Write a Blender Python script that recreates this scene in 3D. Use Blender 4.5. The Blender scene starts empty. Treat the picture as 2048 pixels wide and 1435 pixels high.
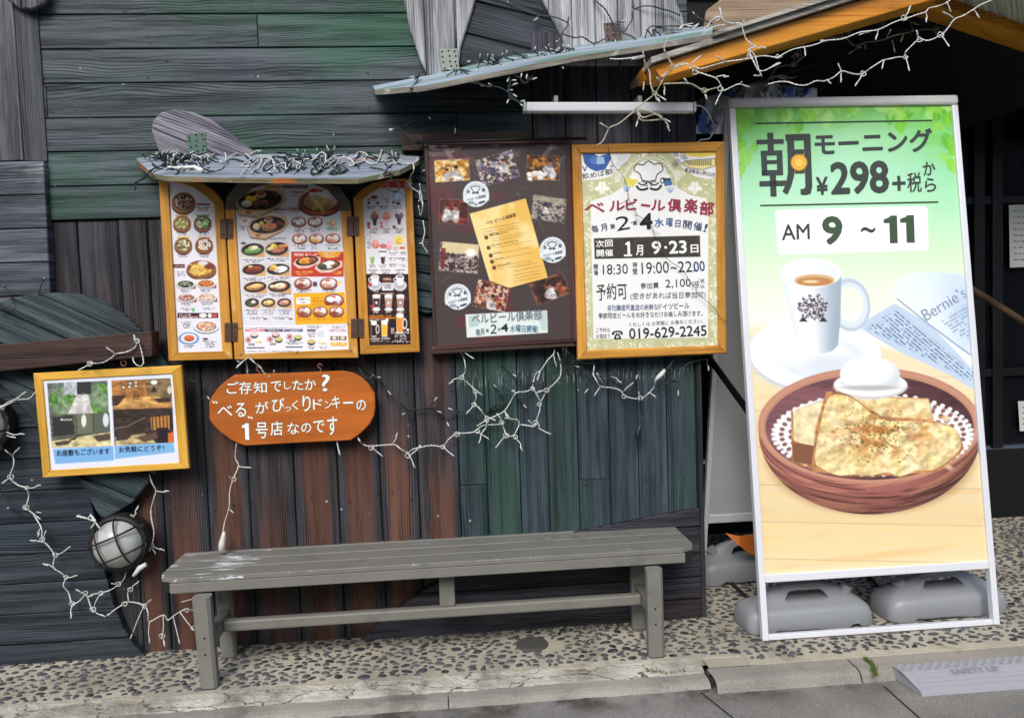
import bpy, math, random
import numpy as np
from mathutils import Vector, Matrix

random.seed(7); rng = np.random.default_rng(7)
SC = bpy.context.scene
COL = SC.collection
rad = math.radians

# ------------------------------------------------------------------ camera
EYE = np.array([0.0, 0.0, 1.4]); FPX = 1600.0
_p, _y, _r = rad(-3.2), rad(4.6), rad(2.0)
CF = np.array([math.sin(_y)*math.cos(_p), math.cos(_y)*math.cos(_p), math.sin(_p)])
_R = np.array([math.cos(_y), -math.sin(_y), 0.0]); _U = np.cross(_R, CF)
CR = _R*math.cos(_r) - _U*math.sin(_r); CU = _U*math.cos(_r) + _R*math.sin(_r)
cam = bpy.data.cameras.new('camera'); cam.sensor_width = 36; cam.sensor_fit = 'HORIZONTAL'
cam.lens = FPX/2048*36; cam.clip_start = 0.05; cam.clip_end = 500
camo = bpy.data.objects.new('camera', cam); COL.objects.link(camo)
M = Matrix.Identity(4)
for i in range(3):
    M[i][0] = CR[i]; M[i][1] = CU[i]; M[i][2] = -CF[i]; M[i][3] = EYE[i]
camo.matrix_world = M
SC.camera = camo

# ------------------------------------------------------------------ light: bright overcast day
SUN_EL, SUN_AZ = rad(40), rad(196)
w = bpy.data.worlds.new('World'); SC.world = w; w.use_nodes = True
nt = w.node_tree; nt.nodes.clear()
sky = nt.nodes.new('ShaderNodeTexSky'); sky.sky_type = 'NISHITA'; sky.sun_disc = False
sky.sun_elevation = SUN_EL; sky.sun_rotation = SUN_AZ
sky.air_density = 1.0; sky.dust_density = 2.0; sky.ozone_density = 0.6
bg = nt.nodes.new('ShaderNodeBackground'); bg.inputs[1].default_value = 0.12
wo = nt.nodes.new('ShaderNodeOutputWorld')
nt.links.new(sky.outputs[0], bg.inputs[0]); nt.links.new(bg.outputs[0], wo.inputs[0])
sl = bpy.data.lights.new('sun', 'SUN'); sl.energy = 1.5; sl.angle = rad(28); sl.color = (1.0, 0.985, 0.965)
so = bpy.data.objects.new('sun', sl); COL.objects.link(so)
# direction towards the sun (blender sky: rotation 0 = +Y, clockwise seen from above)
sd = Vector((math.sin(SUN_AZ)*math.cos(SUN_EL), math.cos(SUN_AZ)*math.cos(SUN_EL), math.sin(SUN_EL)))
so.rotation_euler = sd.to_track_quat('Z', 'Y').to_euler(); so.location = (0, -5, 8)
SC.view_settings.view_transform = 'Standard'; SC.view_settings.look = 'None'
SC.view_settings.exposure = 0.74; SC.view_settings.gamma = 1.0
SC.cycles.max_bounces = 6; SC.cycles.use_denoising = True

# ------------------------------------------------------------------ helpers: pixels of the photograph to points on real planes
def ray(px, py): return CF*FPX + CR*(px-1024.0) + CU*(717.5-py)
def P(px, py, y): r = ray(px, py); return EYE + r*(y/r[1])
def G(px, py, z=0.0): r = ray(px, py); return EYE + r*((z-EYE[2])/r[2])
def PXx(px, py, X): r = ray(px, py); return EYE + r*(X/r[0])

class Plane:
    def __init__(s, o, n): s.o = np.array(o, float); n = np.array(n, float); s.n = n/np.linalg.norm(n)
    def at(s, pts, off=0.0):
        pts = np.asarray(pts, float)
        r = CF*FPX + CR*(pts[..., 0:1]-1024.0) + CU*(717.5-pts[..., 1:2])
        t = ((s.o + s.n*off - EYE) @ s.n)/(r @ s.n)
        return EYE + r*t[..., None]
def VP(y): return Plane((0, y, 0), (0, -1, 0))

def lin(c):
    c = np.asarray(c, float)/255.0
    return np.where(c <= 0.04045, c/12.92, ((np.clip(c, 0, None)+0.055)/1.055)**2.4)
def C4(r, g, b, k=1.0): l = lin((r, g, b))*k; return (l[0], l[1], l[2], 1.0)

# ------------------------------------------------------------------ objects
ORG = {}
def tag(o, label=None, cat=None, group=None, kind=None):
    if label: o['label'] = label
    if cat: o['category'] = cat
    if group: o['group'] = group
    if kind: o['kind'] = kind
    return o
def thing(name, label, cat, loc, group=None):
    o = bpy.data.objects.new(name, None); COL.objects.link(o); o.location = tuple(loc); o.empty_display_size = 0.1
    ORG[o.name] = np.array(loc, float)
    return tag(o, label, cat, group)
def add(name, V, F, mat, parent=None, smooth=False, loc=None, wuv=None, col=None, bevel=0, sub=0, label=None):
    V = np.asarray(V, float).reshape(-1, 3)
    if parent is not None: org = ORG[parent.name]
    else: org = np.array(loc if loc is not None else (V.mean(0)[0], V.mean(0)[1], V[:, 2].min()), float)
    me = bpy.data.meshes.new(name)
    if isinstance(F, np.ndarray) and F.ndim == 2:
        n, k = F.shape
        me.vertices.add(len(V)); me.vertices.foreach_set('co', (V-org).astype(np.float32).ravel())
        me.loops.add(n*k); me.loops.foreach_set('vertex_index', F.astype(np.int32).ravel())
        me.polygons.add(n); me.polygons.foreach_set('loop_start', np.arange(0, n*k, k, dtype=np.int32))
        me.update(calc_edges=True)
    else:
        me.from_pydata((V-org).tolist(), [], [list(f) for f in F])
    me.validate()
    if wuv is not None:
        a = me.attributes.new('wuv', 'FLOAT_VECTOR', 'POINT'); W = np.asarray(wuv, np.float32)
        a.data.foreach_set('vector', W[:, :3].ravel().astype(np.float32))
        if W.shape[1] > 3:
            b = me.attributes.new('pn', 'FLOAT', 'POINT'); b.data.foreach_set('value', W[:, 3].astype(np.float32).copy())
    if col is not None:
        a = me.attributes.new('Col', 'FLOAT_COLOR', 'POINT')
        c = np.ones((len(V), 4), np.float32); c[:, :3] = col; a.data.foreach_set('color', c.ravel())
    if smooth: me.polygons.foreach_set('use_smooth', np.ones(len(me.polygons), bool))
    me.materials.append(mat)
    o = bpy.data.objects.new(name, me); COL.objects.link(o)
    ORG[o.name] = org
    if parent is not None: o.parent = parent
    else: o.location = tuple(org)
    if bevel:
        b = o.modifiers.new('bevel', 'BEVEL'); b.width = bevel; b.segments = 2; b.limit_method = 'ANGLE'; b.angle_limit = rad(40)
        b.harden_normals = False
    if sub:
        b = o.modifiers.new('subdivision', 'SUBSURF'); b.levels = sub; b.render_levels = sub
    if label: o['label'] = label
    return o

class MB:
    def __init__(s): s.V = []; s.F = []; s.W = []
    def put(s, V, F, W=None):
        n = len(s.V); V = [tuple(v) for v in V]
        s.V += V; s.F += [tuple(i+n for i in f) for f in F]
        if W is None:
            A = np.array(V); d = A.max(0)-A.min(0); k = int(np.argmax(d)); r = random.random()
            o = [i for i in range(3) if i != k]
            W = [(a[k], a[o[0]]+a[o[1]], r) for a in A]
        s.W += [tuple(q) for q in W]
        return s
    def box(s, a, b):
        a, b = np.minimum(a, b), np.maximum(a, b)
        V = [(x, y, z) for x in (a[0], b[0]) for y in (a[1], b[1]) for z in (a[2], b[2])]
        return s.put(V, [(0, 1, 3, 2), (4, 6, 7, 5), (0, 4, 5, 1), (2, 3, 7, 6), (0, 2, 6, 4), (1, 5, 7, 3)])
    def hexa(s, f4, b4):      # front quad, back quad
        return s.put(list(f4)+list(b4), [(0, 1, 2, 3), (7, 6, 5, 4), (0, 4, 5, 1), (1, 5, 6, 2), (2, 6, 7, 3), (3, 7, 4, 0)])
    def prism(s, pts, d, W=None):
        pts = np.asarray(pts, float); n = len(pts); d = np.asarray(d, float)
        F = [tuple(range(n)), tuple(range(2*n-1, n-1, -1))]+[(i, n+i, n+(i+1) % n, (i+1) % n) for i in range(n)]
        return s.put(np.vstack([pts, pts+d]), F, None if W is None else list(W)+list(W))
    def bar(s, p, q, wd, ht, up=(0, 0, 1)):
        p = np.array(p, float); q = np.array(q, float); t = q-p; t /= np.linalg.norm(t)
        a = np.cross(t, up); a /= np.linalg.norm(a); b = np.cross(a, t)
        c = [a*sx*wd/2+b*sz*ht/2 for sx, sz in ((-1, -1), (1, -1), (1, 1), (-1, 1))]
        return s.hexa([p+k for k in c], [q+k for k in c])
    def tube(s, pts, r, n=6, cap=True):
        pts = [np.array(p, float) for p in pts]; m = len(pts); V = []; up = np.array([0.13, 0.9, 0.31])
        rs = r if hasattr(r, '__len__') else [r]*m
        L = 0; W = []
        rr = random.random()
        for i, p in enumerate(pts):
            t = pts[min(i+1, m-1)]-pts[max(i-1, 0)]; t = t/(np.linalg.norm(t)+1e-9)
            a = up-t*(up@t); a /= np.linalg.norm(a)+1e-9; b = np.cross(t, a); up = a
            if i: L += np.linalg.norm(p-pts[i-1])
            for k in range(n):
                th = 2*math.pi*k/n; V.append(p+(a*math.cos(th)+b*math.sin(th))*rs[i]); W.append((L, k/n*.02, rr))
        F = [(i*n+k, i*n+(k+1) % n, (i+1)*n+(k+1) % n, (i+1)*n+k) for i in range(m-1) for k in range(n)]
        if cap: F += [tuple(range(n-1, -1, -1)), tuple((m-1)*n+k for k in range(n))]
        return s.put(V, F, W)
    def rings(s, R, close=True, cap0=True, cap1=True):
        n = len(R[0]); V = [v for r in R for v in r]; m = len(R)
        F = [(i*n+k, i*n+(k+1) % n, (i+1)*n+(k+1) % n, (i+1)*n+k) for i in range(m-1) for k in range(n)]
        if cap0: F.append(tuple(range(n-1, -1, -1)))
        if cap1: F.append(tuple((m-1)*n+k for k in range(n)))
        return s.put(V, F)
    def build(s, name, mat, parent=None, **k):
        return add(name, s.V, s.F, mat, parent, wuv=s.W, **k)

def smoothpath(pts, step=0.012, jit=0.0):
    pts = [np.array(p, float) for p in pts]
    if len(pts) < 3: A = [pts[0]]+pts+[pts[-1]]
    else: A = [2*pts[0]-pts[1]]+pts+[2*pts[-1]-pts[-2]]
    out = []
    for i in range(1, len(A)-2):
        p0, p1, p2, p3 = A[i-1:i+3]; n = max(2, int(np.linalg.norm(p2-p1)/step))
        for k in range(n):
            t = k/n
            out.append(0.5*((2*p1)+(p2-p0)*t+(2*p0-5*p1+4*p2-p3)*t*t+(3*p1-p0-3*p2+p3)*t**3))
    out.append(pts[-1])
    if jit: out = [p+rng.normal(0, jit, 3) for p in out]
    return out

# ------------------------------------------------------------------ materials
class NT:
    def __init__(s, name):
        s.m = bpy.data.materials.new(name); s.m.use_nodes = True; s.t = s.m.node_tree
        s.t.nodes.clear(); s.out = s.t.nodes.new('ShaderNodeOutputMaterial')
        s.b = s.t.nodes.new('ShaderNodeBsdfPrincipled'); s.t.links.new(s.b.outputs[0], s.out.inputs[0])
    def set(s, i, v):
        if hasattr(v, 'is_output') or isinstance(v, bpy.types.NodeSocket): s.t.links.new(v, i)
        elif v is not None: i.default_value = v
    def n(s, typ, **k):
        nd = s.t.nodes.new(typ)
        for a, b in k.items(): setattr(nd, a, b)
        return nd
    def math(s, op, a, b=None, c=None):
        nd = s.n('ShaderNodeMath', operation=op); s.set(nd.inputs[0], a)
        if b is not None: s.set(nd.inputs[1], b)
        if c is not None: s.set(nd.inputs[2], c)
        return nd.outputs[0]
    def mix(s, f, a, b, mode='MIX'):
        nd = s.n('ShaderNodeMix', data_type='RGBA', blend_type=mode); s.set(nd.inputs[0], f)
        s.set(nd.inputs[6], a); s.set(nd.inputs[7], b); return nd.outputs[2]
    def comb(s, x, y, z):
        nd = s.n('ShaderNodeCombineXYZ'); s.set(nd.inputs[0], x); s.set(nd.inputs[1], y); s.set(nd.inputs[2], z); return nd.outputs[0]
    def noise(s, v, sc=1.0, det=3.0, ro=0.55, dist=0.0):
        nd = s.n('ShaderNodeTexNoise'); s.set(nd.inputs['Vector'], v); nd.inputs['Scale'].default_value = sc
        nd.inputs['Detail'].default_value = det; nd.inputs['Roughness'].default_value = ro; nd.inputs['Distortion'].default_value = dist
        return nd.outputs[0]
    def vor(s, v, sc, feat='F1', rnd=1.0):
        nd = s.n('ShaderNodeTexVoronoi', feature=feat); s.set(nd.inputs['Vector'], v); nd.inputs['Scale'].default_value = sc
        nd.inputs['Randomness'].default_value = rnd; return nd.outputs['Distance']
    def ss(s, x, lo, hi):
        nd = s.n('ShaderNodeMapRange', interpolation_type='SMOOTHSTEP'); s.set(nd.inputs[0], x)
        nd.inputs[1].default_value = lo; nd.inputs[2].default_value = hi; return nd.outputs[0]
    def obj(s): return s.n('ShaderNodeTexCoord').outputs['Object']
    def pos(s): return s.n('ShaderNodeNewGeometry').outputs['Position']
    def attr(s, a): return s.n('ShaderNodeAttribute', attribute_name=a)
    def sep(s, v):
        nd = s.n('ShaderNodeSeparateXYZ'); s.set(nd.inputs[0], v); return nd.outputs
    def bump(s, h, st=0.3, d=0.002):
        nd = s.n('ShaderNodeBump'); s.set(nd.inputs['Height'], h); nd.inputs['Strength'].default_value = st
        nd.inputs['Distance'].default_value = d; s.t.links.new(nd.outputs[0], s.b.inputs['Normal']); return nd.outputs[0]
    def p(s, **k):
        for a, v in k.items(): s.set(s.b.inputs[a.replace('_', ' ')], v)
        return s

def wood(name, dark, mid, light, patches=(), rough=0.6, bump=0.6, fv=1.0, lines=60.0, center=None, tone=0.35, speck=0.0, spec=0.22, wu=1.0, scuff=None, k=1.0, depth=0.003, lo=0.15):
    q = NT(name); u, v, r = q.sep(q.attr('wuv').outputs['Vector'])
    r50 = q.math('MULTIPLY', r, 53.0)
    vs = q.math('MULTIPLY', v, fv)
    wob = q.noise(q.comb(q.math('MULTIPLY', u, wu), q.math('MULTIPLY', vs, 4.5), r50), 1.0, 2.0, 0.45)
    fine = q.noise(q.comb(q.math('MULTIPLY', u, 3.0), q.math('MULTIPLY', vs, 30.0), r50), 1.0, 2.0, 0.5)
    ph = q.math('ADD', q.math('MULTIPLY', vs, q.math('MULTIPLY_ADD', q.math('FRACT', q.math('MULTIPLY', r, 7.31)), 330.0, 400.0)), q.math('ADD', q.math('MULTIPLY', wob, lines), q.math('MULTIPLY', fine, 5.0)))
    c = q.ss(q.math('SINE', ph), -1.0, -0.1)
    fade = q.ss(q.noise(q.comb(q.math('MULTIPLY', u, 1.2), q.math('MULTIPLY', vs, 9.0), q.math('ADD', r50, 7.0)), 1.0, 2.0), .42, .66)
    c = q.math('ADD', q.math('MULTIPLY', c, fade), q.math('SUBTRACT', 1.0, fade))
    fib = q.noise(q.comb(q.math('MULTIPLY', u, 9.0), q.math('MULTIPLY', vs, 260.0), r50), 1.0, 3.0, 0.6)
    fib2 = q.noise(q.comb(q.math('MULTIPLY', u, 1.4), q.math('MULTIPLY', vs, 34.0), r50), 1.0, 3.0, 0.6)
    g = q.math('ADD', q.math('MULTIPLY', c, 0.36), q.math('ADD', q.math('MULTIPLY', q.ss(fib, .3, .7), 0.22), q.math('MULTIPLY', q.ss(fib2, .3, .7), .42)))
    rp = q.n('ShaderNodeValToRGB'); q.set(rp.inputs[0], g); e = rp.color_ramp.elements
    e[0].position = lo; e[0].color = dark; e[1].position = 0.85; e[1].color = light
    x = e.new(0.5); x.color = mid
    col = rp.outputs[0]
    if center is not None:
        ccol, wd = center
        pn = q.attr('pn').outputs['Fac']
        off = q.math('MULTIPLY_ADD', q.noise(q.comb(q.math('MULTIPLY', u, 2.0), 0.0, r50), 1.0, 3.0, .6), .9, -.45)
        d = q.math('ABSOLUTE', q.math('ADD', pn, off))
        m = q.ss(q.math('ADD', d, q.math('MULTIPLY_ADD', c, -.22, .2)), wd+0.3, wd)
        gate = q.math('MULTIPLY_ADD', q.ss(q.noise(q.comb(q.math('MULTIPLY', u, 0.8), 3.0, r50), 1.0, 1.0), .34, .52), q.ss(u, 1.75, .8), 0.0)
        col = q.mix(q.math('MULTIPLY', m, q.math('MULTIPLY', gate, 0.9)), col, q.mix(q.ss(g, .1, .9), tuple(k*0.4 for k in ccol[:3])+(1,), tuple(k*1.2 for k in ccol[:3])+(1,)))
    for i, (pc, sc, lo_, hi_, am) in enumerate(patches):
        pm = q.ss(q.noise(q.comb(q.math('MULTIPLY_ADD', u, sc, 11.3*i), q.math('MULTIPLY', v, sc*2.3), q.math('MULTIPLY', r, .35+.1*i)), 1.0, 3.0, 0.6), lo_, hi_)
        pm = q.math('MULTIPLY', pm, am)
        sh = q.mix(q.ss(g, .1, .9), tuple(k*0.35 for k in pc[:3])+(1,), tuple(k*1.3 for k in pc[:3])+(1,))
        col = q.mix(pm, col, sh)
    wn = q.n('ShaderNodeTexWhiteNoise', noise_dimensions='1D'); q.set(wn.inputs['W'], r50)
    tv = q.math('MULTIPLY_ADD', wn.outputs[0], tone, 1.0-tone/2)
    tv = q.math('MULTIPLY', tv, q.math('MULTIPLY_ADD', q.noise(q.comb(q.math('MULTIPLY', u, 1.3), q.math('MULTIPLY', v, 5.0), r50), 1.0, 3.0, .6), 1.3*k, .35*k))
    col = q.mix(1.0, col, q.comb(tv, tv, tv), 'MULTIPLY')
    if scuff:
        zc, hw = scuff; sm = q.math('MULTIPLY', q.ss(q.math('ABSOLUTE', q.math('SUBTRACT', u, zc)), hw, hw*.3), q.ss(q.noise(q.comb(q.math('MULTIPLY', u, 14.0), q.math('MULTIPLY', v, 330.0), 0.0), 1.0, 2.0), .60, .66))
        col = q.mix(q.math('MULTIPLY', sm, .8), col, (.55, .57, .58, 1))
    if speck:
        vd = q.vor(q.pos(), 19.0); pick = q.ss(q.noise(q.pos(), 9.0, 1.0), .62, .66)
        col = q.mix(q.math('MULTIPLY', q.math('LESS_THAN', vd, 0.1), q.math('MULTIPLY', pick, speck)), col, (.6, .62, .62, 1))
    q.p(Base_Color=col, Roughness=q.math('MULTIPLY_ADD', g, -0.2, rough+0.1), Specular_IOR_Level=spec)
    q.bump(g, bump, depth)
    return q.m

def plain(name, c, rough=0.5, metal=0.0, nz=0.15, sc=40.0, bump=0.0, spec=0.5, coat=0.0):
    q = NT(name); n1 = q.noise(q.pos(), sc, 4.0, .6); n2 = q.noise(q.pos(), sc*0.12, 3.0)
    f = q.math('MULTIPLY_ADD', q.math('ADD', n1, n2), nz, 1.0-nz)
    q.p(Base_Color=q.mix(1.0, c, q.comb(f, f, f), 'MULTIPLY'), Roughness=q.math('MULTIPLY_ADD', n1, .2, rough-.1), Metallic=metal, Specular_IOR_Level=spec, Coat_Weight=coat)
    if bump: q.bump(n1, bump, 0.001)
    return q.m

def printmat(name, rough=0.45, coat=0.0, wrinkle=0.0, spec=0.35):
    q = NT(name); q.p(Base_Color=q.attr('Col').outputs['Color'], Roughness=rough, Specular_IOR_Level=spec, Coat_Weight=coat, Coat_Roughness=0.06)
    if wrinkle:
        h = q.noise(q.pos(), 6.0, 3.0, .5, 1.2)
        nd = q.n('ShaderNodeBump'); q.set(nd.inputs['Height'], h); nd.inputs['Strength'].default_value = wrinkle; nd.inputs['Distance'].default_value = .03
        q.t.links.new(nd.outputs[0], q.b.inputs['Coat Normal'])
    return q.m

# ------------------------------------------------------------------ value noise
def vnoise(x, y, seed=0):
    xi, yi = np.floor(x).astype(np.int64), np.floor(y).astype(np.int64); fx, fy = x-xi, y-yi
    fx = fx*fx*(3-2*fx); fy = fy*fy*(3-2*fy)
    def h(a, b):
        n = (a*374761393+b*668265263+seed*974634777) & 0x7fffffff
        n = ((n ^ (n >> 13))*1274126177) & 0x7fffffff
        return ((n ^ (n >> 16)) & 0xffff)/65535.0
    return (h(xi, yi)*(1-fx)+h(xi+1, yi)*fx)*(1-fy)+(h(xi, yi+1)*(1-fx)+h(xi+1, yi+1)*fx)*fy
def fbm(x, y, seed=0, o=4):
    s = 0; a = .5
    for i in range(o): s = s+a*vnoise(x*2**i, y*2**i, seed+i*17); a *= .5
    return s/(1-.5**o)

# ------------------------------------------------------------------ planks
def clip(poly, n, d):          # keep n.p <= d
    out = []
    for i in range(len(poly)):
        a, b = poly[i], poly[(i+1) % len(poly)]
        da, db = a[0]*n[0]+a[1]*n[1]-d, b[0]*n[0]+b[1]*n[1]-d
        if da <= 0: out.append(a)
        if (da < 0 < db) or (db < 0 < da):
            t = da/(da-db); out.append((a[0]+(b[0]-a[0])*t, a[1]+(b[1]-a[1])*t))
    return out
def inset(poly, e):
    n = len(poly); A = 0
    for i in range(n): A += poly[i][0]*poly[(i+1) % n][1]-poly[(i+1) % n][0]*poly[i][1]
    s = 1 if A > 0 else -1; out = []
    for i in range(n):
        a, b, c = map(np.array, (poly[i-1], poly[i], poly[(i+1) % n]))
        u = b-a; v = c-b
        u = u/(np.linalg.norm(u)+1e-9); v = v/(np.linalg.norm(v)+1e-9)
        nu = np.array((-u[1], u[0]))*s; nv = np.array((-v[1], v[0]))*s
        k = nu+nv; k = k/max(0.5, (1+nu@nv)) if (1+nu@nv) > .05 else nu
        out.append(tuple(b+k*e))
    return out
def dedupe(p, eps=1e-4):
    out = []
    for q in p:
        if not out or math.hypot(q[0]-out[-1][0], q[1]-out[-1][1]) > eps: out.append(q)
    if len(out) > 2 and math.hypot(out[0][0]-out[-1][0], out[0][1]-out[-1][1]) < eps: out.pop()
    return out
def planks(name, region, ang, seams, y, th, mat, parent=None, gap=0.004, ch=0.003, jit=0.003, butts=(), label=None, loc=None):
    """boards of one panel: region is an XZ outline, seams are distances across the boards"""
    ca, sa = math.cos(ang), math.sin(ang)
    loc2 = [(p[0]*ca+p[1]*sa, -p[0]*sa+p[1]*ca) for p in region]
    V = []; F = []; W = []
    for k in range(len(seams)-1):
        b0, b1 = seams[k], seams[k+1]
        q = clip(clip(loc2, (0, -1), -(b0+gap/2)), (0, 1), b1-gap/2)
        if len(q) < 3: continue
        cuts = [-99]+sorted(c for (kk, c) in butts if kk == k)+[99]
        for c0, c1 in zip(cuts[:-1], cuts[1:]):
            q2 = dedupe(clip(clip(q, (-1, 0), -(c0+.001)), (1, 0), c1-.001))
            if len(q2) < 3: continue
            ar = 0
            for i in range(len(q2)): ar += q2[i][0]*q2[(i+1) % len(q2)][1]-q2[(i+1) % len(q2)][0]*q2[i][1]
            if abs(ar) < 4e-4: continue
            if ar < 0: q2 = q2[::-1]
            yy = y+random.uniform(-jit, jit); r = random.random(); n = len(q2); base = len(V)
            inn = inset(q2, ch)
            tx, tz = random.uniform(-.002, .002), random.uniform(-.002, .002)
            for (P2, yo) in ((inn, yy), (q2, yy+ch), (q2, yy+th)):
                for (a, b) in P2:
                    X, Z = a*ca-b*sa, a*sa+b*ca
                    V.append((X, yo, Z)); W.append((a, b, r, (b-(b0+b1)/2)/((b1-b0)/2)))
            F.append(tuple(base+i for i in range(n)))
            for l in (0, 1):
                F += [(base+l*n+i, base+(l+1)*n+i, base+(l+1)*n+(i+1) % n, base+l*n+(i+1) % n) for i in range(n)]
    return add(name, V, F, mat, parent, wuv=W, label=label, loc=loc)
def XZ(pts, y): return [(p[0], p[2]) for p in (P(a, b, y) for a, b in pts)]

# ------------------------------------------------------------------ ground
def concrete(name, c1, c2, sc=1.0, agg=0.5, stain=(.02, .02, .018, 1), st=0.5, rough=.85, bump=.6):
    q = NT(name); ps = q.pos()
    n1 = q.noise(ps, 2.2*sc, 4.0, .6); n2 = q.noise(ps, 210*sc, 3.0, .7); n3 = q.noise(ps, 38*sc, 3.0, .6)
    col = q.mix(q.ss(n1, .3, .7), c1, c2)
    vo = q.vor(ps, 260*sc)
    dk = q.math('MULTIPLY', q.ss(n2, .56, .68), agg); lt = q.math('MULTIPLY', q.ss(n2, .42, .32), agg)
    col = q.mix(dk, col, (.03, .03, .03, 1)); col = q.mix(lt, col, (.5, .48, .42, 1))
    col = q.mix(q.math('MULTIPLY', q.ss(q.noise(ps, 4.5, 5.0, .68), .53, .7), st), col, stain)
    q.p(Base_Color=col, Roughness=rough, Specular_IOR_Level=.3)
    q.bump(q.math('ADD', n2, q.math('MULTIPLY', n3, .8)), bump, .004)
    return q.m
m_mortar = concrete('pebble_mortar', C4(192, 184, 164), C4(158, 151, 134), 1.0, .45, C4(96, 92, 66), .45, .85, .8)
m_lime = concrete('lime_mortar', C4(206, 202, 188), C4(150, 144, 130), 2.2, .35, C4(92, 90, 72), .6, .9, 1.0)
def cracks(m, sc, w_, col):
    t = m.node_tree; bs = next(n for n in t.nodes if n.type == 'BSDF_PRINCIPLED'); l = bs.inputs['Base Color'].links[0].from_socket
    g = t.nodes.new('ShaderNodeNewGeometry'); mp_ = t.nodes.new('ShaderNodeMapping'); mp_.inputs['Scale'].default_value = (1.0, 3.2, 3.0); t.links.new(g.outputs['Position'], mp_.inputs[0])
    nz_ = t.nodes.new('ShaderNodeTexNoise'); nz_.inputs['Scale'].default_value = 9; nz_.inputs['Detail'].default_value = 5; t.links.new(mp_.outputs[0], nz_.inputs['Vector'])
    ad = t.nodes.new('ShaderNodeMix'); ad.data_type = 'VECTOR'; ad.inputs[0].default_value = .12; t.links.new(mp_.outputs[0], ad.inputs[4]); t.links.new(nz_.outputs['Color'], ad.inputs[5])
    v = t.nodes.new('ShaderNodeTexVoronoi'); v.feature = 'DISTANCE_TO_EDGE'; v.inputs['Scale'].default_value = sc; t.links.new(ad.outputs[1], v.inputs['Vector'])
    r_ = t.nodes.new('ShaderNodeMapRange'); r_.inputs[1].default_value = w_*.3; r_.inputs[2].default_value = w_; t.links.new(v.outputs['Distance'], r_.inputs[0])
    mx = t.nodes.new('ShaderNodeMix'); mx.data_type = 'RGBA'; t.links.new(r_.outputs[0], mx.inputs[0]); mx.inputs[6].default_value = col; t.links.new(l, mx.inputs[7]); t.links.new(mx.outputs[2], bs.inputs['Base Color'])
cracks(m_lime, 4.5, .02, C4(70, 66, 54))
m_kerb = concrete('kerb_concrete', C4(158, 153, 142), C4(132, 128, 120), 1.0, .65, C4(70, 66, 58), .5)
m_gut = concrete('gutter_concrete', C4(138, 135, 130), C4(116, 114, 110), 1.0, .75, C4(92, 89, 84), .22, .75)
def damp(m):
    """old damp and moss stains in the channel along the kerb"""
    t = m.node_tree; bs = next(n for n in t.nodes if n.type == 'BSDF_PRINCIPLED'); l = bs.inputs['Base Color'].links[0].from_socket
    g = t.nodes.new('ShaderNodeNewGeometry'); s_ = t.nodes.new('ShaderNodeSeparateXYZ'); t.links.new(g.outputs['Position'], s_.inputs[0])
    r_ = t.nodes.new('ShaderNodeMapRange'); r_.interpolation_type = 'SMOOTHSTEP'; r_.inputs[1].default_value = 2.73; r_.inputs[2].default_value = 2.87; t.links.new(s_.outputs[1], r_.inputs[0])
    n_ = t.nodes.new('ShaderNodeTexNoise'); n_.inputs['Scale'].default_value = 5.0; n_.inputs['Detail'].default_value = 9; n_.inputs['Roughness'].default_value = .65; t.links.new(g.outputs['Position'], n_.inputs['Vector'])
    q_ = t.nodes.new('ShaderNodeMapRange'); q_.interpolation_type = 'SMOOTHSTEP'; q_.inputs[1].default_value = .38; q_.inputs[2].default_value = .62; t.links.new(n_.outputs[0], q_.inputs[0])
    m_ = t.nodes.new('ShaderNodeMath'); m_.operation = 'MULTIPLY'; t.links.new(r_.outputs[0], m_.inputs[0]); t.links.new(q_.outputs[0], m_.inputs[1])
    mx = t.nodes.new('ShaderNodeMix'); mx.data_type = 'RGBA'; t.links.new(m_.outputs[0], mx.inputs[0]); t.links.new(l, mx.inputs[6]); mx.inputs[7].default_value = C4(72, 69, 62); t.links.new(mx.outputs[2], bs.inputs['Base Color'])
damp(m_gut)
m_asph = concrete('asphalt', C4(72, 72, 74), C4(60, 60, 62), 1.0, .5, C4(40, 40, 40), .4)
XJ = 0.955        # where the two kerbs meet

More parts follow.
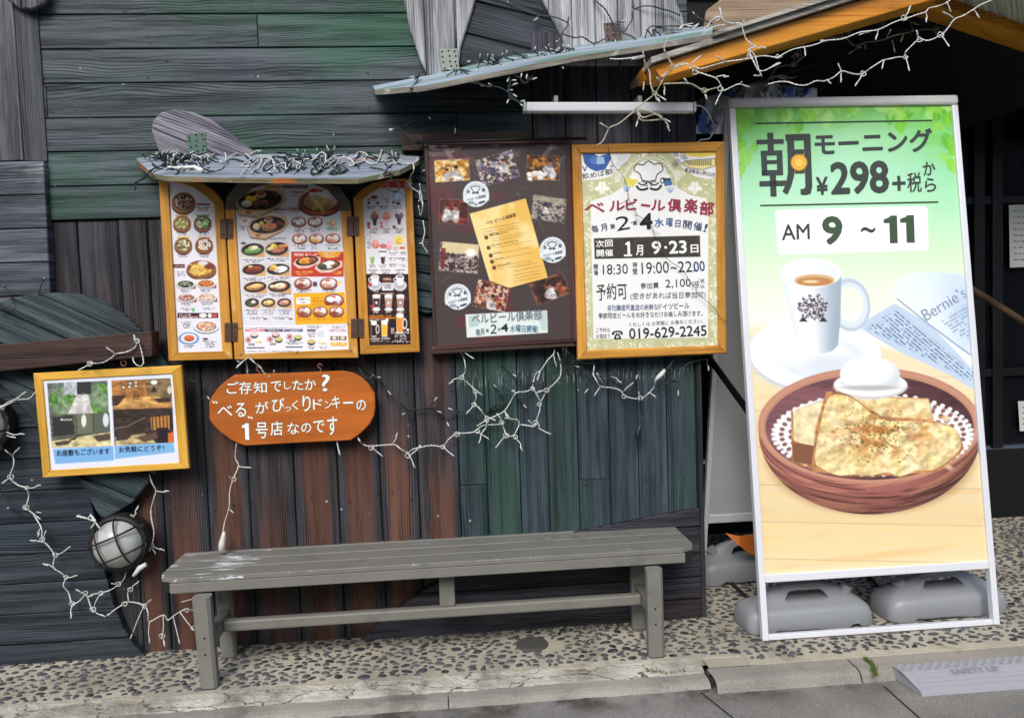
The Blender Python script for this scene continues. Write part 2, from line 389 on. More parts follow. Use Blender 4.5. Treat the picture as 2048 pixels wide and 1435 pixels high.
def grid_sheet(name, x0, x1, prof, mat, kind='structure', nx=160, jag=0.0, nz=0.0, seed=1, joints=(), label=None):
    """a profile of (y, z, jag) points swept along x with ragged edges"""
    r = np.random.default_rng(seed); ph = r.uniform(0, 6.28, 12); xs = np.linspace(x0, x1, nx)
    pf = []
    for (p, q) in zip(prof[:-1], prof[1:]):
        k = max(1, min(10, int(math.hypot(p[0]-q[0], p[1]-q[1])/.006))) if nz else 1
        pf += [tuple(p[i]+(q[i]-p[i])*t/k for i in range(3)) for t in range(k)]
    prof = pf+[prof[-1]]
    def wob(x, k): return (math.sin(x*7+ph[k])*.4+math.sin(x*19+ph[k+1])*.35+math.sin(x*47+ph[k+2])*.25+math.sin(x*101+ph[k+3])*.2+math.sin(x*190+ph[k+4])*.12)
    y_, z_, j_ = np.array(prof).T; wv = np.array([wob(x, 0) for x in xs]); wv2 = np.array([wob(x*1.7+3, 5) for x in xs])
    mixf = np.linspace(0, 1, len(y_))[None, :]
    Y = y_[None, :]+(wv[:, None]*(1-mixf)+wv2[:, None]*mixf)*j_[None, :]; Xg = np.repeat(xs[:, None], len(y_), 1); Z = np.repeat(z_[None, :], nx, 0)
    if nz:
        h = fbm(Xg*28+seed*7.3, Y*44, seed, 4)-.5+.5*(fbm(Xg*110, Y*150+seed, seed+3, 2)-.5); h[:, 0] = 0; h[:, -1] = 0; Z = Z+h*nz*3.2
    V = np.stack([Xg, Y, Z], -1).reshape(-1, 3)
    m = len(prof)
    F = [(i*m+j, (i+1)*m+j, (i+1)*m+j+1, i*m+j+1) for i in range(nx-1) for j in range(m-1)]
    o = add(name, V, F, mat, None, loc=(x0, prof[0][0], 0))
    return tag(o, label, kind=kind)
# wide ground sheet reaching the horizon, under everything else
add('ground', [(-80, -150, -.072), (80, -150, -.072), (80, 30, -.072), (-80, 30, -.072)], [(0, 1, 2, 3)], m_asph, loc=(0, 0, -.072))['kind'] = 'structure'
grid_sheet('gutter', -6, 8, [(2.05, -.066, 0), (2.3, -.062, 0), (2.5, -.056, 0), (2.75, -.049, 0), (2.99, -.045, 0)], m_gut, nx=60)
# pebble pavement, left bay and the entrance bay
grid_sheet('pavement', -6, 1.128, [(3.055, -.03, .009), (3.06, 0.001, .009), (3.12, .003, .004), (3.25, .003, 0), (3.44, .002, 0), (3.6, .0, 0)], m_mortar, nx=400, nz=.0010, seed=3)
grid_sheet('entrance_floor', 1.133, 8, [(2.982, -.03, .003), (2.986, -.002, .003), (3.3, -.001, 0), (4.0, -.001, 0), (5.2, -.001, 0)], m_mortar, nx=240, nz=.0008, seed=4)
V = [(0.97, 2.982, -.004), (1.16, 2.982, -.004), (1.16, 3.6, -.004), (0.97, 3.6, -.004)]
add('pavement', V, [(0, 1, 2, 3)], m_mortar)['kind'] = 'structure'
# the crumbling lime mortar strip and the kerbs
grid_sheet('mortar_strip', -6, XJ-.004, [(3.085, .001, .0), (3.07, .001, .010), (3.045, -.004, .008), (3.02, -.007, .006), (3.0, -.012, .005), (2.984, -.016, .007), (2.976, -.026, .007), (2.97, -.05, 0)], m_lime, nx=1100, nz=.0034, seed=5)
for a, b in ((-6, -2.55), (-2.545, -1.285), (-1.28, -.05), (-.045, XJ-.006)):
    grid_sheet('kerb', a, b, [(2.985, -.022, .003), (2.935, -.024, .003), (2.915, -.029, .003), (2.905, -.036, .003), (2.894, -.052, .004)], m_kerb, nx=60, nz=.0006, seed=int(a*10)+90)
for a, b in ((XJ+.006, 1.522), (1.527, 3.5), (3.505, 6)):
    grid_sheet('kerb', a, b, [(2.984, -.03, 0), (2.98, -.005, 0), (2.90, -.006, 0), (2.882, -.01, 0), (2.868, -.02, .001), (2.856, -.05, .003)], m_kerb, nx=60, nz=.0005, seed=int(a*10)+40)
# joints of the gutter slabs: dark open gaps
mj = plain('joint_dirt', C4(34, 33, 30), .9)
for (a, b) in (((1402, 1385), (1470, 1440)), ((1768, 1372), (1850, 1445))):
    p, q = G(*a, -.047), G(*b, -.053)
    d = (q-p)/np.linalg.norm(q-p); q = q+d*.9; s = np.cross(d, (0, 0, 1))*.0035
    pp = [p-s, p+s, q+s, q-s]; V = [(v[0], v[1], -.0435-.0165*max(0, (2.9-v[1]))/.75) for v in pp]
    add('gutter_joint', V, [(0, 1, 2, 3)], mj)['kind'] = 'structure'
p = G(1402, 1340)
MBj = MB().box((XJ-.005, 2.90, -.05), (XJ+.005, 2.98, -.02)); o = MBj.build('kerb_joint', mj); o['kind'] = 'structure'

# pebbles set in the mortar: nobody could count them
mp = NT('black_pebble'); ps = mp.pos()
rv = mp.attr('wuv').outputs['Vector']; u_, v_, r_ = mp.sep(rv)
cc = mp.mix(r_, C4(34, 36, 39), C4(90, 91, 93)); cc = mp.mix(mp.ss(mp.noise(ps, 60, 3), .5, .75), cc, C4(104, 100, 92))
mp.p(Base_Color=cc, Roughness=mp.math('MULTIPLY_ADD', mp.noise(ps, 30), .5, .22), Specular_IOR_Level=.5); mp = mp.m
def pebbles(name, xr, yr, dens, test, seed, z=0.001):
    r = np.random.default_rng(seed); pts = []; cell = {}
    V = []; F = []; W = []
    # one low dome template
    T = []; TF = []; n = 10
    for (rr, h) in ((1.0, -.35), (1.0, .12), (.86, .5), (.52, .85)):
        for k in range(n): T.append((rr*math.cos(2*math.pi*k/n), rr*math.sin(2*math.pi*k/n), h))
    T.append((0, 0, 1.0)); T = np.array(T)
    for l in range(3): TF += [(l*n+k, l*n+(k+1) % n, (l+1)*n+(k+1) % n, (l+1)*n+k) for k in range(n)]
    TF += [(3*n+k, 3*n+(k+1) % n, 4*n) for k in range(n)]
    for _ in range(dens):
        x, y = r.uniform(*xr), r.uniform(*yr)
        if not test(x, y): continue
        a = r.choice((r.uniform(.010, .016), r.uniform(.014, .022), r.uniform(.017, .027))); b = a*r.uniform(.48, .85); key = (int(x/.06), int(y/.06)); ok = True
        for i in (-1, 0, 1):
            for j in (-1, 0, 1):
                for (x2, y2, a2, b2) in cell.get((key[0]+i, key[1]+j), ()):
                    if ((x-x2)/(a+a2)/.98)**2+((y-y2)/(b+b2)/1.04)**2 < 1: ok = False
        if not ok: continue
        cell.setdefault(key, []).append((x, y, a, b))
        th = r.normal(0, .5); S = T*np.array((a, b, r.uniform(.005, .010)))
        S[:, 0] *= 1+.12*np.sin(np.arctan2(T[:, 1], T[:, 0])*2+r.uniform(0, 6))
        ty = r.normal(0, .07)
        X = S[:, 0]*math.cos(th)-S[:, 1]*math.sin(th); Y = S[:, 0]*math.sin(th)+S[:, 1]*math.cos(th)
        base = len(V); rr = r.random()
        V += [(x+X[i], y+Y[i], z+S[i, 2]+X[i]*ty) for i in range(len(T))]; W += [(x, y, rr)]*len(T)
        F += [tuple(base+i for i in f) for f in TF]
    o = add(name, V, F, mp, None, smooth=True, loc=(xr[0], yr[0], 0), wuv=W)
    return tag(o, kind='stuff')
pebbles('pebbles', (-2.6, 1.13), (3.09, 3.5), 9000, lambda x, y: y > 3.085+.012*math.sin(x*9) and not (math.hypot(x-.377, y-3.27) < .075), 1)
pebbles('pebbles', (1.15, 4.6), (3.03, 4.75), 26000, lambda x, y: y > 3.015, 2, z=-.003)

# ------------------------------------------------------------------ the timber wall
W_up = wood('green_grey_boards', C4(12, 15, 16), C4(50, 59, 62), C4(88, 97, 102),
            [(C4(42, 88, 66), .8, .46, .62, .78), (C4(84, 80, 98), 1.1, .56, .72, .35), (C4(64, 88, 78), 1.9, .56, .70, .5)], speck=.35, tone=.2, wu=1.6, k=.82)
W_lo = wood('charcoal_blue_boards', C4(10, 12, 14), C4(36, 42, 47), C4(66, 75, 82),
            [(C4(82, 80, 88), 1.6, .60, .74, .5), (C4(48, 60, 74), 1.0, .5, .65, .5)], speck=.3, tone=.3, wu=1.5, k=.8)
W_br = wood('brown_stained_planks', C4(12, 12, 13), C4(44, 44, 48), C4(72, 71, 76),
            [(C4(74, 66, 66), 1.2, .55, .74, .35)], center=(C4(96, 66, 54), .44), speck=.5, tone=.25, lines=16, k=.82)
W_gr = wood('green_blue_planks', C4(17, 22, 26), C4(46, 57, 66), C4(72, 84, 94),
            [(C4(48, 74, 62), 1.0, .47, .66, .75), (C4(62, 60, 72), 1.4, .58, .74, .35)], speck=.5, tone=.3, lines=12, k=.85, scuff=(P(1000, 757, 3.498)[2], .045))
W_dk = wood('dark_grey_planks', C4(10, 10, 13), C4(38, 38, 44), C4(74, 72, 82), [(C4(66, 60, 64), 1.3, .52, .7, .6)], tone=.4, lines=14)  # darker grey boards, for the upper planks and the inner rafter
W_pt = wood('silver_petal_boards', C4(46, 48, 52), C4(116, 118, 122), C4(172, 172, 174),
            [(C4(64, 72, 86), 1.4, .56, .72, .6), (C4(206, 198, 190), 1.8, .58, .72, .6)], tone=.2, rough=.5, lines=10)
W_lf = wood('dark_leaf_boards', C4(10, 14, 15), C4(40, 50, 53), C4(72, 85, 88), [(C4(52, 74, 68), 1.5, .55, .7, .5)], tone=.25, bump=.9, lines=8)
W_po = wood('corner_post_boards', C4(18, 18, 20), C4(62, 63, 69), C4(104, 104, 112), [(C4(40, 37, 40), 1.0, .47, .6, .8)], tone=.3, lines=12)

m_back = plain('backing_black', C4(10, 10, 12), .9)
wall = thing('timber_wall', 'dark timber shopfront wall of weathered green, brown and blue boards', 'wall', (0, 3.6, 0))
MB().box((-5, 3.512, -.05), (1.098, 3.75, 4.2)).box((1.098, 3.512, 2.62), (6.5, 3.75, 4.2)).build('backing', m_back, wall)
ZB = [3.9, 3.38, 3.24, 3.1, 2.966, 2.827, 2.688, 2.549, 2.41, 2.27, 2.133, 1.992, 1.853][::-1]
y0 = 3.488
zb = 1.853
# upper horizontal boards
xl = P(74, 30, y0)[0]
planks('horizontal_boards', [(xl, 1.853), (P(1066, 400, y0)[0], 1.853), (P(1066, 235, y0)[0], 2.45), (1.10, 2.45), (1.10, 2.75), (5, 2.75), (5, 3.9), (xl, 3.9)],
       0, ZB, y0, .024, W_up, wall, jit=.002, butts=((5, P(519, 130, y0)[0]), (3, P(98, 270, y0)[0]), (2, .08), (6, -.1), (7, -.9)))
# corner post with a bevelled face
yp = 3.462
pv = [P(68, 0, yp), P(86, 320, yp)]
xp, zp = pv[1][0], pv[1][2]
planks('corner_post', [(-4, zp), (xp-.075, zp), (xp-.075, 3.9), (-4, 3.9)], math.pi/2, [-(xp-.075)-.0, -(xp-.075)+.3, -(xp-.075)+.6, 3], yp, .04, W_po, wall)
MB().hexa([(xp-.073, yp+.002, zp), (xp+.008, yp+.018, zp), (xp+.008, yp+.018, 3.9), (xp-.073, yp+.002, 3.9)],
          [(xp-.073, yp+.05, zp), (xp+.008, yp+.05, zp), (xp+.008, yp+.05, 3.9), (xp-.073, yp+.05, 3.9)]).build('corner_post_edge', wood('post_edge', C4(30, 30, 34), C4(62, 62, 68), C4(84, 84, 92), tone=.1), wall)
# left horizontals below the post
yl = 3.455
zs = [zp-.004-.137*k for k in range(0, 16)][::-1]
reg = XZ([(-400, 321), (88, 322), (100, 500), (112, 690)], yl)
reg = [(-4.5, zp-.005), (P(87, 322, yl)[0], zp-.005), (P(106, 700, yl)[0], 1.2), (-4.5, 1.2)]
W_sil = wood('silvered_boards', C4(20, 22, 26), C4(56, 61, 68), C4(98, 102, 110), [(C4(136, 136, 138), 2.6, .56, .68, .8)], tone=.3)
planks('left_boards', reg, 0, zs, yl, .05, W_sil, wall, jit=.003)
# lower left panel with a curved right edge, bottom to the pavement
cv = [(112, 690), (150, 860), (182, 1000), (202, 1090), (212, 1150), (226, 1205), (246, 1255), (268, 1290), (292, 1313)]
reg = [(-4.5, 1.2)]+[(P(a, b, yl)[0], P(a, b, yl)[2]) for a, b in cv]+[(P(296, 1325, yl)[0], 0.0), (-4.5, 0.0)]
reg[1] = (reg[1][0], 1.2)
planks('left_boards', reg, 0, [0, .085, .215, .345, .47, .60, .735, .87, 1.0, 1.1, 1.2], yl, .05, W_lo, wall, jit=.003)
# brown stained vertical planks
yb = 3.498
sx = [P(x, 1050, yb)[0] for x in (108, 192, 273, 330, 418, 502, 593, 680, 765, 841, 923)]
sx = [-v for v in sx][::-1]; y1 = yb
planks('brown_planks', [(P(98, 600, yb)[0], 0), (-sx[0]-.001, 0), (-sx[0]-.001, 1.85), (P(98, 600, yb)[0], 1.85)], math.pi/2, sx, yb, .012, W_br, wall, jit=.003, ch=.004, gap=.005)
# narrow green-blue planks
sg = [P(x, 1050, yb)[0] for x in (923, 978, 1044, 1101, 1161, 1224, 1281, 1339, 1396)]
sg = [-v for v in sg][::-1]
planks('green_planks', [(-sg[-1]+.002, 0), (-sg[0], 0), (-sg[0], 1.86), (-sg[-1]+.002, 1.86)], math.pi/2, sg, yb, .012, W_gr, wall, jit=.002, ch=.003, gap=.004,
       butts=((7, P(945, 970, yb)[2]), (3, P(1195, 958, yb)[2])))
# dark planks behind the tube lamp
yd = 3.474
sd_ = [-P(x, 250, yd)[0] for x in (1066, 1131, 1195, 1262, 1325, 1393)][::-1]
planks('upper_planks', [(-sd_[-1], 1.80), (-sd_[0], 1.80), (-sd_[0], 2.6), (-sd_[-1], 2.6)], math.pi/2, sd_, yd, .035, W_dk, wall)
# corner trim of the wall, running back into the entrance
MB().box((1.10, 3.47, 0.0), (1.122, 3.76, 2.62)).build('corner_trim', wood('corner_trim', C4(10, 10, 12), C4(34, 36, 40), C4(60, 62, 66)), wall, bevel=.003)
# dark curved skirting panel at the foot of the wall, right
ys = 3.468
cvs = [(1404, 1016), (1330, 1028), (1262, 1042), (1160, 1062), (1050, 1090), (940, 1130), (850, 1178), (770, 1235), (700, 1300)]
reg = [(1.099, 0.0)]+XZ(cvs, ys); reg[1] = (1.099, reg[1][1]); reg.append((reg[-1][0]-.02, 0.0))
planks('curved_skirting', reg, 0, [0, .09, .19, .30, .42, .54], ys, .03, wood('skirting_boards', C4(14, 14, 17), C4(40, 40, 46), C4(70, 70, 78), [(C4(66, 48, 42), 1.5, .52, .66, .5)], bump=.9), wall)
m_kn = plain('knot_brown', C4(58, 46, 38), .8, 0, .4, 200)
kn = MB(); nl = MB()
for x, y_ in ((250, 24), (295, 75), (333, 122), (428, 200), (576, 265), (640, 84), (150, 222), (665, 60), (771, 86)):
    c_ = P(x, y_, y0-.001); rr = random.uniform(.004, .008); kn.prism([c_+np.array((rr*1.3*math.cos(k), 0, rr*math.sin(k)*random.uniform(.7, 1.2))) for k in np.linspace(0, 6.28, 10)[:-1]], (0, .006, 0))
for zz in ZB[2:12]:
    for xx in np.arange(-1.6, .1, .43): c_ = np.array((xx+random.uniform(-.03, .03), y0-.0025, zz+.02+random.uniform(0, .01))); nl.prism([c_+np.array((.0035*math.cos(k), 0, .0035*math.sin(k))) for k in np.linspace(0, 6.28, 8)[:-1]], (0, .006, 0))
for xx in np.arange(-1.2, 1.1, .0855):
    for zz in (.62+random.uniform(-.02, .02), 1.06+random.uniform(-.02, .02)): c_ = np.array((xx+random.uniform(-.02, .02), yb-.0045, zz)); nl.prism([c_+np.array((.003*math.cos(k), 0, .003*math.sin(k))) for k in np.linspace(0, 6.28, 8)[:-1]], (0, .006, 0))
kn.build('knots', m_kn, wall)['kind'] = 'stuff'; nl.build('nail_heads', plain('nail_dark', C4(26, 25, 25), .5, .4), wall)['kind'] = 'stuff'
# building side behind the corner (entrance left wall)
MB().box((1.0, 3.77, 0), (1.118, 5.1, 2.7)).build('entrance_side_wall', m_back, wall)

# ------------------------------------------------------------------ wooden petals and leaves fixed on the wall
m_zinc = plain('galvanised_plate', C4(120, 128, 122), .5, .5, .2, 60)
m_gplate = plain('green_painted_plate', C4(62, 92, 80), .5, .1, .2, 60)
m_bplate = plain('brown_painted_plate', C4(84, 66, 62), .5, .1, .2, 60)
m_hole = plain('hole_black', C4(8, 8, 8), .8)
def metal_plate(pts, y, mat, parent, nx=3, ny=4):
    q = [P(a, b, y) for a, b in pts]
    m = MB().prism(q, (0, .004, 0)); o = m.build('metal_plate', mat, parent, bevel=.001)
    h = MB()
    A, B, Cc, D = [np.array(v) for v in q]
    for i in range(nx):
        for j in range(ny):
            if random.random() < .1: continue
            s, t = (i+.5)/nx+random.uniform(-.05, .05), (j+.5)/ny+random.uniform(-.05, .05)
            c = (A*(1-s)+B*s)*(1-t)+(D*(1-s)+Cc*s)*t; r = .0042
            h.prism([c+np.array((r*math.cos(k*.785), -.0012, r*math.sin(k*.785))) for k in range(8)], (0, .001, 0))
    h.build('screw_holes', m_hole, o)
def smooth_outline(pts, n=6):
    out = []; N = len(pts)
    for i in range(N):
        p0, p1, p2, p3 = [np.array(pts[(i+k) % N], float) for k in (-1, 0, 1, 2)]
        for k in range(n):
            t = k/n; out.append(tuple(0.5*((2*p1)+(p2-p0)*t+(2*p0-5*p1+4*p2-p3)*t*t+(3*p1-p0-3*p2+p3)*t**3)))
    return out
def petal(label, pts, y, ang, wd, mat, off=0.0, plate=None, pm=None, th=.022, name='wooden_petal', gap=.003, sm=0):
    if sm: pts = smooth_outline(pts, sm)
    reg = XZ(pts, y); cx = np.mean([p[0] for p in reg]); zl = min(p[1] for p in reg)
    t = thing(name, label, 'wall ornament', (cx, y+th, zl))
    ca, sa = math.cos(ang), math.sin(ang); bs = [-x*sa+z*ca for x, z in reg]; lo, hi = min(bs)-.01, max(bs)+.01
    se = [lo]; x = lo+off
    while x < hi:
        if x > lo: se.append(x)
        x += wd
    se.append(hi)
    planks('boards', reg, ang, se, y, th, mat, t, jit=.001, ch=.006, gap=gap)
    if plate: metal_plate(plate, y-.005, pm, t)
    return t
petal('pale silver petal of two upright boards with a grey plate at its foot',
      [(802, -60), (955, -60), (951, 0), (942, 30), (921, 95), (916, 150), (856, 152), (840, 118), (820, 60), (808, 0)], 3.455, math.pi/2, .125, W_pt, .115,
      [(878, 98), (915, 97), (919, 137), (884, 141)], m_zinc)
petal('broad silver petal of upright boards behind the black wires above the tube lamp',
      [(1075, -60), (1345, -60), (1352, 0), (1365, 30), (1378, 100), (1380, 130), (1130, 130), (1128, 85), (1106, 40), (1084, 0)], 3.455, math.pi/2, .1, W_pt, .02,
      [(1207, 46), (1240, 45), (1245, 83), (1212, 86)], m_bplate)
petal('tip of a dark round petal hanging over the corner post at the top left', [(10, -60), (95, -60), (92, 0), (82, 12), (62, 19), (38, 17), (22, 6), (14, 0)], 3.435, math.pi/2, .1, W_po, .02)
W_tan = wood('tan_petal', C4(84, 68, 52), C4(122, 104, 84), C4(146, 128, 106), tone=.1, bump=.2)
petal('smooth tan petal showing above the yellow gable roof', [(1408, 60), (1414, 20), (1440, 0), (1480, -60), (1700, -60), (1660, 0), (1600, 40), (1500, 70)], 3.45, 0, 2.0, W_tan)
W_lv = wood('violet_leaf_board', C4(38, 37, 42), C4(98, 96, 104), C4(142, 139, 148), [(C4(66, 65, 74), 2, .5, .66, .6)], tone=.1, bump=.9, lines=60)
petal('small violet grey wooden leaf lying above the menu canopy with a green plate',
      [(302, 262), (306, 240), (322, 224), (350, 218), (385, 224), (420, 238), (460, 266), (505, 300), (520, 330), (330, 330), (312, 290)], 3.45, rad(-24), .3, W_lv, .13,
      [(372, 268), (410, 265), (414, 305), (378, 312)], m_gplate, name='wooden_leaf')
# broad diagonal boards between the petals
petal('slanting grey boards fanning out between the two silver petals', [(950, -60), (1085, -60), (1090, 0), (1112, 40), (1135, 100), (1128, 130), (905, 148), (918, 95), (940, 30), (950, 0)], 3.476, rad(-14), .14, W_lo, .05, name='wooden_petal', th=.012)
petal('dark leaf of slanting boards beside the brown poster, rounded at the foot', [(815, 330), (870, 330), (880, 500), (880, 600), (872, 622), (852, 628), (838, 622), (815, 600)], 3.462, rad(-12), .075, W_lf, .03, name='wooden_leaf')
petal('large dark green leaf of slanting boards behind the framed room photographs', [(-70, 690), (-30, 625), (0, 603), (30, 594), (62, 588), (115, 585), (160, 588), (210, 604), (250, 630), (280, 660), (308, 690), (342, 742), (336, 850), (318, 930), (300, 962), (262, 1008), (205, 1041), (190, 1020), (172, 985), (150, 950), (90, 872), (40, 812), (0, 768), (-60, 740)],
      3.432, rad(-27), .125, W_lf, .02, name='wooden_leaf')

# ------------------------------------------------------------------ unseen building added to block low sky light, also mirrored in the door glass
m_opp = plain('pale_render', C4(128, 124, 116), .85, 0, .15, 2); m_opg = plain('window_dark', C4(40, 46, 52), .15, 0, .1, 2); m_opf = plain('window_frame_white', C4(190, 190, 186), .5, 0, .1, 5)
opp = thing('sky_blocker_building', 'plain pale building added unseen behind the camera to block low sky light', 'building', (0, -7.5, -.07))
MB().box((-14, -13, -.07), (16, -7.5, 5.2)).build('wall', m_opp, opp)
for z in (.9, 3.3):
    for x in (-11, -7.6, -4.2, -.8, 2.6, 6, 9.4, 12.8):
        wf = MB().box((x, -7.5, z), (x+1.7, -7.44, z+1.3)).build('window_frame', m_opf, opp, bevel=.01); MB().box((x+.08, -7.439, z+.08), (x+1.62, -7.42, z+1.22)).build('pane', m_opg, wf)

# ------------------------------------------------------------------ printed matter: flat coloured faces on real boards
def sst(x, a, b): t = np.clip((x-a)/(b-a), 0, 1); return t*t*(3-2*t)

class Ras:
    """a print: a fine grid of vertices on the board, coloured by a painting in sheet coordinates"""
    def __init__(s, corners, step, k=1.0, org=(0, 0)):
        c = np.array(corners, float); s.k = k; s.org = np.array(org, float); s.c = c*k+s.org
        wl = np.linalg.norm(c[1]-c[0]); hl = np.linalg.norm(c[3]-c[0])
        s.nx, s.ny = int(wl/step)+1, int(hl/step)+1
        S, T = np.meshgrid(np.linspace(0, 1, s.nx), np.linspace(0, 1, s.ny))
        q = ((c[0]*(1-S[..., None])+c[1]*S[..., None])*(1-T[..., None])+(c[3]*(1-S[..., None])+c[2]*S[..., None])*T[..., None])
        s.X, s.Y = q[..., 0], q[..., 1]; s.S, s.T = S, T
        s.I = np.full(S.shape+(3,), 255.0); s.soft = step*.75; s.step = step
    def crop(s, x0, y0, x1, y1):
        r = np.where((s.Y.max(1) >= y0) & (s.Y.min(1) <= y1))[0]; c = np.where((s.X.max(0) >= x0) & (s.X.min(0) <= x1))[0]
        if len(r) == 0 or len(c) == 0: return None
        return slice(r[0], r[-1]+1), slice(c[0], c[-1]+1)
    def put(s, m, col, sl=None):
        I = s.I[sl] if sl else s.I
        col = col(s.X[sl], s.Y[sl]) if callable(col) else np.asarray(col, float)
        I[...] = I*(1-m[..., None])+col*m[..., None]
    def ell(s, cx, cy, rx, ry, col, ang=0, soft=None, a=1.0, inner=None):
        R = max(rx, ry)*1.3+4; sl = s.crop(cx-R, cy-R, cx+R, cy+R)
        if sl is None: return
        x, y = s.X[sl]-cx, s.Y[sl]-cy; ca, sa = math.cos(ang), math.sin(ang)
        d = np.sqrt(((x*ca+y*sa)/rx)**2+((-x*sa+y*ca)/ry)**2); sf = (soft if soft is not None else s.soft)/min(rx, ry)
        m = 1-sst(d, 1-sf, 1+sf)
        if inner: m = m*sst(d, inner-sf, inner+sf)
        s.put(m*a, col, sl)
    def poly(s, pts, col, a=1.0, soft=None):
        p = np.array(pts, float); sf = soft or s.soft
        sl = s.crop(p[:, 0].min()-sf, p[:, 1].min()-sf, p[:, 0].max()+sf, p[:, 1].max()+sf)
        if sl is None: return
        x, y = s.X[sl], s.Y[sl]; ins = np.zeros(x.shape, bool); d = np.full(x.shape, 1e9)
        for i in range(len(p)):
            (x0, y0), (x1, y1) = p[i], p[(i+1) % len(p)]
            if y0 != y1:
                ins ^= ((y0 > y) != (y1 > y)) & (x < (x1-x0)*(y-y0)/(y1-y0)+x0)
            L = (x1-x0)**2+(y1-y0)**2+1e-9; t = np.clip(((x-x0)*(x1-x0)+(y-y0)*(y1-y0))/L, 0, 1)
            d = np.minimum(d, np.hypot(x-x0-t*(x1-x0), y-y0-t*(y1-y0)))
        m = sst(np.where(ins, d, -d), -sf, sf)
        s.put(m*a, col, sl)
    def rect(s, x0, y0, x1, y1, col, a=1.0): s.poly([(x0, y0), (x1, y0), (x1, y1), (x0, y1)], col, a)
    def line(s, p, w, col, a=1.0):
        p = np.array(p, float); R = w+2; sl = s.crop(p[:, 0].min()-R, p[:, 1].min()-R, p[:, 0].max()+R, p[:, 1].max()+R)
        if sl is None: return
        x, y = s.X[sl], s.Y[sl]; d = np.full(x.shape, 1e9)
        for (x0, y0), (x1, y1) in zip(p[:-1], p[1:]):
            L = (x1-x0)**2+(y1-y0)**2+1e-9; t = np.clip(((x-x0)*(x1-x0)+(y-y0)*(y1-y0))/L, 0, 1)
            d = np.minimum(d, np.hypot(x-x0-t*(x1-x0), y-y0-t*(y1-y0)))
        s.put((1-sst(d, w/2-s.soft, w/2+s.soft))*a, col, sl)
    def fine(s, x0, y, x1, h, col=(70, 66, 70), sl_=0.0, a=.85):
        """a row of print too small to read: broken dark marks"""
        sl = s.crop(x0, y-h-abs(sl_)*(x1-x0), x1, y+h+abs(sl_)*(x1-x0))
        if sl is None: return
        X, Y = s.X[sl], s.Y[sl]; yy = Y-y-sl_*(X-x0)
        m = (1-sst(np.abs(yy), h*.4, h*.6))*sst(vnoise(X/(h*.55), yy/(h*.4)+y, int(x0*7+y)), .36, .6)*((X >= x0) & (X <= x1))
        s.put(m*a, col, sl)
    def build(s, name, plane, mat, parent, mask=None, off=0.0, label=None):
        px = np.stack([s.X, s.Y], -1)*s.k+s.org
        V = plane.at(px, off).reshape(-1, 3)
        i = np.arange(s.ny*s.nx).reshape(s.ny, s.nx)
        F = np.stack([i[:-1, :-1], i[1:, :-1], i[1:, 1:], i[:-1, 1:]], -1)
        if mask is not None:
            p = np.array(mask, float); x = (s.X[:-1, :-1]+s.X[1:, 1:])/2; y = (s.Y[:-1, :-1]+s.Y[1:, 1:])/2; ins = np.zeros(x.shape, bool)
            for k in range(len(p)):
                (x0, y0), (x1, y1) = p[k], p[(k+1) % len(p)]
                if y0 != y1: ins ^= ((y0 > y) != (y1 > y)) & (x < (x1-x0)*(y-y0)/(y1-y0)+x0)
            F = F[ins]
        return add(name, V, F.reshape(-1, 4), mat, parent, col=lin(s.I).reshape(-1, 3), label=label)

_GC = {}
def glyphs(t, bold=0.0):
    if (t, bold) in _GC: return _GC[(t, bold)]
    cu = bpy.data.curves.new('lettering', 'FONT'); cu.body = t; cu.size = 1; cu.offset = bold; cu.resolution_u = 3
    o = bpy.data.objects.new('lettering', cu); COL.objects.link(o)
    dg = bpy.context.evaluated_depsgraph_get(); me = bpy.data.meshes.new_from_object(o.evaluated_get(dg))
    V = np.array([v.co[:2] for v in me.vertices]); me.calc_loop_triangles()
    T = [tuple(t_.vertices) for t_ in me.loop_triangles]
    bpy.data.objects.remove(o); bpy.data.meshes.remove(me); bpy.data.curves.remove(cu)
    lo, hi = V.min(0), V.max(0); V = (V-lo)/(hi-lo); _GC[(t, bold)] = (V, T); return V, T

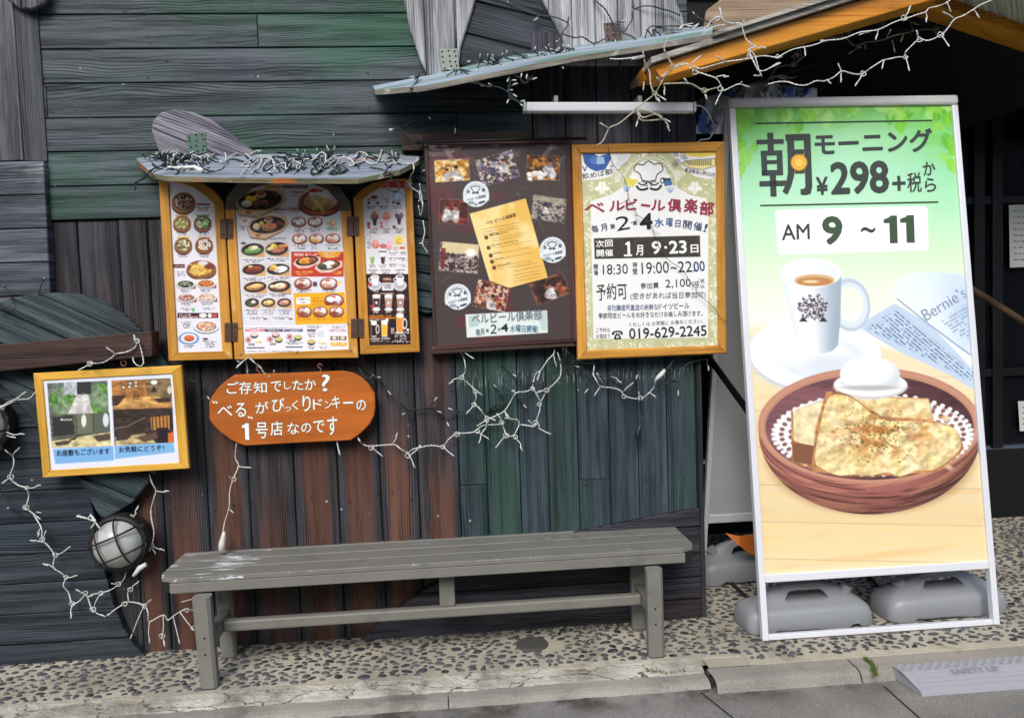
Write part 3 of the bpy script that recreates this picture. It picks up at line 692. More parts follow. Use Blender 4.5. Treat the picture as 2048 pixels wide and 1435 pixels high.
class Ink:
    """lettering and line work: flat coloured faces a hair above the sheet"""
    def __init__(s, plane, k=1.0, org=(0, 0), lift=.0008): s.pl = plane; s.k = k; s.org = np.array(org, float); s.V = []; s.F = []; s.C = []; s.lift = lift
    def put(s, pts, F, col, layer=1):
        n = sum(len(v) for v in s.V); p = s.pl.at(np.asarray(pts, float)*s.k+s.org, s.lift+layer*.0005)
        s.V.append(p); s.F += [tuple(i+n for i in f) for f in F]; s.C.append(np.tile(lin(col), (len(p), 1)))
    def poly(s, pts, col, layer=1): s.put(pts, [tuple(range(len(pts)))], col, layer)
    def ell(s, cx, cy, rx, ry, col, layer=1, n=24, ang=0): s.poly([(cx+rx*math.cos(t)*math.cos(ang)-ry*math.sin(t)*math.sin(ang), cy+rx*math.cos(t)*math.sin(ang)+ry*math.sin(t)*math.cos(ang)) for t in np.linspace(0, 6.2832, n, endpoint=False)], col, layer)
    def line(s, pts, w, col, layer=1, sm=True, closed=False):
        pts = [np.array(p, float) for p in pts]
        if sm and len(pts) > 2: pts = [np.array(p) for p in smoothpath([(a[0], a[1], 0) for a in pts], step=6)]; pts = [p[:2] for p in pts]
        L = []; R = []
        for i, p in enumerate(pts):
            t = pts[min(i+1, len(pts)-1)]-pts[max(i-1, 0)]; t = t/(np.linalg.norm(t)+1e-9); nn = np.array((-t[1], t[0]))*w/2
            L.append(p+nn); R.append(p-nn)
        m = len(pts); s.put(L+R, [(i, i+1, m+i+1, m+i) for i in range(m-1)], col, layer)
    def text(s, t, p0, p1, h, col, bold=0.0, layer=2, slant=0.0, wob=0.0):
        V, T = glyphs(t, min(bold, 0.0)); p0, p1 = np.array(p0, float), np.array(p1, float); d = p1-p0; u = d/np.linalg.norm(d); up = np.array((u[1], -u[0]))
        x, y = V[:, 0].copy(), V[:, 1].copy()
        if wob:
            a, b = random.uniform(0, 6), random.uniform(0, 6); n = len(t)
            y = y+wob*np.sin(x*n*2.1+a)*.6+wob*np.sin(x*n*4.7+b)*.5*(y-.5); x = x+wob*.35/n*np.sin(y*5+x*n*3+b)
        L = np.linalg.norm(d); e = max(bold, 0)*h*1.05; kx, ky = max(.3, 1-2*e/L), max(.3, 1-2*e/max(h, 1e-6))
        q = p0+np.outer((x-.5)*kx+.5, d)+np.outer(((y-.5)*ky+.5)*h, up)+np.outer(y*h*slant, u)
        sh = [(0, 0)]+([(e*math.cos(k), e*math.sin(k)) for k in np.linspace(0, 2*math.pi, 9)[:-1]] if e > 0 else [])
        if e > 0 and e*s.k < .6: sh = [(e, 0), (-e, 0), (0, e), (0, -e)]
        for i_, (ox, oy) in enumerate(sh): s.put(q+u*ox+up*oy, T, col, layer+i_*.05)
    def one(s, x0, x1, yt, yb, sl, col, layer=2):
        w_ = x1-x0; h = yb-yt; f = lambda a, b: (x0+a*w_+sl*b*h, yt+b*h)
        s.poly([f(0, .14), f(.42, .06), f(.52, 0), f(1, 0), f(1, 1), f(.42, 1), f(.42, .27), f(0, .27)], col, layer)
    def build(s, name, mat, parent, label=None):
        return add(name, np.vstack(s.V), s.F, mat, parent, col=np.vstack(s.C), label=label)

m_print = printmat('printed_paper', .45)
m_lam = printmat('laminated_print', .4, .25, .15)
m_film = printmat('print_under_plastic', .5, .55, .4)
m_ink = printmat('ink', .5)
W_or = wood('orange_varnished_pine', C4(150, 98, 36), C4(188, 130, 50), C4(204, 150, 72), [(C4(150, 98, 44), 3.0, .5, .75, .6), (C4(210, 176, 120), 7.0, .62, .75, .5)], rough=.4, bump=.15, tone=.2, depth=.001)
W_bn = wood('brown_painted_frame', C4(38, 24, 24), C4(66, 46, 44), C4(84, 62, 60), tone=.15, rough=.4, bump=.15, depth=.001)

def frame_ring(name, outer, inner, plane, depth, mat, parent, k=1.0, org=(0, 0), bev=.002, gap=.0):
    """a mitred frame: one bar for each side, between matching outer and inner outlines (sheet coordinates)"""
    V = []; F = []; W = []; org = np.array(org, float)
    o = plane.at(np.array(outer, float)*k+org, 0); i_ = plane.at(np.array(inner, float)*k+org, 0); n = len(o); N = plane.n
    for j in range(n):
        a, b, c, d = o[j], o[(j+1) % n], i_[(j+1) % n], i_[j]
        L = np.linalg.norm(b-a); r = random.random(); base = len(V); e = bev
        t = (b-a)/(L+1e-9); m = (c+d)/2-(a+b)/2; m = m/(np.linalg.norm(m)+1e-9)
        g = t*0.0011
        fr = [a+m*e+t*e, b+m*e-t*e, c-m*e-g, d-m*e+g]
        sd = [a, b, c, d]; bk = [q-N*depth for q in sd]
        fr = [q for q in fr]; sd2 = [q-N*e for q in sd]
        V += fr+sd2+bk
        wd = np.linalg.norm((d-a)); u = [0, L, L, 0]; v = [0, 0, wd, wd]
        W += [(u[q]+r*3, v[q], r) for q in range(4)]*3
        F.append(tuple(base+q for q in range(4)))
        for l in (0, 1):
            F += [(base+l*4+q, base+(l+1)*4+q, base+(l+1)*4+(q+1) % 4, base+l*4+(q+1) % 4) for q in range(4)]
    return add(name, V, F, mat, parent, wuv=W)
def slab(name, pts, plane, off, depth, mat, parent, k=1.0, org=(0, 0), bevel=0.0, W=None, **kw):
    q = plane.at(np.array(pts, float)*k+np.array(org, float), off)
    return MB().prism(q, -plane.n*depth, W).build(name, mat, parent, bevel=bevel, **kw)

# ================================================================== three-leaved menu board
YM = 3.40; plM = VP(YM)
cx, cz = P(580, 720, YM)[0], P(580, 720, YM)[2]
menu = thing('menu_board', 'three leaved orange framed menu board with arched leaves full of dish photographs', 'menu board', (cx, YM+.03, cz))
ZK = .2719
def arc_pts(pts): return pts
def dish(r, cx, cy, rx, ry, rim, foods, seed, inner=.82, sh=True, up=.12, ang=0, sc=.16):
    if sh: r.ell(cx, cy+ry*.22, rx*1.0, ry*.98, tuple(c*.55 for c in rim), ang)
    r.ell(cx, cy, rx, ry, rim, ang)
    r.ell(cx, cy-ry*.02, rx*inner, ry*inner*.96, tuple(c*.5 for c in foods[0]), ang)
    fs = [np.array(f, float) for f in foods]
    def colf(X, Y):
        n = fbm(X/(rx*sc)+seed*3.1, Y/(ry*sc*1.1)+seed, seed, 3); o = fs[0]*np.ones(X.shape+(1,))
        for i, f in enumerate(fs[1:]):
            nn = fbm(X/(rx*sc)+seed*7.7+i*13, Y/(ry*sc)+i*5, seed+i*31, 3); m = sst(nn, .48, .58)[..., None]; o = o*(1-m)+f*m
        return o*(.6+.75*n[..., None])
    r.ell(cx, cy-ry*up*.4, rx*inner*.9, ry*inner*.86, colf, ang)
def blob(r, cx, cy, rx, ry, c, seed, ang=0, k=.5):
    c = np.array(c, float)
    r.ell(cx, cy, rx, ry, lambda X, Y: np.clip(c*(1-k/2+k*fbm(X/(rx*.3)+seed, Y/(ry*.3), seed, 3))[..., None]*(1.06-.25*((Y-cy)/ry))[..., None], 0, 255), ang)
def caption(r, x, y, w_, rows=2, h=8, col=(60, 56, 60)):
    for i in range(rows):
        k = 1 if i == 0 else .7
        r.fine(x+w_*(1-k)*.5, y+i*h*1.5, x+w_*(1+k)*.5, h, col)

# ---- left leaf
L0 = (300, 340)
oL = [(64, 78), (300, 78), (385, 95), (470, 150), (540, 232), (606, 1390), (137, 1402)]
iL = [(134, 88), (240, 100), (310, 125), (400, 182), (470, 250), (530, 1332), (202, 1340)]
frame_ring('left_leaf_frame', oL, iL, plM, .035, W_or, menu, ZK, L0)
slab('leaf_panel', [(70, 82), (300, 84), (500, 200), (535, 240), (600, 1380), (145, 1395)], plM, -.012, .02, m_back, menu, ZK, L0)
r = Ras([(130, 80), (470, 80), (533, 1340), (200, 1345)], 3.2, ZK, L0)
r.I[...] = (232, 230, 236)
wd_ = (150, 92, 58)
r.fine(165, 125, 240, 14, (250, 250, 250)); r.fine(160, 150, 240, 14, (250, 250, 250))
dish(r, 246, 240, 88, 76, wd_, [(176, 140, 100), (120, 50, 40), (232, 214, 180), (70, 40, 30)], 1)
for k in range(10):
    t = k*.628; r.line([(246, 240), (246+44*math.cos(t), 235+32*math.sin(t))], 7, (120, 52, 46), .7)
r.rect(340, 245, 442, 260, (150, 84, 66)); caption(r, 335, 275, 105, 3)
for (x, y, f, s_, bar) in ((236, 395, [(216, 196, 120), (240, 236, 210), (160, 120, 60), (120, 150, 70)], 2, (214, 164, 70)), (388, 393, [(60, 120, 56), (40, 90, 44), (150, 190, 110), (220, 210, 180)], 3, (70, 160, 70)),
                           (245, 555, [(190, 196, 150), (120, 140, 80), (230, 220, 180), (110, 70, 50)], 4, (226, 180, 40)), (398, 553, [(170, 110, 80), (240, 236, 226), (90, 50, 40), (230, 200, 150)], 5, (222, 180, 110))):
    r.rect(x-46, y-64, x+46, y-50, bar); dish(r, x, y, 66, 58, wd_, f, s_); caption(r, x-45, y+70, 90, 2)
for k in range(5):
    t = k*1.256; xx, yy = 398+34*math.cos(t), 548+28*math.sin(t); r.poly([(xx-15, yy-10), (xx+12, yy-14), (xx+16, yy+9), (xx-11, yy+13)], (244, 240, 232)); r.ell(xx, yy, 4, 4, (80, 40, 34))
r.rect(172, 692, 256, 720, (96, 44, 40)); r.fine(180, 706, 250, 9, (240, 230, 220))
dish(r, 378, 730, 110, 66, wd_, [(214, 166, 74), (240, 212, 120), (190, 130, 50)], 6, sc=.1)
for k in range(22):
    a = random.uniform(-.9, .9); xx, yy = random.uniform(310, 420), random.uniform(700, 770); r.line([(xx-24*math.cos(a), yy-24*math.sin(a)), (xx+24*math.cos(a), yy+24*math.sin(a))], 7, (random.randint(214, 246), random.randint(180, 206), 96))
r.ell(390, 684, 36, 17, (230, 220, 214)); r.ell(438, 710, 38, 20, (128, 60, 54))
caption(r, 185, 750, 85, 3, 9)
for (x, y, f, s_) in ((262, 840, [(46, 56, 40), (220, 214, 190), (70, 90, 50)], 7), (412, 836, [(214, 128, 60), (236, 170, 90), (180, 80, 40)], 8), (268, 938, [(196, 130, 110), (236, 220, 210), (150, 70, 60)], 9), (420, 936, [(226, 196, 170), (220, 130, 90), (250, 240, 226)], 10)):
    r.rect(x-76, y-34, x+76, y+34, (236, 228, 222)); r.poly([(x, y+34), (x+76, y), (x+76, y+34)], (164, 84, 76)); dish(r, x, y, 70, 32, (244, 242, 240), f, s_, .84); caption(r, x-45, y+44, 90, 2)
r.ell(318, 1026, 14, 16, (130, 190, 140)); caption(r, 225, 1018, 80, 2); caption(r, 384, 1014, 90, 2)
r.rect(202, 1050, 502, 1088, (74, 34, 34)); r.fine(215, 1064, 300, 10, (250, 240, 240)); r.fine(215, 1080, 355, 10, (250, 240, 240)); r.ell(390, 1069, 30, 16, (236, 236, 230)); r.ell(440, 1069, 15, 16, (240, 240, 240)); r.rect(460, 1058, 492, 1082, (214, 80, 80))
caption(r, 228, 1118, 80, 4, 9)
dish(r, 414, 1150, 92, 46, (236, 236, 240), [(230, 178, 140), (214, 120, 90), (244, 216, 190)], 11, .8); r.ell(286, 1238, 76, 46, (116, 150, 200)); r.ell(286, 1236, 60, 36, (226, 230, 238)); blob(r, 288, 1236, 38, 24, (206, 96, 60), 3); caption(r, 245, 1292, 80, 2)
r.ell(408, 1242, 20, 8, (80, 60, 60)); caption(r, 390, 1260, 100, 4, 9)
r.build('left_menu_sheet', plM, m_lam, menu, mask=[(130, 84), (245, 98), (318, 125), (402, 180), (473, 250), (533, 1335), (200, 1343)], off=-.008)

# ---- centre leaf
C0 = (440, 340)
oC = [(38, 288), (48, 200), (130, 95), (420, 70), (700, 85), (880, 130), (958, 240), (965, 300), (1017, 1380), (108, 1392)]
iC = [(108, 290), (110, 240), (230, 135), (420, 86), (650, 90), (790, 145), (884, 252), (890, 300), (946, 1318), (176, 1350)]
fo = frame_ring('centre_leaf_frame', [oC[0], oC[7], oC[8], oC[9]], [iC[0], iC[7], iC[8], iC[9]], plM, .035, W_or, menu, ZK, C0)
W_ga = wood('grey_weathered_arch', C4(60, 56, 52), C4(92, 86, 80), C4(120, 112, 104), tone=.1, bump=.3)
V = plM.at(np.array(oC[:8]+iC[:8][::-1], float)*ZK+np.array(C0), .001)
MB().prism(V, (0, .03, 0)).build('centre_leaf_arch', W_ga, menu)
slab('leaf_panel', [(45, 290), (60, 200), (300, 100), (700, 100), (950, 240), (1010, 1380), (112, 1388)], plM, -.012, .02, m_back, menu, ZK, C0)
r = Ras([(104, 84), (890, 84), (948, 1322), (174, 1352)], 3.4, ZK, C0)
r.I[...] = (228, 226, 234)
r.rect(330, 112, 458, 134, (222, 184, 60)); r.rect(462, 112, 648, 134, (92, 80, 74)); r.fine(345, 124, 448, 10, (120, 90, 40)); r.fine(480, 124, 630, 10, (210, 200, 190))
def skillet(x, y, rx, ry, seed, tray=(222, 188, 150), big=True):
    if big:
        r.poly([(x-rx*1.12, y+ry*.2), (x-rx*.8, y-ry*.7), (x+rx*.2, y-ry*1.15), (x+rx*1.0, y-ry*.95), (x+rx*1.12, y-ry*.2), (x+rx*.8, y+ry*.6), (x-rx*.1, y+ry*1.5), (x-rx*.9, y+ry*1.3)], tuple(c*.7 for c in tray))
        r.poly([(x-rx*1.12, y+ry*.1), (x-rx*.8, y-ry*.75), (x+rx*.2, y-ry*1.2), (x+rx*1.0, y-ry*1.0), (x+rx*1.12, y-ry*.3), (x+rx*.8, y+ry*.45), (x-rx*.1, y+ry*1.25), (x-rx*.9, y+ry*1.1)], tray)
        r.ell(x-rx*.5, y+ry*.95, rx*.13, ry*.16, (190, 110, 70))
    r.ell(x, y-ry*.1, rx*.94, ry*.86, (66, 50, 50), -.12); r.ell(x, y-ry*.14, rx*.86, ry*.74, (40, 28, 28), -.12)
skillet(296, 232, 172, 84, 1)
for i in range(9): blob(r, 270+random.uniform(-20, 110), 240+random.uniform(-26, 26), 30, 20, (128, 74, 66), i, random.random(), .9)
for i in range(3): blob(r, 205+22*i, 205+random.uniform(-12, 12), 17, 24, (238, 196, 50), i, .5)
blob(r, 196, 248, 40, 26, (232, 214, 180), 5, 0, .6); r.ell(300, 178, 38, 26, (226, 200, 190)); r.ell(300, 172, 30, 18, (190, 96, 66)); r.rect(340, 160, 400, 190, (70, 50, 52)); r.fine(395, 180, 475, 20, (214, 190, 110))
caption(r, 385, 290, 90, 3)
r.ell(182, 376, 46, 32, (236, 232, 232)); blob(r, 182, 366, 20, 18, (222, 180, 150), 3); caption(r, 135, 412, 60, 3)
skillet(350, 412, 140, 72, 2)
blob(r, 362, 418, 58, 30, (190, 120, 84), 4, -.1, .8); blob(r, 268, 416, 26, 26, (230, 210, 176), 5); [blob(r, 296+14*i, 398-6*i, 11, 18, (240, 196, 50), i) for i in range(2)]
r.ell(356, 366, 32, 20, (226, 200, 190)); r.ell(356, 362, 24, 13, (190, 90, 60)); [blob(r, 424+16*i, 386+6*i, 16, 14, (120, 66, 54), i) for i in range(3)]
caption(r, 350, 500, 150, 2)
def pan(x, y, rx, ry, items, seed):
    r.rect(x-rx-6, y-ry-6, x+rx+6, y+ry+10, (222, 214, 208)); r.poly([(x-10, y+ry+10), (x+rx+6, y+4), (x+rx+6, y+ry+10)], (214, 170, 120))
    r.ell(x, y, rx, ry, (70, 56, 54), -.1); r.ell(x, y-2, rx*.9, ry*.84, (46, 34, 32), -.1)
    for i, (dx, dy, a, b, c) in enumerate(items): blob(r, x+dx*rx, y+dy*ry, a*rx, b*ry, c, seed+i, -.15, .8)
pan(240, 585, 84, 46, [(0, .2, .78, .5, (104, 150, 74)), (-.2, .1, .5, .4, (130, 176, 90)), (.1, -.3, .4, .34, (240, 234, 220)), (-.15, -.35, .2, .2, (238, 206, 70))], 20)
pan(418, 580, 84, 50, [(.1, .2, .6, .4, (176, 116, 84)), (.4, -.35, .56, .3, (200, 130, 70)), (-.3, -.4, .3, .36, (238, 190, 80)), (-.6, 0, .3, .3, (226, 190, 140))], 24)
caption(r, 160, 660, 165, 2, 9); caption(r, 345, 652, 165, 2, 9); r.ell(172, 538, 18, 9, (70, 70, 84))
pan(248, 730, 84, 40, [(0, 0, .75, .62, (120, 56, 48)), (.2, -.1, .5, .4, (140, 70, 60)), (-.3, -.5, .2, .2, (236, 190, 70))], 30)
pan(428, 730, 84, 40, [(.2, 0, .62, .6, (240, 236, 228)), (-.5, -.1, .3, .4, (214, 140, 70)), (-.4, -.5, .3, .26, (238, 196, 80))], 34)
caption(r, 168, 796, 170, 2, 9); caption(r, 345, 790, 170, 2, 9)
pan(258, 860, 84, 40, [(0, 0, .76, .6, (196, 132, 86)), (.1, -.2, .4, .4, (236, 196, 130)), (-.5, .1, .3, .3, (214, 160, 90))], 40)
pan(436, 856, 84, 42, [(0, 0, .7, .6, (186, 120, 84)), (.05, -.15, .44, .46, (244, 240, 232)), (.05, -.15, .2, .22, (240, 190, 60)), (-.6, 0, .24, .3, (226, 200, 160))], 44)
caption(r, 175, 920, 170, 2, 9); caption(r, 355, 912, 170, 2, 9)
for i, (x, it) in enumerate(((235, [(0, .1, .7, .5, (120, 130, 90)), (.2, -.2, .3, .36, (244, 240, 230)), (-.4, 0, .3, .4, (80, 90, 60))]), (354, [(0, 0, .75, .6, (220, 176, 100)), (.1, -.1, .4, .3, (240, 214, 150))]), (472, [(0, 0, .75, .6, (208, 140, 116)), (.1, -.1, .4, .3, (226, 170, 144))]))):
    pan(x, 975, 52, 32, it, 50+i); caption(r, x-52, 1030, 106, 3, 9)
for x in (185, 372):
    r.rect(x, 1070, x+172, 1112, (206, 204, 210)); r.rect(x+2, 1072, x+170, 1110, (236, 234, 240)); caption(r, x+15, 1084, 120, 2); r.ell(x+148, 1094, 16, 8, (150, 110, 90))
# curry side
r.fine(505, 162, 605, 14, (150, 110, 70)); r.fine(530, 185, 580, 12, (150, 110, 70)); caption(r, 515, 280, 80, 3, 9)
dish(r, 735, 236, 158, 92, (176, 92, 62), [(206, 150, 110), (190, 120, 84)], 60, .86); blob(r, 800, 205, 70, 60, (238, 234, 232), 3, .5, .4); blob(r, 700, 190, 50, 40, (226, 214, 210), 6); blob(r, 740, 255, 92, 52, (200, 150, 104), 7)
r.line([(690, 285), (780, 225)], 26, (238, 206, 130)); r.line([(700, 232), (760, 300)], 24, (246, 220, 150)); r.ell(690, 152, 36, 14, (214, 76, 60))
def curry(x, y, rx, ry, c, bgc=(232, 226, 224), plate=(172, 84, 72)):
    r.rect(x-rx-4, y-ry-4, x+rx+4, y+ry+4, bgc); dish(r, x, y, rx, ry, plate, [(228, 214, 206), (240, 236, 232)], int(x+y), .86)
    blob(r, x-rx*.15, y+ry*.3, rx*.6, ry*.42, c, int(x), -.1, .8); blob(r, x+rx*.3, y-ry*.2, rx*.4, ry*.5, (242, 240, 238), 3); r.ell(x-rx*.1, y-ry*.5, rx*.3, ry*.2, (214, 110, 90))
for (x, y, c) in ((578, 380, (110, 120, 80)), (700, 378, (232, 226, 220)), (586, 504, (196, 140, 104)), (708, 504, (232, 180, 70)), (830, 502, (214, 150, 120))): curry(x, y, 56, 36, c)
r.ell(574, 388, 18, 14, (246, 244, 236)); r.ell(572, 516, 22, 16, (250, 246, 240)); r.ell(572, 516, 9, 8, (238, 180, 60))
r.rect(766, 345, 884, 450, (206, 232, 214)); blob(r, 822, 390, 38, 26, (214, 170, 140), 4, 0, .9); caption(r, 775, 428, 100, 2, 9)
for x in (530, 648): caption(r, x, 428, 106, 3, 9)
for x in (540, 656, 778): caption(r, x, 552, 106, 3, 9)
r.rect(524, 600, 910, 784, (196, 62, 46)); r.ell(805, 600, 86, 48, (240, 160, 40)); r.rect(715, 540, 900, 599, (228, 226, 234)); caption(r, 778, 552, 106, 3, 9); r.ell(830, 502, 1, 1, (255, 255, 255))
r.fine(545, 622, 715, 18, (250, 230, 210)); r.fine(760, 612, 850, 12, (250, 240, 200)); r.fine(745, 632, 870, 12, (250, 240, 200))
for (x, y, c) in ((640, 672, (232, 150, 60)), (800, 704, (236, 230, 214))):
    r.poly([(x-104, y+20), (x-80, y-16), (x, y-40), (x+100, y-34), (x+98, y+8), (x+10, y+48), (x-60, y+52)], (238, 206, 196)); r.ell(x, y-4, 84, 34, (52, 38, 38), -.15); blob(r, x-10, y-4, 52, 26, c, 9, -.1, .8); blob(r, x+40, y-10, 30, 18, (150, 84, 60), 4)
blob(r, 756, 712, 30, 24, (70, 80, 60), 4); r.ell(812, 682, 32, 16, (250, 246, 236)); r.ell(600, 718, 16, 7, (226, 180, 160)); r.ell(752, 746, 16, 7, (226, 180, 160))
for (x, y) in ((545, 748), (820, 750)): r.fine(x, y, x+140 if x < 700 else x+75, 12, (250, 196, 80)); r.fine(x+20, y+16, x+110 if x < 700 else x+70, 10, (250, 196, 80))
for (x, c) in ((612, (150, 70, 60)), (800, (222, 170, 140))):
    curry(x, 832, 66, 42, c, (230, 228, 236)); caption(r, x-50, 882, 110, 2, 9)
r.rect(684, 822, 714, 856, (90, 66, 80)); r.rect(862, 816, 894, 846, (240, 214, 150))
r.poly([(541, 906), (916, 898), (938, 1128), (556, 1136)], (240, 176, 34)); r.poly([(560, 938), (662, 932), (664, 984), (562, 988)], (250, 246, 238)); r.fine(570, 950, 652, 12); r.fine(590, 972, 632, 9)
for k in range(3): r.fine(680, 942+k*22, 765, 11, (200, 110, 30))
curry(838, 955, 72, 46, (140, 64, 50), (240, 176, 34)); r.ell(815, 952, 26, 20, (250, 246, 240))
for x, c in ((620, (160, 80, 60)), (738, (190, 120, 60)), (856, (150, 74, 64))): curry(x, 1038, 55, 38, c, (240, 176, 34)); [r.fine(x-48, 1084+k*15, x+50, 9, (196, 104, 26)) for k in range(2)]
# bottom strip
r.rect(172, 1142, 948, 1330, (240, 238, 244)); r.fine(185, 1162, 610, 10, (150, 130, 140))
for x0, x1, c in ((184, 326, (226, 140, 140)), (328, 464, (84, 80, 84)), (472, 610, (110, 104, 150)), (640, 704, (110, 100, 104)), (806, 926, (214, 170, 180))): r.rect(x0, 1170, x1, 1188, c); r.fine(x0+30, 1179, x1-30, 9, (250, 246, 246))
def bowl(x, y, c): r.ell(x, y+5, 28, 22, (46, 44, 48)); r.ell(x, y-2, 26, 16, c)
for x, y in ((208, 1248), (368, 1244), (512, 1226)): r.ell(x, y, 27, 25, (214, 186, 184)); r.ell(x, y, 10, 12, (180, 80, 80))
bowl(252, 1210, (236, 214, 210)); blob(r, 285, 1254, 34, 20, (236, 230, 190), 2); bowl(410, 1208, (236, 200, 200)); bowl(432, 1244, (216, 206, 130)); bowl(574, 1228, (206, 206, 130)); bowl(672, 1262, (216, 200, 120)); blob(r, 757, 1262, 36, 22, (238, 232, 190), 4); r.ell(740, 1206, 26, 26, (216, 220, 226))
for k, (x, y) in enumerate(((840, 1236), (902, 1236), (844, 1280), (904, 1280))): r.rect(x-28, y-14, x+28, y+14, (100, 80, 70) if k < 2 else (232, 170, 60)); blob(r, x, y, 18, 11, (230, 210, 180) if k < 2 else (240, 200, 100), k)
r.rect(196, 1302, 326, 1312, (110, 104, 106)); r.rect(484, 1296, 608, 1306, (110, 104, 106)); [caption(r, x, 1300, 60, 2, 8) for x in (640, 726)]; r.fine(195, 1332, 600, 7); [caption(r, x, 1150, 110, 2, 7) for x in (640, 815)]; caption(r, 640, 1200, 66, 3, 8); caption(r, 480, 1268, 130, 2, 7)
r.build('centre_menu_sheet', plM, m_lam, menu, mask=[(107, 1360), (107, 242), (150, 190), (230, 132), (330, 100), (420, 86), (640, 88), (720, 108), (800, 148), (886, 252), (948, 1330), (174, 1356)], off=-.008)
for t, x, y, w_ in (('¥398', 208, 1290, 46), ('¥398', 366, 1287, 44), ('¥298', 512, 1264, 44)):
    ik = Ink(plM, ZK, C0, -.0072); ik.text(t, (x, y), (x+w_, y-1), 17, (60, 50, 54), .01); ik.build('price_lettering', m_ink, menu)
for (x, y) in ((143, 1160), (155, 1356), (944, 1128), (962, 1326), (564, 1340)):
    c = plM.at(np.array([(x, y)], float)*ZK+np.array(C0))[0]; MB().prism([c+np.array((.004*math.cos(t), -.004, .004*math.sin(t))) for t in np.linspace(0, 6.28, 9)[:-1]], (0, .004, 0)).build('screw', m_zinc, menu)

# ---- right leaf
R0 = (690, 340)
oR = [(60, 205), (110, 150), (200, 95), (320, 66), (490, 62), (550, 1336), (113, 1355)]
iR = [(128, 222), (150, 200), (225, 148), (330, 84), (438, 76), (484, 1282), (180, 1290)]
frame_ring('right_leaf_frame', oR, iR, plM, .035, W_or, menu, ZK, R0)
slab('leaf_panel', [(66, 208), (200, 100), (480, 70), (545, 1330), (118, 1350)], plM, -.012, .02, m_back, menu, ZK, R0)
r = Ras([(124, 76), (440, 76), (486, 1284), (178, 1292)], 3.2, ZK, R0)
r.I[...] = (232, 226, 228)
r.rect(120, 60, 445, 140, (214, 66, 74))
r.ell(340, 200, 230, 70, (232, 226, 228))
def sundae(x, y, c, seed): blob(r, x, y-20, 32, 26, c[0], seed, 0, .9); blob(r, x-2, y-48, 15, 20, c[1], seed+1, 0, .8); r.poly([(x-16, y+2), (x+18, y+2), (x+10, y+46), (x-8, y+46)], c[2]); r.ell(x, y+50, 16, 5, (210, 206, 206))
blob(r, 214, 200, 24, 14, (86, 66, 56), 1, 0, 1.); r.ell(214, 222, 24, 12, (200, 214, 206)); blob(r, 300, 205, 30, 22, (214, 210, 208), 2, 0, .4); r.line([(275, 190), (300, 210), (320, 200)], 4, (110, 110, 110)); r.ell(390, 195, 42, 44, (186, 214, 230)); blob(r, 390, 200, 26, 30, (226, 234, 240), 3); blob(r, 392, 246, 16, 10, (60, 50, 60), 3)
for x, y, c in ((174, 242, (120, 80, 76)), (240, 242, (110, 104, 104)), (357, 237, (190, 90, 90)), (174, 214, (196, 150, 120)), (173, 396, (100, 70, 66)), (174, 419, (196, 90, 84)), (268, 392, (222, 140, 140)), (270, 418, (214, 110, 110)), (361, 419, (80, 74, 80)), (314, 240, (190, 180, 180))): r.ell(x, y, 12, 12, c)
for x in (160, 250, 350): caption(r, x, 268, 70, 2, 9)
sundae(218, 362, [(150, 104, 76), (196, 150, 110), (60, 40, 40)], 1); sundae(306, 362, [(230, 130, 120), (238, 160, 150), (236, 190, 190)], 4); sundae(397, 355, [(120, 90, 104), (230, 226, 230), (70, 56, 64)], 7)
for x in (165, 258, 352): caption(r, x+10, 432, 70, 3, 9)
r.rect(146, 470, 340, 590, (244, 240, 240)); r.rect(340, 470, 460, 592, (242, 226, 214)); r.ell(172, 495, 20, 22, (120, 110, 110), inner=.86); blob(r, 226, 545, 30, 34, (236, 150, 136), 2, .4, .7); blob(r, 320, 550, 26, 40, (240, 180, 186), 5); r.poly([(246, 492), (318, 486), (306, 578), (258, 580)], (232, 236, 242)); r.ell(282, 560, 28, 18, (224, 120, 120)); r.ell(280, 490, 36, 10, (250, 250, 252))
r.poly([(360, 484), (428, 484), (408, 550), (382, 552)], (242, 234, 216)); blob(r, 396, 516, 28, 30, (246, 206, 70), 3); r.rect(402, 565, 440, 580, (190, 100, 70)); caption(r, 155, 530, 45, 4, 9); caption(r, 355, 572, 36, 2, 7)
r.rect(148, 592, 462, 764, (238, 234, 236)); r.poly([(180, 616), (222, 616), (212, 692), (190, 692)], (226, 234, 226)); r.poly([(184, 640), (218, 640), (211, 690), (191, 690)], (150, 190, 110)); r.poly([(258, 606), (300, 606), (292, 692), (266, 692)], (230, 230, 232)); r.poly([(262, 640), (296, 638), (290, 690), (268, 690)], (76, 56, 58)); r.ell(279, 622, 18, 16, (244, 244, 246)); r.rect(246, 596, 306, 604, (90, 80, 84))
for y in (608, 650, 694): r.fine(325, y, 446, 10); r.fine(330, y+14, 370, 8); r.fine(415, y+14, 450, 8)
caption(r, 175, 700, 56, 2, 8); caption(r, 248, 700, 56, 2, 8); [caption(r, x, 735, 75, 3, 8) for x in (168, 262, 366)]
r.rect(150, 764, 490, 1300, lambda X, Y: np.array((44, 26, 26))*(.55+.9*fbm(X/60, Y/40, 5)[..., None]))
for x, c in ((220, (220, 206, 196)), (403, (210, 206, 206))):
    r.ell(x, 848, 52, 40, (206, 204, 208)); r.ell(x, 846, 30, 22, (176, 174, 180)); r.poly([(x-30, 784), (x+32, 784), (x+22, 850), (x-18, 850)], (238, 236, 240)); r.ell(x, 784, 31, 15, (246, 244, 246)); r.ell(x, 784, 25, 11, c); r.ell(x-34, 806, 14, 16, (238, 236, 240), inner=.55)
for k in range(5): r.line([(385+8*k, 784+random.uniform(-5, 5)), (395+8*k, 782+random.uniform(-5, 5))], 4, (60, 50, 50))
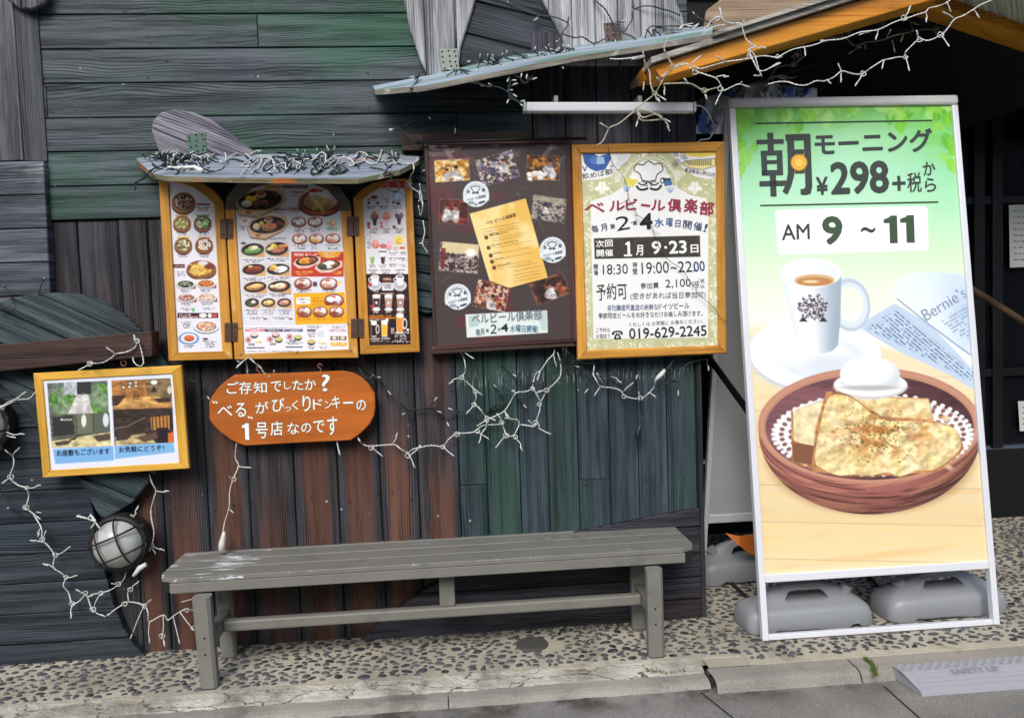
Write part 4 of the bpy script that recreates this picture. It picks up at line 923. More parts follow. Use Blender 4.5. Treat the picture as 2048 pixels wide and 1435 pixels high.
r.ell(310, 804, 40, 22, (110, 60, 44)); r.fine(285, 802, 335, 12, (250, 230, 210)); r.rect(272, 828, 356, 886, (226, 222, 224)); caption(r, 280, 842, 70, 3, 8); r.ell(183, 842, 14, 14, (200, 60, 60)); r.fine(205, 895, 245, 9, (230, 220, 220)); r.fine(385, 890, 425, 9, (230, 220, 220)); r.rect(245, 902, 366, 914, (120, 60, 50)); r.fine(250, 908, 360, 8, (230, 210, 200))
for i in range(60): blob(r, random.uniform(170, 460), random.uniform(920, 1050), 9, 6, (84, 46, 36), i, random.random()*3, 1.)
for x, c in ((231, (60, 30, 34)), (320, (196, 150, 120)), (407, (170, 130, 110))):
    r.poly([(x-30, 920), (x+30, 920), (x+20, 1010), (x-18, 1010)], (226, 222, 226)); r.poly([(x-25, 945), (x+25, 945), (x+17, 1006), (x-15, 1006)], c); r.ell(x, 922, 28, 10, (244, 242, 244)); r.ell(x, 1024, 30, 14, (230, 228, 232)); r.ell(x, 975, 9, 12, (240, 220, 220)); r.fine(x-22, 1046, x+24, 11, (230, 220, 220))
r.ell(202, 1004, 13, 13, (206, 60, 60)); r.rect(172, 1062, 376, 1080, (80, 44, 34)); r.fine(178, 1071, 340, 12, (240, 170, 60)); r.rect(172, 1082, 372, 1092, (226, 130, 30))
def beer(x, y0, y1, w_, c, h):
    r.poly([(x-w_, y0), (x+w_, y0), (x+w_*.86, y1), (x-w_*.86, y1)], (220, 216, 214)); r.poly([(x-w_*.86, y0+24), (x+w_*.86, y0+24), (x+w_*.76, y1-8), (x-w_*.76, y1-8)], c); r.ell(x, y0+12, w_*.95, 18, (250, 246, 238))
    if h: r.ell(x+w_*1.25, (y0+y1)/2, w_*.66, (y1-y0)*.3, (224, 218, 214), inner=.62)
r.rect(176, 1095, 334, 1290, (58, 40, 36)); beer(212, 1112, 1226, 22, (56, 26, 24), 1); beer(290, 1108, 1226, 24, (240, 190, 60), 0); beer(404, 1058, 1200, 28, (236, 150, 44), 1)
r.fine(180, 1104, 300, 12, (240, 230, 220)); r.ell(310, 1101, 11, 11, (240, 240, 240)); r.fine(185, 1240, 255, 12, (240, 230, 220)); r.fine(262, 1238, 330, 12, (240, 230, 220)); r.fine(190, 1256, 320, 8, (220, 210, 200)); r.rect(338, 1160, 362, 1186, (190, 150, 150)); r.fine(340, 1196, 470, 16, (240, 232, 226)); r.ell(462, 1174, 10, 10, (240, 236, 236))
for k in range(4): r.fine(365, 1214+13*k, 390, 9, (240, 232, 226)); r.fine(398, 1214+13*k, 450, 9, (240, 232, 226))
r.fine(345, 1262, 480, 10, (220, 212, 206))
r.build('right_menu_sheet', plM, m_lam, menu, mask=[(126, 224), (150, 198), (228, 146), (330, 84), (440, 76), (486, 1286), (178, 1294)], off=-.008)
# hinges
m_hin = plain('brown_hinge', C4(86, 62, 52), .5, .3, .25, 60)
def hinge(x0, y0, x1, y1):
    q = plM.at(np.array([(x0, y0), (x1, y0), (x1, y1), (x0, y1)], float), .004); q = [tuple(v) for v in q]
    hg = MB().prism(q, (0, .004, 0)).build('hinge', m_hin, menu, bevel=.001)
    a = plM.at(np.array([((x0+x1)/2, y0-1), ((x0+x1)/2, y1+1)], float), .006)
    MB().tube([a[0], a[1]], .004, 8).build('hinge_pin', m_hin, hg)
    for t in ((.2, .2), (.8, .2), (.2, .8), (.8, .8)):
        c = plM.at(np.array([(x0+(x1-x0)*t[0], y0+(y1-y0)*t[1])]), .0065)[0]; MB().prism([c+np.array((.0028*math.cos(k), 0, .0028*math.sin(k))) for k in np.linspace(0, 6.28, 7)[:-1]], (0, .003, 0)).build('hinge_screw', m_hole, hg)
hinge(440, 438, 466, 477); hinge(449, 645, 475, 683); hinge(693, 433, 718, 472); hinge(702, 637, 728, 675)

# ================================================================== brown poster under plastic
YB = 3.425; plB = VP(YB); B0 = (820, 260); BK = .3205
c_ = P(1005, 695, YB)
bp = thing('poster_frame', 'brown framed party poster under wrinkled plastic with snapshots, round badges and a yellow flyer', 'poster', (c_[0], YB+.03, c_[2]))
ob = [(86, 78), (1002, 64), (1042, 1322), (152, 1372)]
ib = [(112, 92), (968, 84), (1006, 1296), (168, 1336)]
frame_ring('frame', ob, ib, plB, .035, W_bn, bp, BK, B0, bev=.003)
r = Ras([(108, 88), (972, 80), (1010, 1300), (164, 1340)], 3.6, BK, B0)
r.I[...] = np.array((70, 59, 57))
n = fbm(r.X/170, r.Y/150, 3, 3); r.put(sst(n, .5, .66)*.6*(r.X < 640), (104, 44, 50)); r.rect(370, 390, 600, 440, (110, 50, 52), .4)
for k in range(26):   # creases and cloudy patches of the plastic
    x, y = random.uniform(150, 960), random.uniform(110, 1300); a = random.uniform(0, 3.1); L = random.uniform(25, 110)
    r.line([(x, y), (x+L*math.cos(a), y+L*math.sin(a))], random.uniform(2, 4.5), (150, 142, 142), random.uniform(.15, .5))
for pts in ([(190, 90), (230, 95), (330, 270), (300, 280)], [(480, 85), (570, 85), (540, 108)], [(880, 85), (912, 85), (850, 165), (820, 160)], [(110, 95), (170, 92), (140, 130)]): r.poly(pts, (176, 172, 172), .45)
def rot_photo(cx, cy, w_, h_, ang, paintf, edge=(214, 210, 206)):
    ca, sa = math.cos(ang), math.sin(ang); c = [(cx+x*ca-y*sa, cy+x*sa+y*ca) for x, y in ((-w_/2, -h_/2), (w_/2, -h_/2), (w_/2, h_/2), (-w_/2, h_/2))]
    def f(X, Y):
        u = ((X-cx)*ca+(Y-cy)*sa)/w_+.5; v = (-(X-cx)*sa+(Y-cy)*ca)/h_+.5; return paintf(u, v)
    r.poly(c, f)
    for a, b in ((0, 1), (1, 2), (2, 3), (3, 0)): r.line([c[a], c[b]], 3, edge, .35)
def crowd(seed, base, cols, sc=7, people=()):
    def f(u, v):
        o = np.array(base, float)*np.ones(u.shape+(1,))*(.6+.8*fbm(u*4, v*4, seed)[..., None])
        for i, c in enumerate(cols):
            m = sst(fbm(u*sc*(1+.25*i)+9*i, v*sc*(1+.2*i), seed+i*7, 3), .52, .6)[..., None]*.9; o = o*(1-m)+np.array(c, float)*(.7+.5*fbm(u*20, v*20, seed)[..., None])*m
        for (px, py, s_, cl) in people:
            d = np.hypot((u-px-.05*np.sin(v*9+px*9))/(s_*1.35), (v-py-s_*2.6)/(s_*2.2)); m = (1-sst(d, .7, 1.1))[..., None]; o = o*(1-m)+np.array(cl, float)*(.35+.95*fbm(u*9, v*7, seed+3)[..., None])*m
            d = np.hypot((u-px)/(s_*.55), (v-py)/(s_*.9)); m = (1-sst(d, .7, 1.1))[..., None]*.9; o = o*(1-m)+np.array((176, 118, 88.))*m
            d = np.hypot((u-px)/(s_*.64), (v-py+s_*.5)/(s_*.6)); m = (1-sst(d, .8, 1.05))[..., None]; o = o*(1-m)+np.array((50, 34, 32.))*m
        return np.clip(o, 0, 255)
    return f
rot_photo(262, 252, 214, 136, -.06, crowd(1, (214, 150, 40), [(240, 190, 70), (150, 90, 40), (250, 226, 170)], 5, [(.35, .5, .11, (236, 228, 214)), (.62, .42, .13, (240, 236, 230))]))
rot_photo(545, 240, 240, 170, -.29, crowd(2, (84, 66, 78), [(214, 200, 196), (130, 120, 170), (232, 214, 180), (60, 44, 44)], 8, [(.7, .3, .1, (236, 232, 230)), (.3, .3, .08, (90, 84, 110))]))
rot_photo(832, 236, 204, 152, .02, crowd(3, (120, 70, 34), [(222, 150, 50), (64, 36, 30)], 4, [(.7, .26, .15, (238, 234, 232))]))
for k in range(16): blob(r, 790+random.uniform(-50, 55), 285+random.uniform(-22, 22), 17, 12, (226, 218, 206), k, random.random(), .7)
rot_photo(274, 510, 180, 150, .05, crowd(4, (104, 34, 30), [(160, 60, 40), (60, 24, 24)], 4, [(.25, .3, .14, (238, 232, 232)), (.55, .3, .14, (240, 236, 234))]))
rot_photo(866, 492, 206, 150, .16, crowd(5, (70, 66, 74), [(150, 140, 140), (46, 44, 52), (190, 176, 160)], 8, [(.35, .4, .07, (226, 214, 200)), (.55, .4, .07, (220, 210, 200)), (.2, .5, .07, (90, 88, 96))]))
r.poly([(770, 405), (965, 432), (964, 466), (764, 436)], (176, 164, 140), .8)
rot_photo(306, 796, 244, 180, .08, crowd(6, (74, 54, 58), [(150, 130, 128), (40, 32, 40), (206, 184, 170)], 12))
r.poly([(204, 696), (430, 716), (426, 776), (198, 760)], (222, 206, 156), .95); r.poly([(198, 736), (224, 738), (214, 860), (188, 856)], (124, 40, 46), .9); r.ell(378, 768, 30, 26, (255, 252, 244), soft=16)
rot_photo(508, 1034, 200, 168, .2, crowd(7, (120, 58, 44), [(206, 120, 70), (60, 30, 30), (226, 196, 176)], 7, [(.55, .55, .12, (234, 226, 222))]))
rot_photo(872, 990, 216, 140, -.38, crowd(8, (70, 40, 34), [(150, 80, 50), (40, 26, 26)], 5, [(.5, .35, .14, (238, 230, 226)), (.78, .4, .12, (190, 100, 60))]))
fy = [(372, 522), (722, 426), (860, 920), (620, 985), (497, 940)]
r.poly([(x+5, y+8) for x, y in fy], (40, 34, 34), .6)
def flyer(X, Y):
    o = np.array((236, 190, 92))*np.ones(X.shape+(1,)); m = sst(fbm(X/150, Y/170, 9, 3), .42, .62)[..., None]; o = o*(1-m)+np.array((246, 220, 150))*m
    g = np.clip(1-np.abs((X-640)-(Y-700)*-.1)/130, 0, 1)[..., None]*sst(Y, 640, 950)[..., None]; return o*(1-g*.5)+np.array((250, 238, 196))*g*.5
r.poly(fy, flyer)
for x, y in ((412, 400), (890, 748), (298, 1040)):
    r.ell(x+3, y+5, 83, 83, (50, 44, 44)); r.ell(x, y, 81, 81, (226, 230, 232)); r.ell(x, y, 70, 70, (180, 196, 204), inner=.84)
    r.ell(x, y, 70, 70, (232, 236, 236), inner=.95); r.poly([(x-82, y+18), (x+82, y+4), (x+80, y+40), (x-76, y+50)], (230, 234, 234), 1); r.poly([(x-60, y-4), (x+60, y-14), (x+70, y+50), (x-60, y+56)], (232, 235, 236))
r.poly([(346, 1150), (856, 1124), (860, 1264), (354, 1294)], (222, 232, 226)); r.poly([(364, 1160), (420, 1156), (430, 1220), (372, 1230)], (170, 196, 190), .8); r.poly([(800, 1130), (852, 1128), (852, 1250), (820, 1250)], (176, 200, 196), .7)
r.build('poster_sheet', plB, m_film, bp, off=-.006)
ik = Ink(plB, BK, B0, -.0054)
def hat(x, y, s_, col=(70, 80, 90), wd=5, ly=1):
    ik.line([(x-16*s_, y+14*s_), (x-22*s_, y-2*s_), (x-36*s_, y-12*s_), (x-28*s_, y-26*s_), (x-14*s_, y-24*s_), (x, y-34*s_), (x+14*s_, y-26*s_), (x+30*s_, y-28*s_), (x+36*s_, y-12*s_), (x+22*s_, y), (x+18*s_, y+14*s_)], wd, col, ly)
    ik.line([(x-16*s_, y+14*s_), (x, y+17*s_), (x+18*s_, y+14*s_)], wd*1.1, col, ly)
    ik.line([(x-3*s_, y+22*s_), (x-16*s_, y+26*s_), (x-26*s_, y+20*s_)], wd*1.3, col, ly); ik.line([(x+3*s_, y+22*s_), (x+16*s_, y+26*s_), (x+26*s_, y+20*s_)], wd*1.3, col, ly)
for x, y in ((412, 400), (890, 748), (298, 1040)):
    hat(x-4, y-26, .82); ik.text('ベルビール倶楽部', (x-58, y+46), (x+62, y+20), 20, (70, 80, 92), .012)
    ik.ell(x-30, y+54, 22, 10, (150, 164, 172)); ik.ell(x+36, y+50, 24, 7, (80, 90, 100), ang=-.3); ik.ell(x-48, y-16, 9, 12, (110, 124, 134)); ik.ell(x+46, y-26, 10, 12, (90, 104, 118)); ik.ell(x, y+66, 6, 8, (110, 120, 130))
ik.text('ベルビール倶楽部', (386, 1212), (826, 1182), 66, (120, 130, 138), .02, wob=.05)
ik.text('毎月', (412, 1282), (464, 1278), 42, (70, 110, 140), .012, wob=.06); ik.text('第', (474, 1262), (494, 1260), 22, (70, 100, 120), .01); ik.text('2', (500, 1270), (540, 1268), 56, (50, 60, 66), .0, slant=.1); ik.text('第', (548, 1254), (566, 1252), 20, (70, 100, 120)); ik.text('4', (568, 1258), (614, 1256), 50, (40, 48, 54), .05); ik.text('水曜日開催!', (624, 1258), (800, 1262), 44, (70, 116, 146), .012, wob=.06)
def ftext(t, p0, p1, h, col=(96, 70, 40), b=0.0): ik.text(t, p0, p1, h, col, b, wob=.03)
ftext('ベル ビール倶楽部', (478, 592), (664, 538), 24, b=.012)
sl_ = -.2
for k, (x, y, t) in enumerate(((496, 650, '季節の美味しビール'), (510, 714, 'デュンケル・ヴァイツビール'), (524, 762, 'ピルスナ'), (532, 800, 'ヴァイス'), (545, 838, 'ドルトムンダー'))):
    ik.ell(x-20+0, y+20, 13, 13, (110, 80, 44)); ftext(t, (x, y+14), (x+len(t)*12.5, y+14+sl_*len(t)*12.5), 15, (84, 60, 36), .01)
def dashes(x0, y0, L, h, col, sl=-.2):
    x = x0
    while x < x0+L:
        w_ = random.uniform(3, 11); ik.line([(x, y0+(x-x0)*sl), (x+w_, y0+(x+w_-x0)*sl)], h*random.uniform(.4, 1), col, 1, sm=False); x += w_+random.uniform(2, 5)
for y in (622, 640, 655): dashes(452, y, 220, 3.2, (130, 96, 56))
for x, y, L in ((510, 680, 225), (518, 694, 200), (530, 736, 240), (560, 768, 180), (545, 806, 230), (548, 852, 220), (560, 866, 210)): dashes(x, y, L*.95, 2.8, (140, 106, 62))
for y in (858, 880, 905, 925, 945): dashes(650, y, 150+random.uniform(-10, 30), 3, (130, 96, 56))
ik.build('poster_lettering', m_ink, bp)

# ================================================================== beer evening poster in orange frame
YE = 3.40; plE = VP(YE); E0 = (1140, 270); EK = .3137
c_ = P(1305, 712, YE)
ep = thing('poster_frame', 'orange framed beer evening poster with chef hat emblem and a telephone number', 'poster', (c_[0], YE+.03, c_[2]))
frame_ring('frame', [(14, 60), (986, 40), (1001, 1392), (52, 1432)], [(72, 116), (932, 106), (946, 1340), (110, 1370)], plE, .034, W_or, ep, EK, E0, bev=.005)
r = Ras([(66, 110), (936, 100), (950, 1344), (106, 1374)], 3.4, EK, E0)
gr_ = np.array((196, 196, 150.))
r.I[...] = gr_*(.93+.12*fbm(r.X/40, r.Y/40, 2)[..., None])
# white vine pattern of the border
for k in range(150):
    if k < 50: x, y = random.uniform(78, 128), random.uniform(400, 1350)
    elif k < 100: x, y = random.uniform(890, 938), random.uniform(400, 1340)
    elif k < 125: x, y = random.uniform(110, 930), random.uniform(1312, 1362)
    else: x, y = random.choice((random.uniform(90, 330), random.uniform(650, 925))), random.uniform(230, 390)
    a = random.uniform(0, 6.28); r.line([(x+12*math.cos(a+t)*(1+t*.3), y+12*math.sin(a+t)*(1+t*.3)) for t in np.linspace(0, 4, 7)], 3, (236, 236, 216), .8)
    r.ell(x+random.uniform(-12, 12), y+random.uniform(-12, 12), 9, 6, (238, 238, 222), a, a=.85)
for x, y, s_ in ((205, 330, 1), (795, 330, 1), (315, 270, .8), (690, 262, .8)):
    if s_ == 1:
        for a in np.linspace(.3, 5.98, 5): r.ell(x+26*math.sin(a), y-20*math.cos(a)+8, 22, 15, (242, 242, 228), a+1.57)
        r.ell(x, y, 26, 30, (242, 242, 228)); r.line([(x, y-30), (x, y+55)], 3, gr_)
    else:
        for i in range(4):
            for j in range(4-abs(i-1)): r.ell(x-22+16*j+(i % 2)*6, y-30+17*i, 10, 9, (240, 240, 226), inner=.5)
wh = (238, 238, 234)
r.poly([(72, 120), (392, 112), (370, 160), (300, 220), (268, 262), (170, 285), (74, 290)], wh); r.poly([(640, 112), (930, 108), (932, 270), (880, 282), (790, 262), (720, 210)], wh)
r.ell(506, 330, 176, 190, gr_); r.ell(506, 330, 176, 190, (244, 244, 238), inner=.96, a=.8); r.ell(506, 322, 130, 165, wh); r.poly([(132, 420), (260, 380), (350, 320), (500, 260), (660, 320), (760, 380), (872, 404), (882, 470), (880, 1290), (150, 1300), (132, 500)], wh)
# cartoon jug corner (plain blue) and keyboard corner
r.poly([(80, 122), (150, 118), (185, 140), (210, 128), (252, 118), (262, 150), (225, 220), (165, 232), (125, 214), (92, 180)], (58, 96, 166)); r.poly([(165, 142), (215, 138), (222, 182), (170, 188)], (170, 196, 224)); r.ell(150, 160, 22, 26, (90, 126, 190)); r.line([(80, 200), (95, 230), (110, 190)], 6, (40, 60, 120))
for k in range(6): r.line([(300+12*k, 125), (310+11*k, 160+6*k), (290+10*k, 200)], 3, (120, 134, 160), .7)
r.poly([(720, 112), (925, 106), (925, 130), (830, 142), (730, 130)], (236, 206, 90)); r.poly([(700, 180), (780, 160), (925, 150), (928, 195), (850, 222), (760, 210)], (240, 226, 150)); r.line([(700, 180), (780, 160), (925, 150), (928, 195), (850, 222), (760, 210), (700, 180)], 4, (90, 90, 96))
for k in range(13): r.line([(752+12*k, 168-k*.8), (755+12*k, 192)], 5, (50, 46, 60))
for k in range(12): r.ell(random.uniform(660, 745), random.uniform(120, 200), 13, 11, (110, 110, 120), inner=.72)
r.poly([(358, 280), (402, 262), (432, 292), (402, 334), (366, 318)], (232, 214, 90)); r.ell(404, 268, 24, 14, (246, 246, 242)); r.poly([(592, 268), (634, 258), (652, 318), (604, 326)], (50, 56, 76)); r.poly([(600, 292), (640, 288), (650, 318), (606, 326)], (70, 120, 170)); r.ell(618, 264, 28, 12, (244, 244, 242)); r.ell(588, 292, 14, 18, (50, 56, 76), inner=.6)
for x, y in ((360, 345), (638, 352)):
    for a in np.linspace(-.8, .9, 6): r.line([(x+8*math.sin(a), y+26-14*math.cos(a)), (x+26*math.sin(a)*1.3, y-22*math.cos(a))], 3, (96, 134, 186), .9)
# dark date panel
r.poly([(152, 658), (828, 640), (832, 776), (158, 790)], lambda X, Y: np.array((66, 62, 54))*(.8+.4*fbm(X/30, Y/12, 4)[..., None]))
r.build('poster_sheet', plE, m_lam, ep, off=-.01)
ik = Ink(plE, EK, E0, -.0094)
hat(500, 252, 2.55, (30, 30, 34), 6)
ik.line([(455, 296), (500, 304), (552, 296)], 4, (30, 30, 34))
ik.line([(498, 338), (470, 348), (440, 344), (424, 322)], 13, (26, 26, 30)); ik.line([(510, 338), (540, 348), (565, 342), (584, 318)], 13, (26, 26, 30)); ik.line([(475, 322), (498, 322)], 4, (60, 56, 56)); ik.line([(510, 322), (528, 320)], 4, (60, 56, 56))
for i, ch in enumerate('Zum Wohl! ベル Prosit'):
    if ch == ' ': continue
    a = -1.02+i*.112; cx_, cy_ = 506+150*math.sin(a), 322-186*math.cos(a); ik.text(ch, (cx_-9*math.cos(a), cy_-9*math.sin(a)), (cx_+9*math.cos(a), cy_+9*math.sin(a)), 27, (244, 244, 230), .0)
ik.text('飲めば都', (80, 284), (272, 250), 38, (56, 60, 70), .0, wob=.06)
ik.text('麦酒車道山野辺2回', (730, 234), (922, 268), 26, (56, 60, 70), .0, wob=.06)
red = (150, 52, 74)
for ch, x0, x1, yb_, h in (('ベ', 92, 220, 496, 62), ('ル', 250, 350, 486, 66), ('ビ', 358, 434, 482, 74), ('ー', 452, 510, 452, 16), ('ル', 514, 606, 478, 70), ('倶', 618, 708, 484, 84), ('楽', 724, 810, 492, 92), ('部', 822, 914, 510, 90)): ik.text(ch, (x0, yb_), (x1, yb_+(-4 if x0 < 400 else 8)), h, red, .032, wob=.04)
nav = (44, 62, 96)
ik.text('毎', (142, 626), (186, 616), 46, nav, .014, wob=.05); ik.text('月', (200, 616), (240, 608), 46, nav, .014, wob=.05); ik.text('第', (258, 600), (290, 596), 32, (50, 58, 72), .012)
ik.text('2', (296, 612), (384, 594), 88, (26, 28, 34), -.005, slant=.12, wob=.05); ik.ell(392, 560, 4, 4, nav); ik.text('第', (402, 578), (430, 574), 30, (50, 58, 72), .012); ik.text('4', (444, 608), (528, 598), 104, (26, 28, 34), .05, slant=.1)
ik.text('水', (540, 584), (600, 582), 54, (40, 100, 160), .025, wob=.05); ik.text('曜', (612, 582), (654, 584), 54, (60, 100, 150), .012); ik.text('日', (670, 586), (704, 588), 46, (50, 66, 92), .016); ik.text('開', (718, 594), (772, 602), 54, (50, 70, 106), .012, wob=.04); ik.text('催', (784, 606), (838, 614), 56, (50, 70, 106), .012, wob=.04); ik.text('!', (848, 616), (866, 618), 52, nav, .02, slant=.2)
wht = (240, 240, 234)
ik.text('次回', (166, 718), (274, 710), 46, wht, .024); ik.text('開催', (170, 776), (276, 772), 46, wht, .024)
ik.one(352, 382, 678, 762, .03, wht); ik.line([(344, 768), (396, 766)], 12, wht, 2, sm=False); ik.text('月', (420, 768), (466, 768), 68, wht, .024); ik.text('9', (522, 760), (582, 758), 84, wht, .035); ik.ell(610, 716, 9, 9, wht, 2); ik.text('23', (632, 758), (746, 754), 84, wht, .035); ik.text('日', (770, 752), (820, 750), 54, wht, .03)
blk = (48, 50, 58)
ik.text('開', (152, 858), (180, 856), 34, nav, .01); ik.text('場', (152, 896), (180, 894), 34, nav, .01); ik.text('18:30', (210, 890), (370, 884), 64, blk, .0, wob=.02)
ik.text('時', (402, 846), (430, 844), 36, nav, .01); ik.text('間', (402, 890), (430, 888), 38, nav, .01); ik.text('19:00', (458, 886), (632, 878), 74, blk, .0, wob=.02); ik.text('~', (642, 856), (682, 852), 14, blk, .012); ik.text('22:', (690, 876), (800, 870), 70, (40, 44, 70), .0, wob=.02); ik.text('00', (790, 872), (862, 866), 66, (40, 62, 120), .012)
ik.text('予約可', (170, 1054), (366, 1044), 104, (58, 60, 64), .006, wob=.03)
ik.text('参加費', (450, 980), (566, 976), 38, (60, 68, 86), .006, wob=.04); ik.text('2,100', (610, 980), (772, 972), 58, blk, .0, wob=.02); ik.text('円', (782, 974), (820, 972), 38, blk, .0); ik.text('税', (832, 944), (858, 942), 26, blk, .0); ik.text('込', (832, 976), (858, 974), 26, blk, .0)
ik.text('(空きがあれば当日参加可)', (386, 1052), (866, 1042), 46, (60, 66, 84), .002, wob=.03)
ik.text('自社醸造所直送の新鮮な', (240, 1120), (562, 1114), 38, (60, 80, 130), .004, wob=.04); ik.text('ドイツビール', (566, 1114), (762, 1104), 40, blk, .008, wob=.04)
ik.text('季節限定ビールをお好きなだけお楽しみ頂けます。', (182, 1170), (846, 1152), 36, (58, 64, 84), .004, wob=.03)
ik.text('くわしくは お気軽に お尋ねください。', (378, 1222), (848, 1198), 28, (84, 84, 90), -.002, wob=.04)
ik.text('ご予約は', (166, 1258), (256, 1254), 28, (80, 80, 88), -.002, wob=.04); ik.text('お電話で', (168, 1296), (256, 1292), 28, (80, 80, 88), -.002, wob=.04)
pk = (30, 32, 40); ik.poly([(280, 1302), (284, 1280), (292, 1268), (312, 1268), (322, 1280), (326, 1300)], pk, 2); ik.ell(303, 1286, 9, 9, (238, 238, 234), 3); ik.ell(303, 1286, 3.5, 3.5, pk, 4)
ik.line([(272, 1268), (276, 1256), (302, 1250), (328, 1254), (332, 1266)], 9, pk, 2); ik.ell(275, 1266, 9, 6, pk, 2.3); ik.ell(329, 1264, 9, 6, pk, 2.3); ik.poly([(294, 1260), (300, 1260), (300, 1270), (294, 1270)], pk, 2.2); ik.poly([(308, 1259), (314, 1259), (314, 1270), (308, 1270)], pk, 2.2)
ik.text('019-629-2245', (378, 1300), (872, 1278), 68, (40, 42, 50), .016, wob=.03)
ik.build('poster_lettering', m_ink, ep)

# ================================================================== framed room photographs
YF = 3.37; plF = VP(YF); F0 = (0, 680); FK = .453
c_ = P(230, 950, YF)
fp = thing('photo_frame', 'yellow wooden frame with garden and tatami room photographs hanging from the brown beam', 'picture frame', (c_[0], YF+.02, c_[2]))
W_ye = wood('yellow_varnished_pine', C4(176, 126, 40), C4(212, 160, 60), C4(222, 176, 84), rough=.35, bump=.1, tone=.12, depth=.001)
frame_ring('frame', [(146, 146), (800, 111), (834, 566), (188, 607)], [(188, 178), (760, 148), (790, 540), (222, 574)], plF, .022, W_ye, fp, FK, F0, bev=.003)
r = Ras([(182, 174), (766, 143), (796, 545), (218, 579)], 2.6, FK, F0); r.I[...] = (226, 230, 240)
def garden(X, Y):
    n = fbm(X/22, Y/20, 3); m = sst(fbm(X/38+4, Y/30, 8), .5, .58)[..., None]; o = np.array((110, 118, 108))*(.4+1.1*n)[..., None]*np.ones(X.shape+(1,))
    g = np.array((92, 138, 62))*(.4+1.3*fbm(X/9, Y/9, 5))[..., None]; left = ((np.hypot((X-275)/55, (Y-270)/62) < 1) | (np.hypot((X-440)/52, (Y-265)/75) < 1))[..., None]
    o = np.where(left, g*m+o*(1-m)*.9+g*(1-m)*.3, o)
    path = (np.abs(X-360+(Y-280)*.1)/(12+.35*np.clip(Y-200, 0, 200)) < 1) & (Y > 240); o = np.where(path[..., None], np.array((214, 212, 204))*(.7+.5*n)[..., None], o)
    sk = (Y < 225+26*fbm(X/10, Y/10, 13)) & (X < 340) & (X > 262+40*fbm(X/7, Y/7, 14)); o = np.where(sk[..., None], (196, 204, 210)*(.6+.6*fbm(X/8, Y/8, 11))[..., None], o); dk = (Y < 225+20*fbm(X/9, Y/9, 3)) & (X > 340) & (X < 402); o = np.where(dk[..., None], (54, 56, 54), o); return np.clip(o, 0, 255)
r.poly([(208, 190), (474, 179), (480, 322), (218, 328)], garden)
def tatami(c, seed):
    def f(X, Y): return np.clip(np.array(c, float)*(.55+.9*fbm(X/26, Y/12, seed))[..., None], 0, 255)
    return f
r.poly([(218, 328), (484, 320), (490, 468), (230, 474)], tatami((92, 94, 82), 2)); r.poly([(226, 446), (488, 404), (490, 468), (230, 474)], tatami((200, 188, 140), 4)); r.poly([(230, 340), (318, 334), (332, 415), (236, 424)], (52, 54, 50)); r.fine(266, 350, 320, 9, (230, 230, 220))
r.poly([(330, 330), (410, 322), (412, 408), (336, 414)], (112, 116, 92)); r.ell(370, 355, 11, 28, (226, 232, 226)); r.poly([(412, 322), (484, 320), (488, 400), (414, 406)], (92, 100, 86)); r.ell(467, 352, 13, 30, (214, 224, 230)); r.line([(336, 330), (340, 412)], 3, (50, 48, 40)); r.line([(410, 322), (414, 408)], 3, (40, 40, 36)); r.poly([(300, 440), (352, 418), (330, 440)], (60, 54, 48)); r.poly([(240, 450), (320, 440), (300, 460), (250, 466)], (84, 70, 60)); r.poly([(412, 422), (486, 410), (488, 440), (430, 446)], (90, 74, 60))
r.poly([(492, 178), (752, 168), (762, 300), (498, 308)], tatami((168, 116, 66), 6)); r.poly([(640, 172), (752, 168), (760, 262), (652, 268)], tatami((126, 104, 72), 7)); r.poly([(496, 262), (680, 246), (756, 262), (758, 290), (500, 306)], tatami((206, 156, 92), 8)); r.poly([(494, 246), (560, 240), (520, 288), (496, 290)], (70, 54, 44))
for x, y in ((545, 208), (572, 206), (600, 202), (575, 190), (600, 186)): r.rect(x-10, y-9, x+10, y+9, (60, 44, 34)); r.rect(x-7, y-6, x+7, y+6, (210, 196, 170))
r.ell(680, 186, 15, 10, (240, 240, 230)); r.poly([(665, 228), (680, 200), (694, 226)], (50, 44, 42)); r.ell(748, 220, 9, 18, (210, 204, 190)); [r.line([(590+8*k, 242), (588+8*k, 262)], 4, (60, 40, 34)) for k in range(4)]; r.poly([(680, 258), (752, 250), (756, 272), (700, 276)], (70, 52, 46))
r.poly([(498, 306), (762, 298), (768, 450), (506, 466)], tatami((60, 50, 44), 9)); r.poly([(506, 430), (640, 410), (690, 452), (510, 466)], tatami((196, 178, 130), 10)); r.poly([(520, 412), (600, 404), (560, 440), (508, 444)], (70, 60, 56)); r.poly([(664, 340), (748, 332), (750, 392), (670, 398)], (190, 130, 66)); [r.line([(672+16*k, 338), (676+16*k, 398)], 5, (60, 40, 30)) for k in range(5)]; r.poly([(692, 388), (742, 384), (744, 452), (696, 454)], (44, 36, 40)); r.poly([(742, 410), (766, 404), (768, 450), (742, 452)], (214, 108, 60)); r.line([(500, 390), (560, 380), (640, 340)], 4, (150, 140, 130), .7); r.poly([(600, 430), (690, 404), (700, 430), (640, 450)], (96, 76, 60))
r.line([(481, 178), (498, 545)], 8, (236, 238, 244)); r.line([(189, 180), (222, 572)], 5, (250, 250, 252))
r.poly([(234, 480), (500, 466), (504, 530), (244, 546)], (126, 180, 226)); r.poly([(506, 466), (766, 452), (772, 494), (508, 524)], (130, 184, 228))
r.build('photo_sheet', plF, m_lam, fp, off=-.006)
ik = Ink(plF, FK, F0, -.0054)
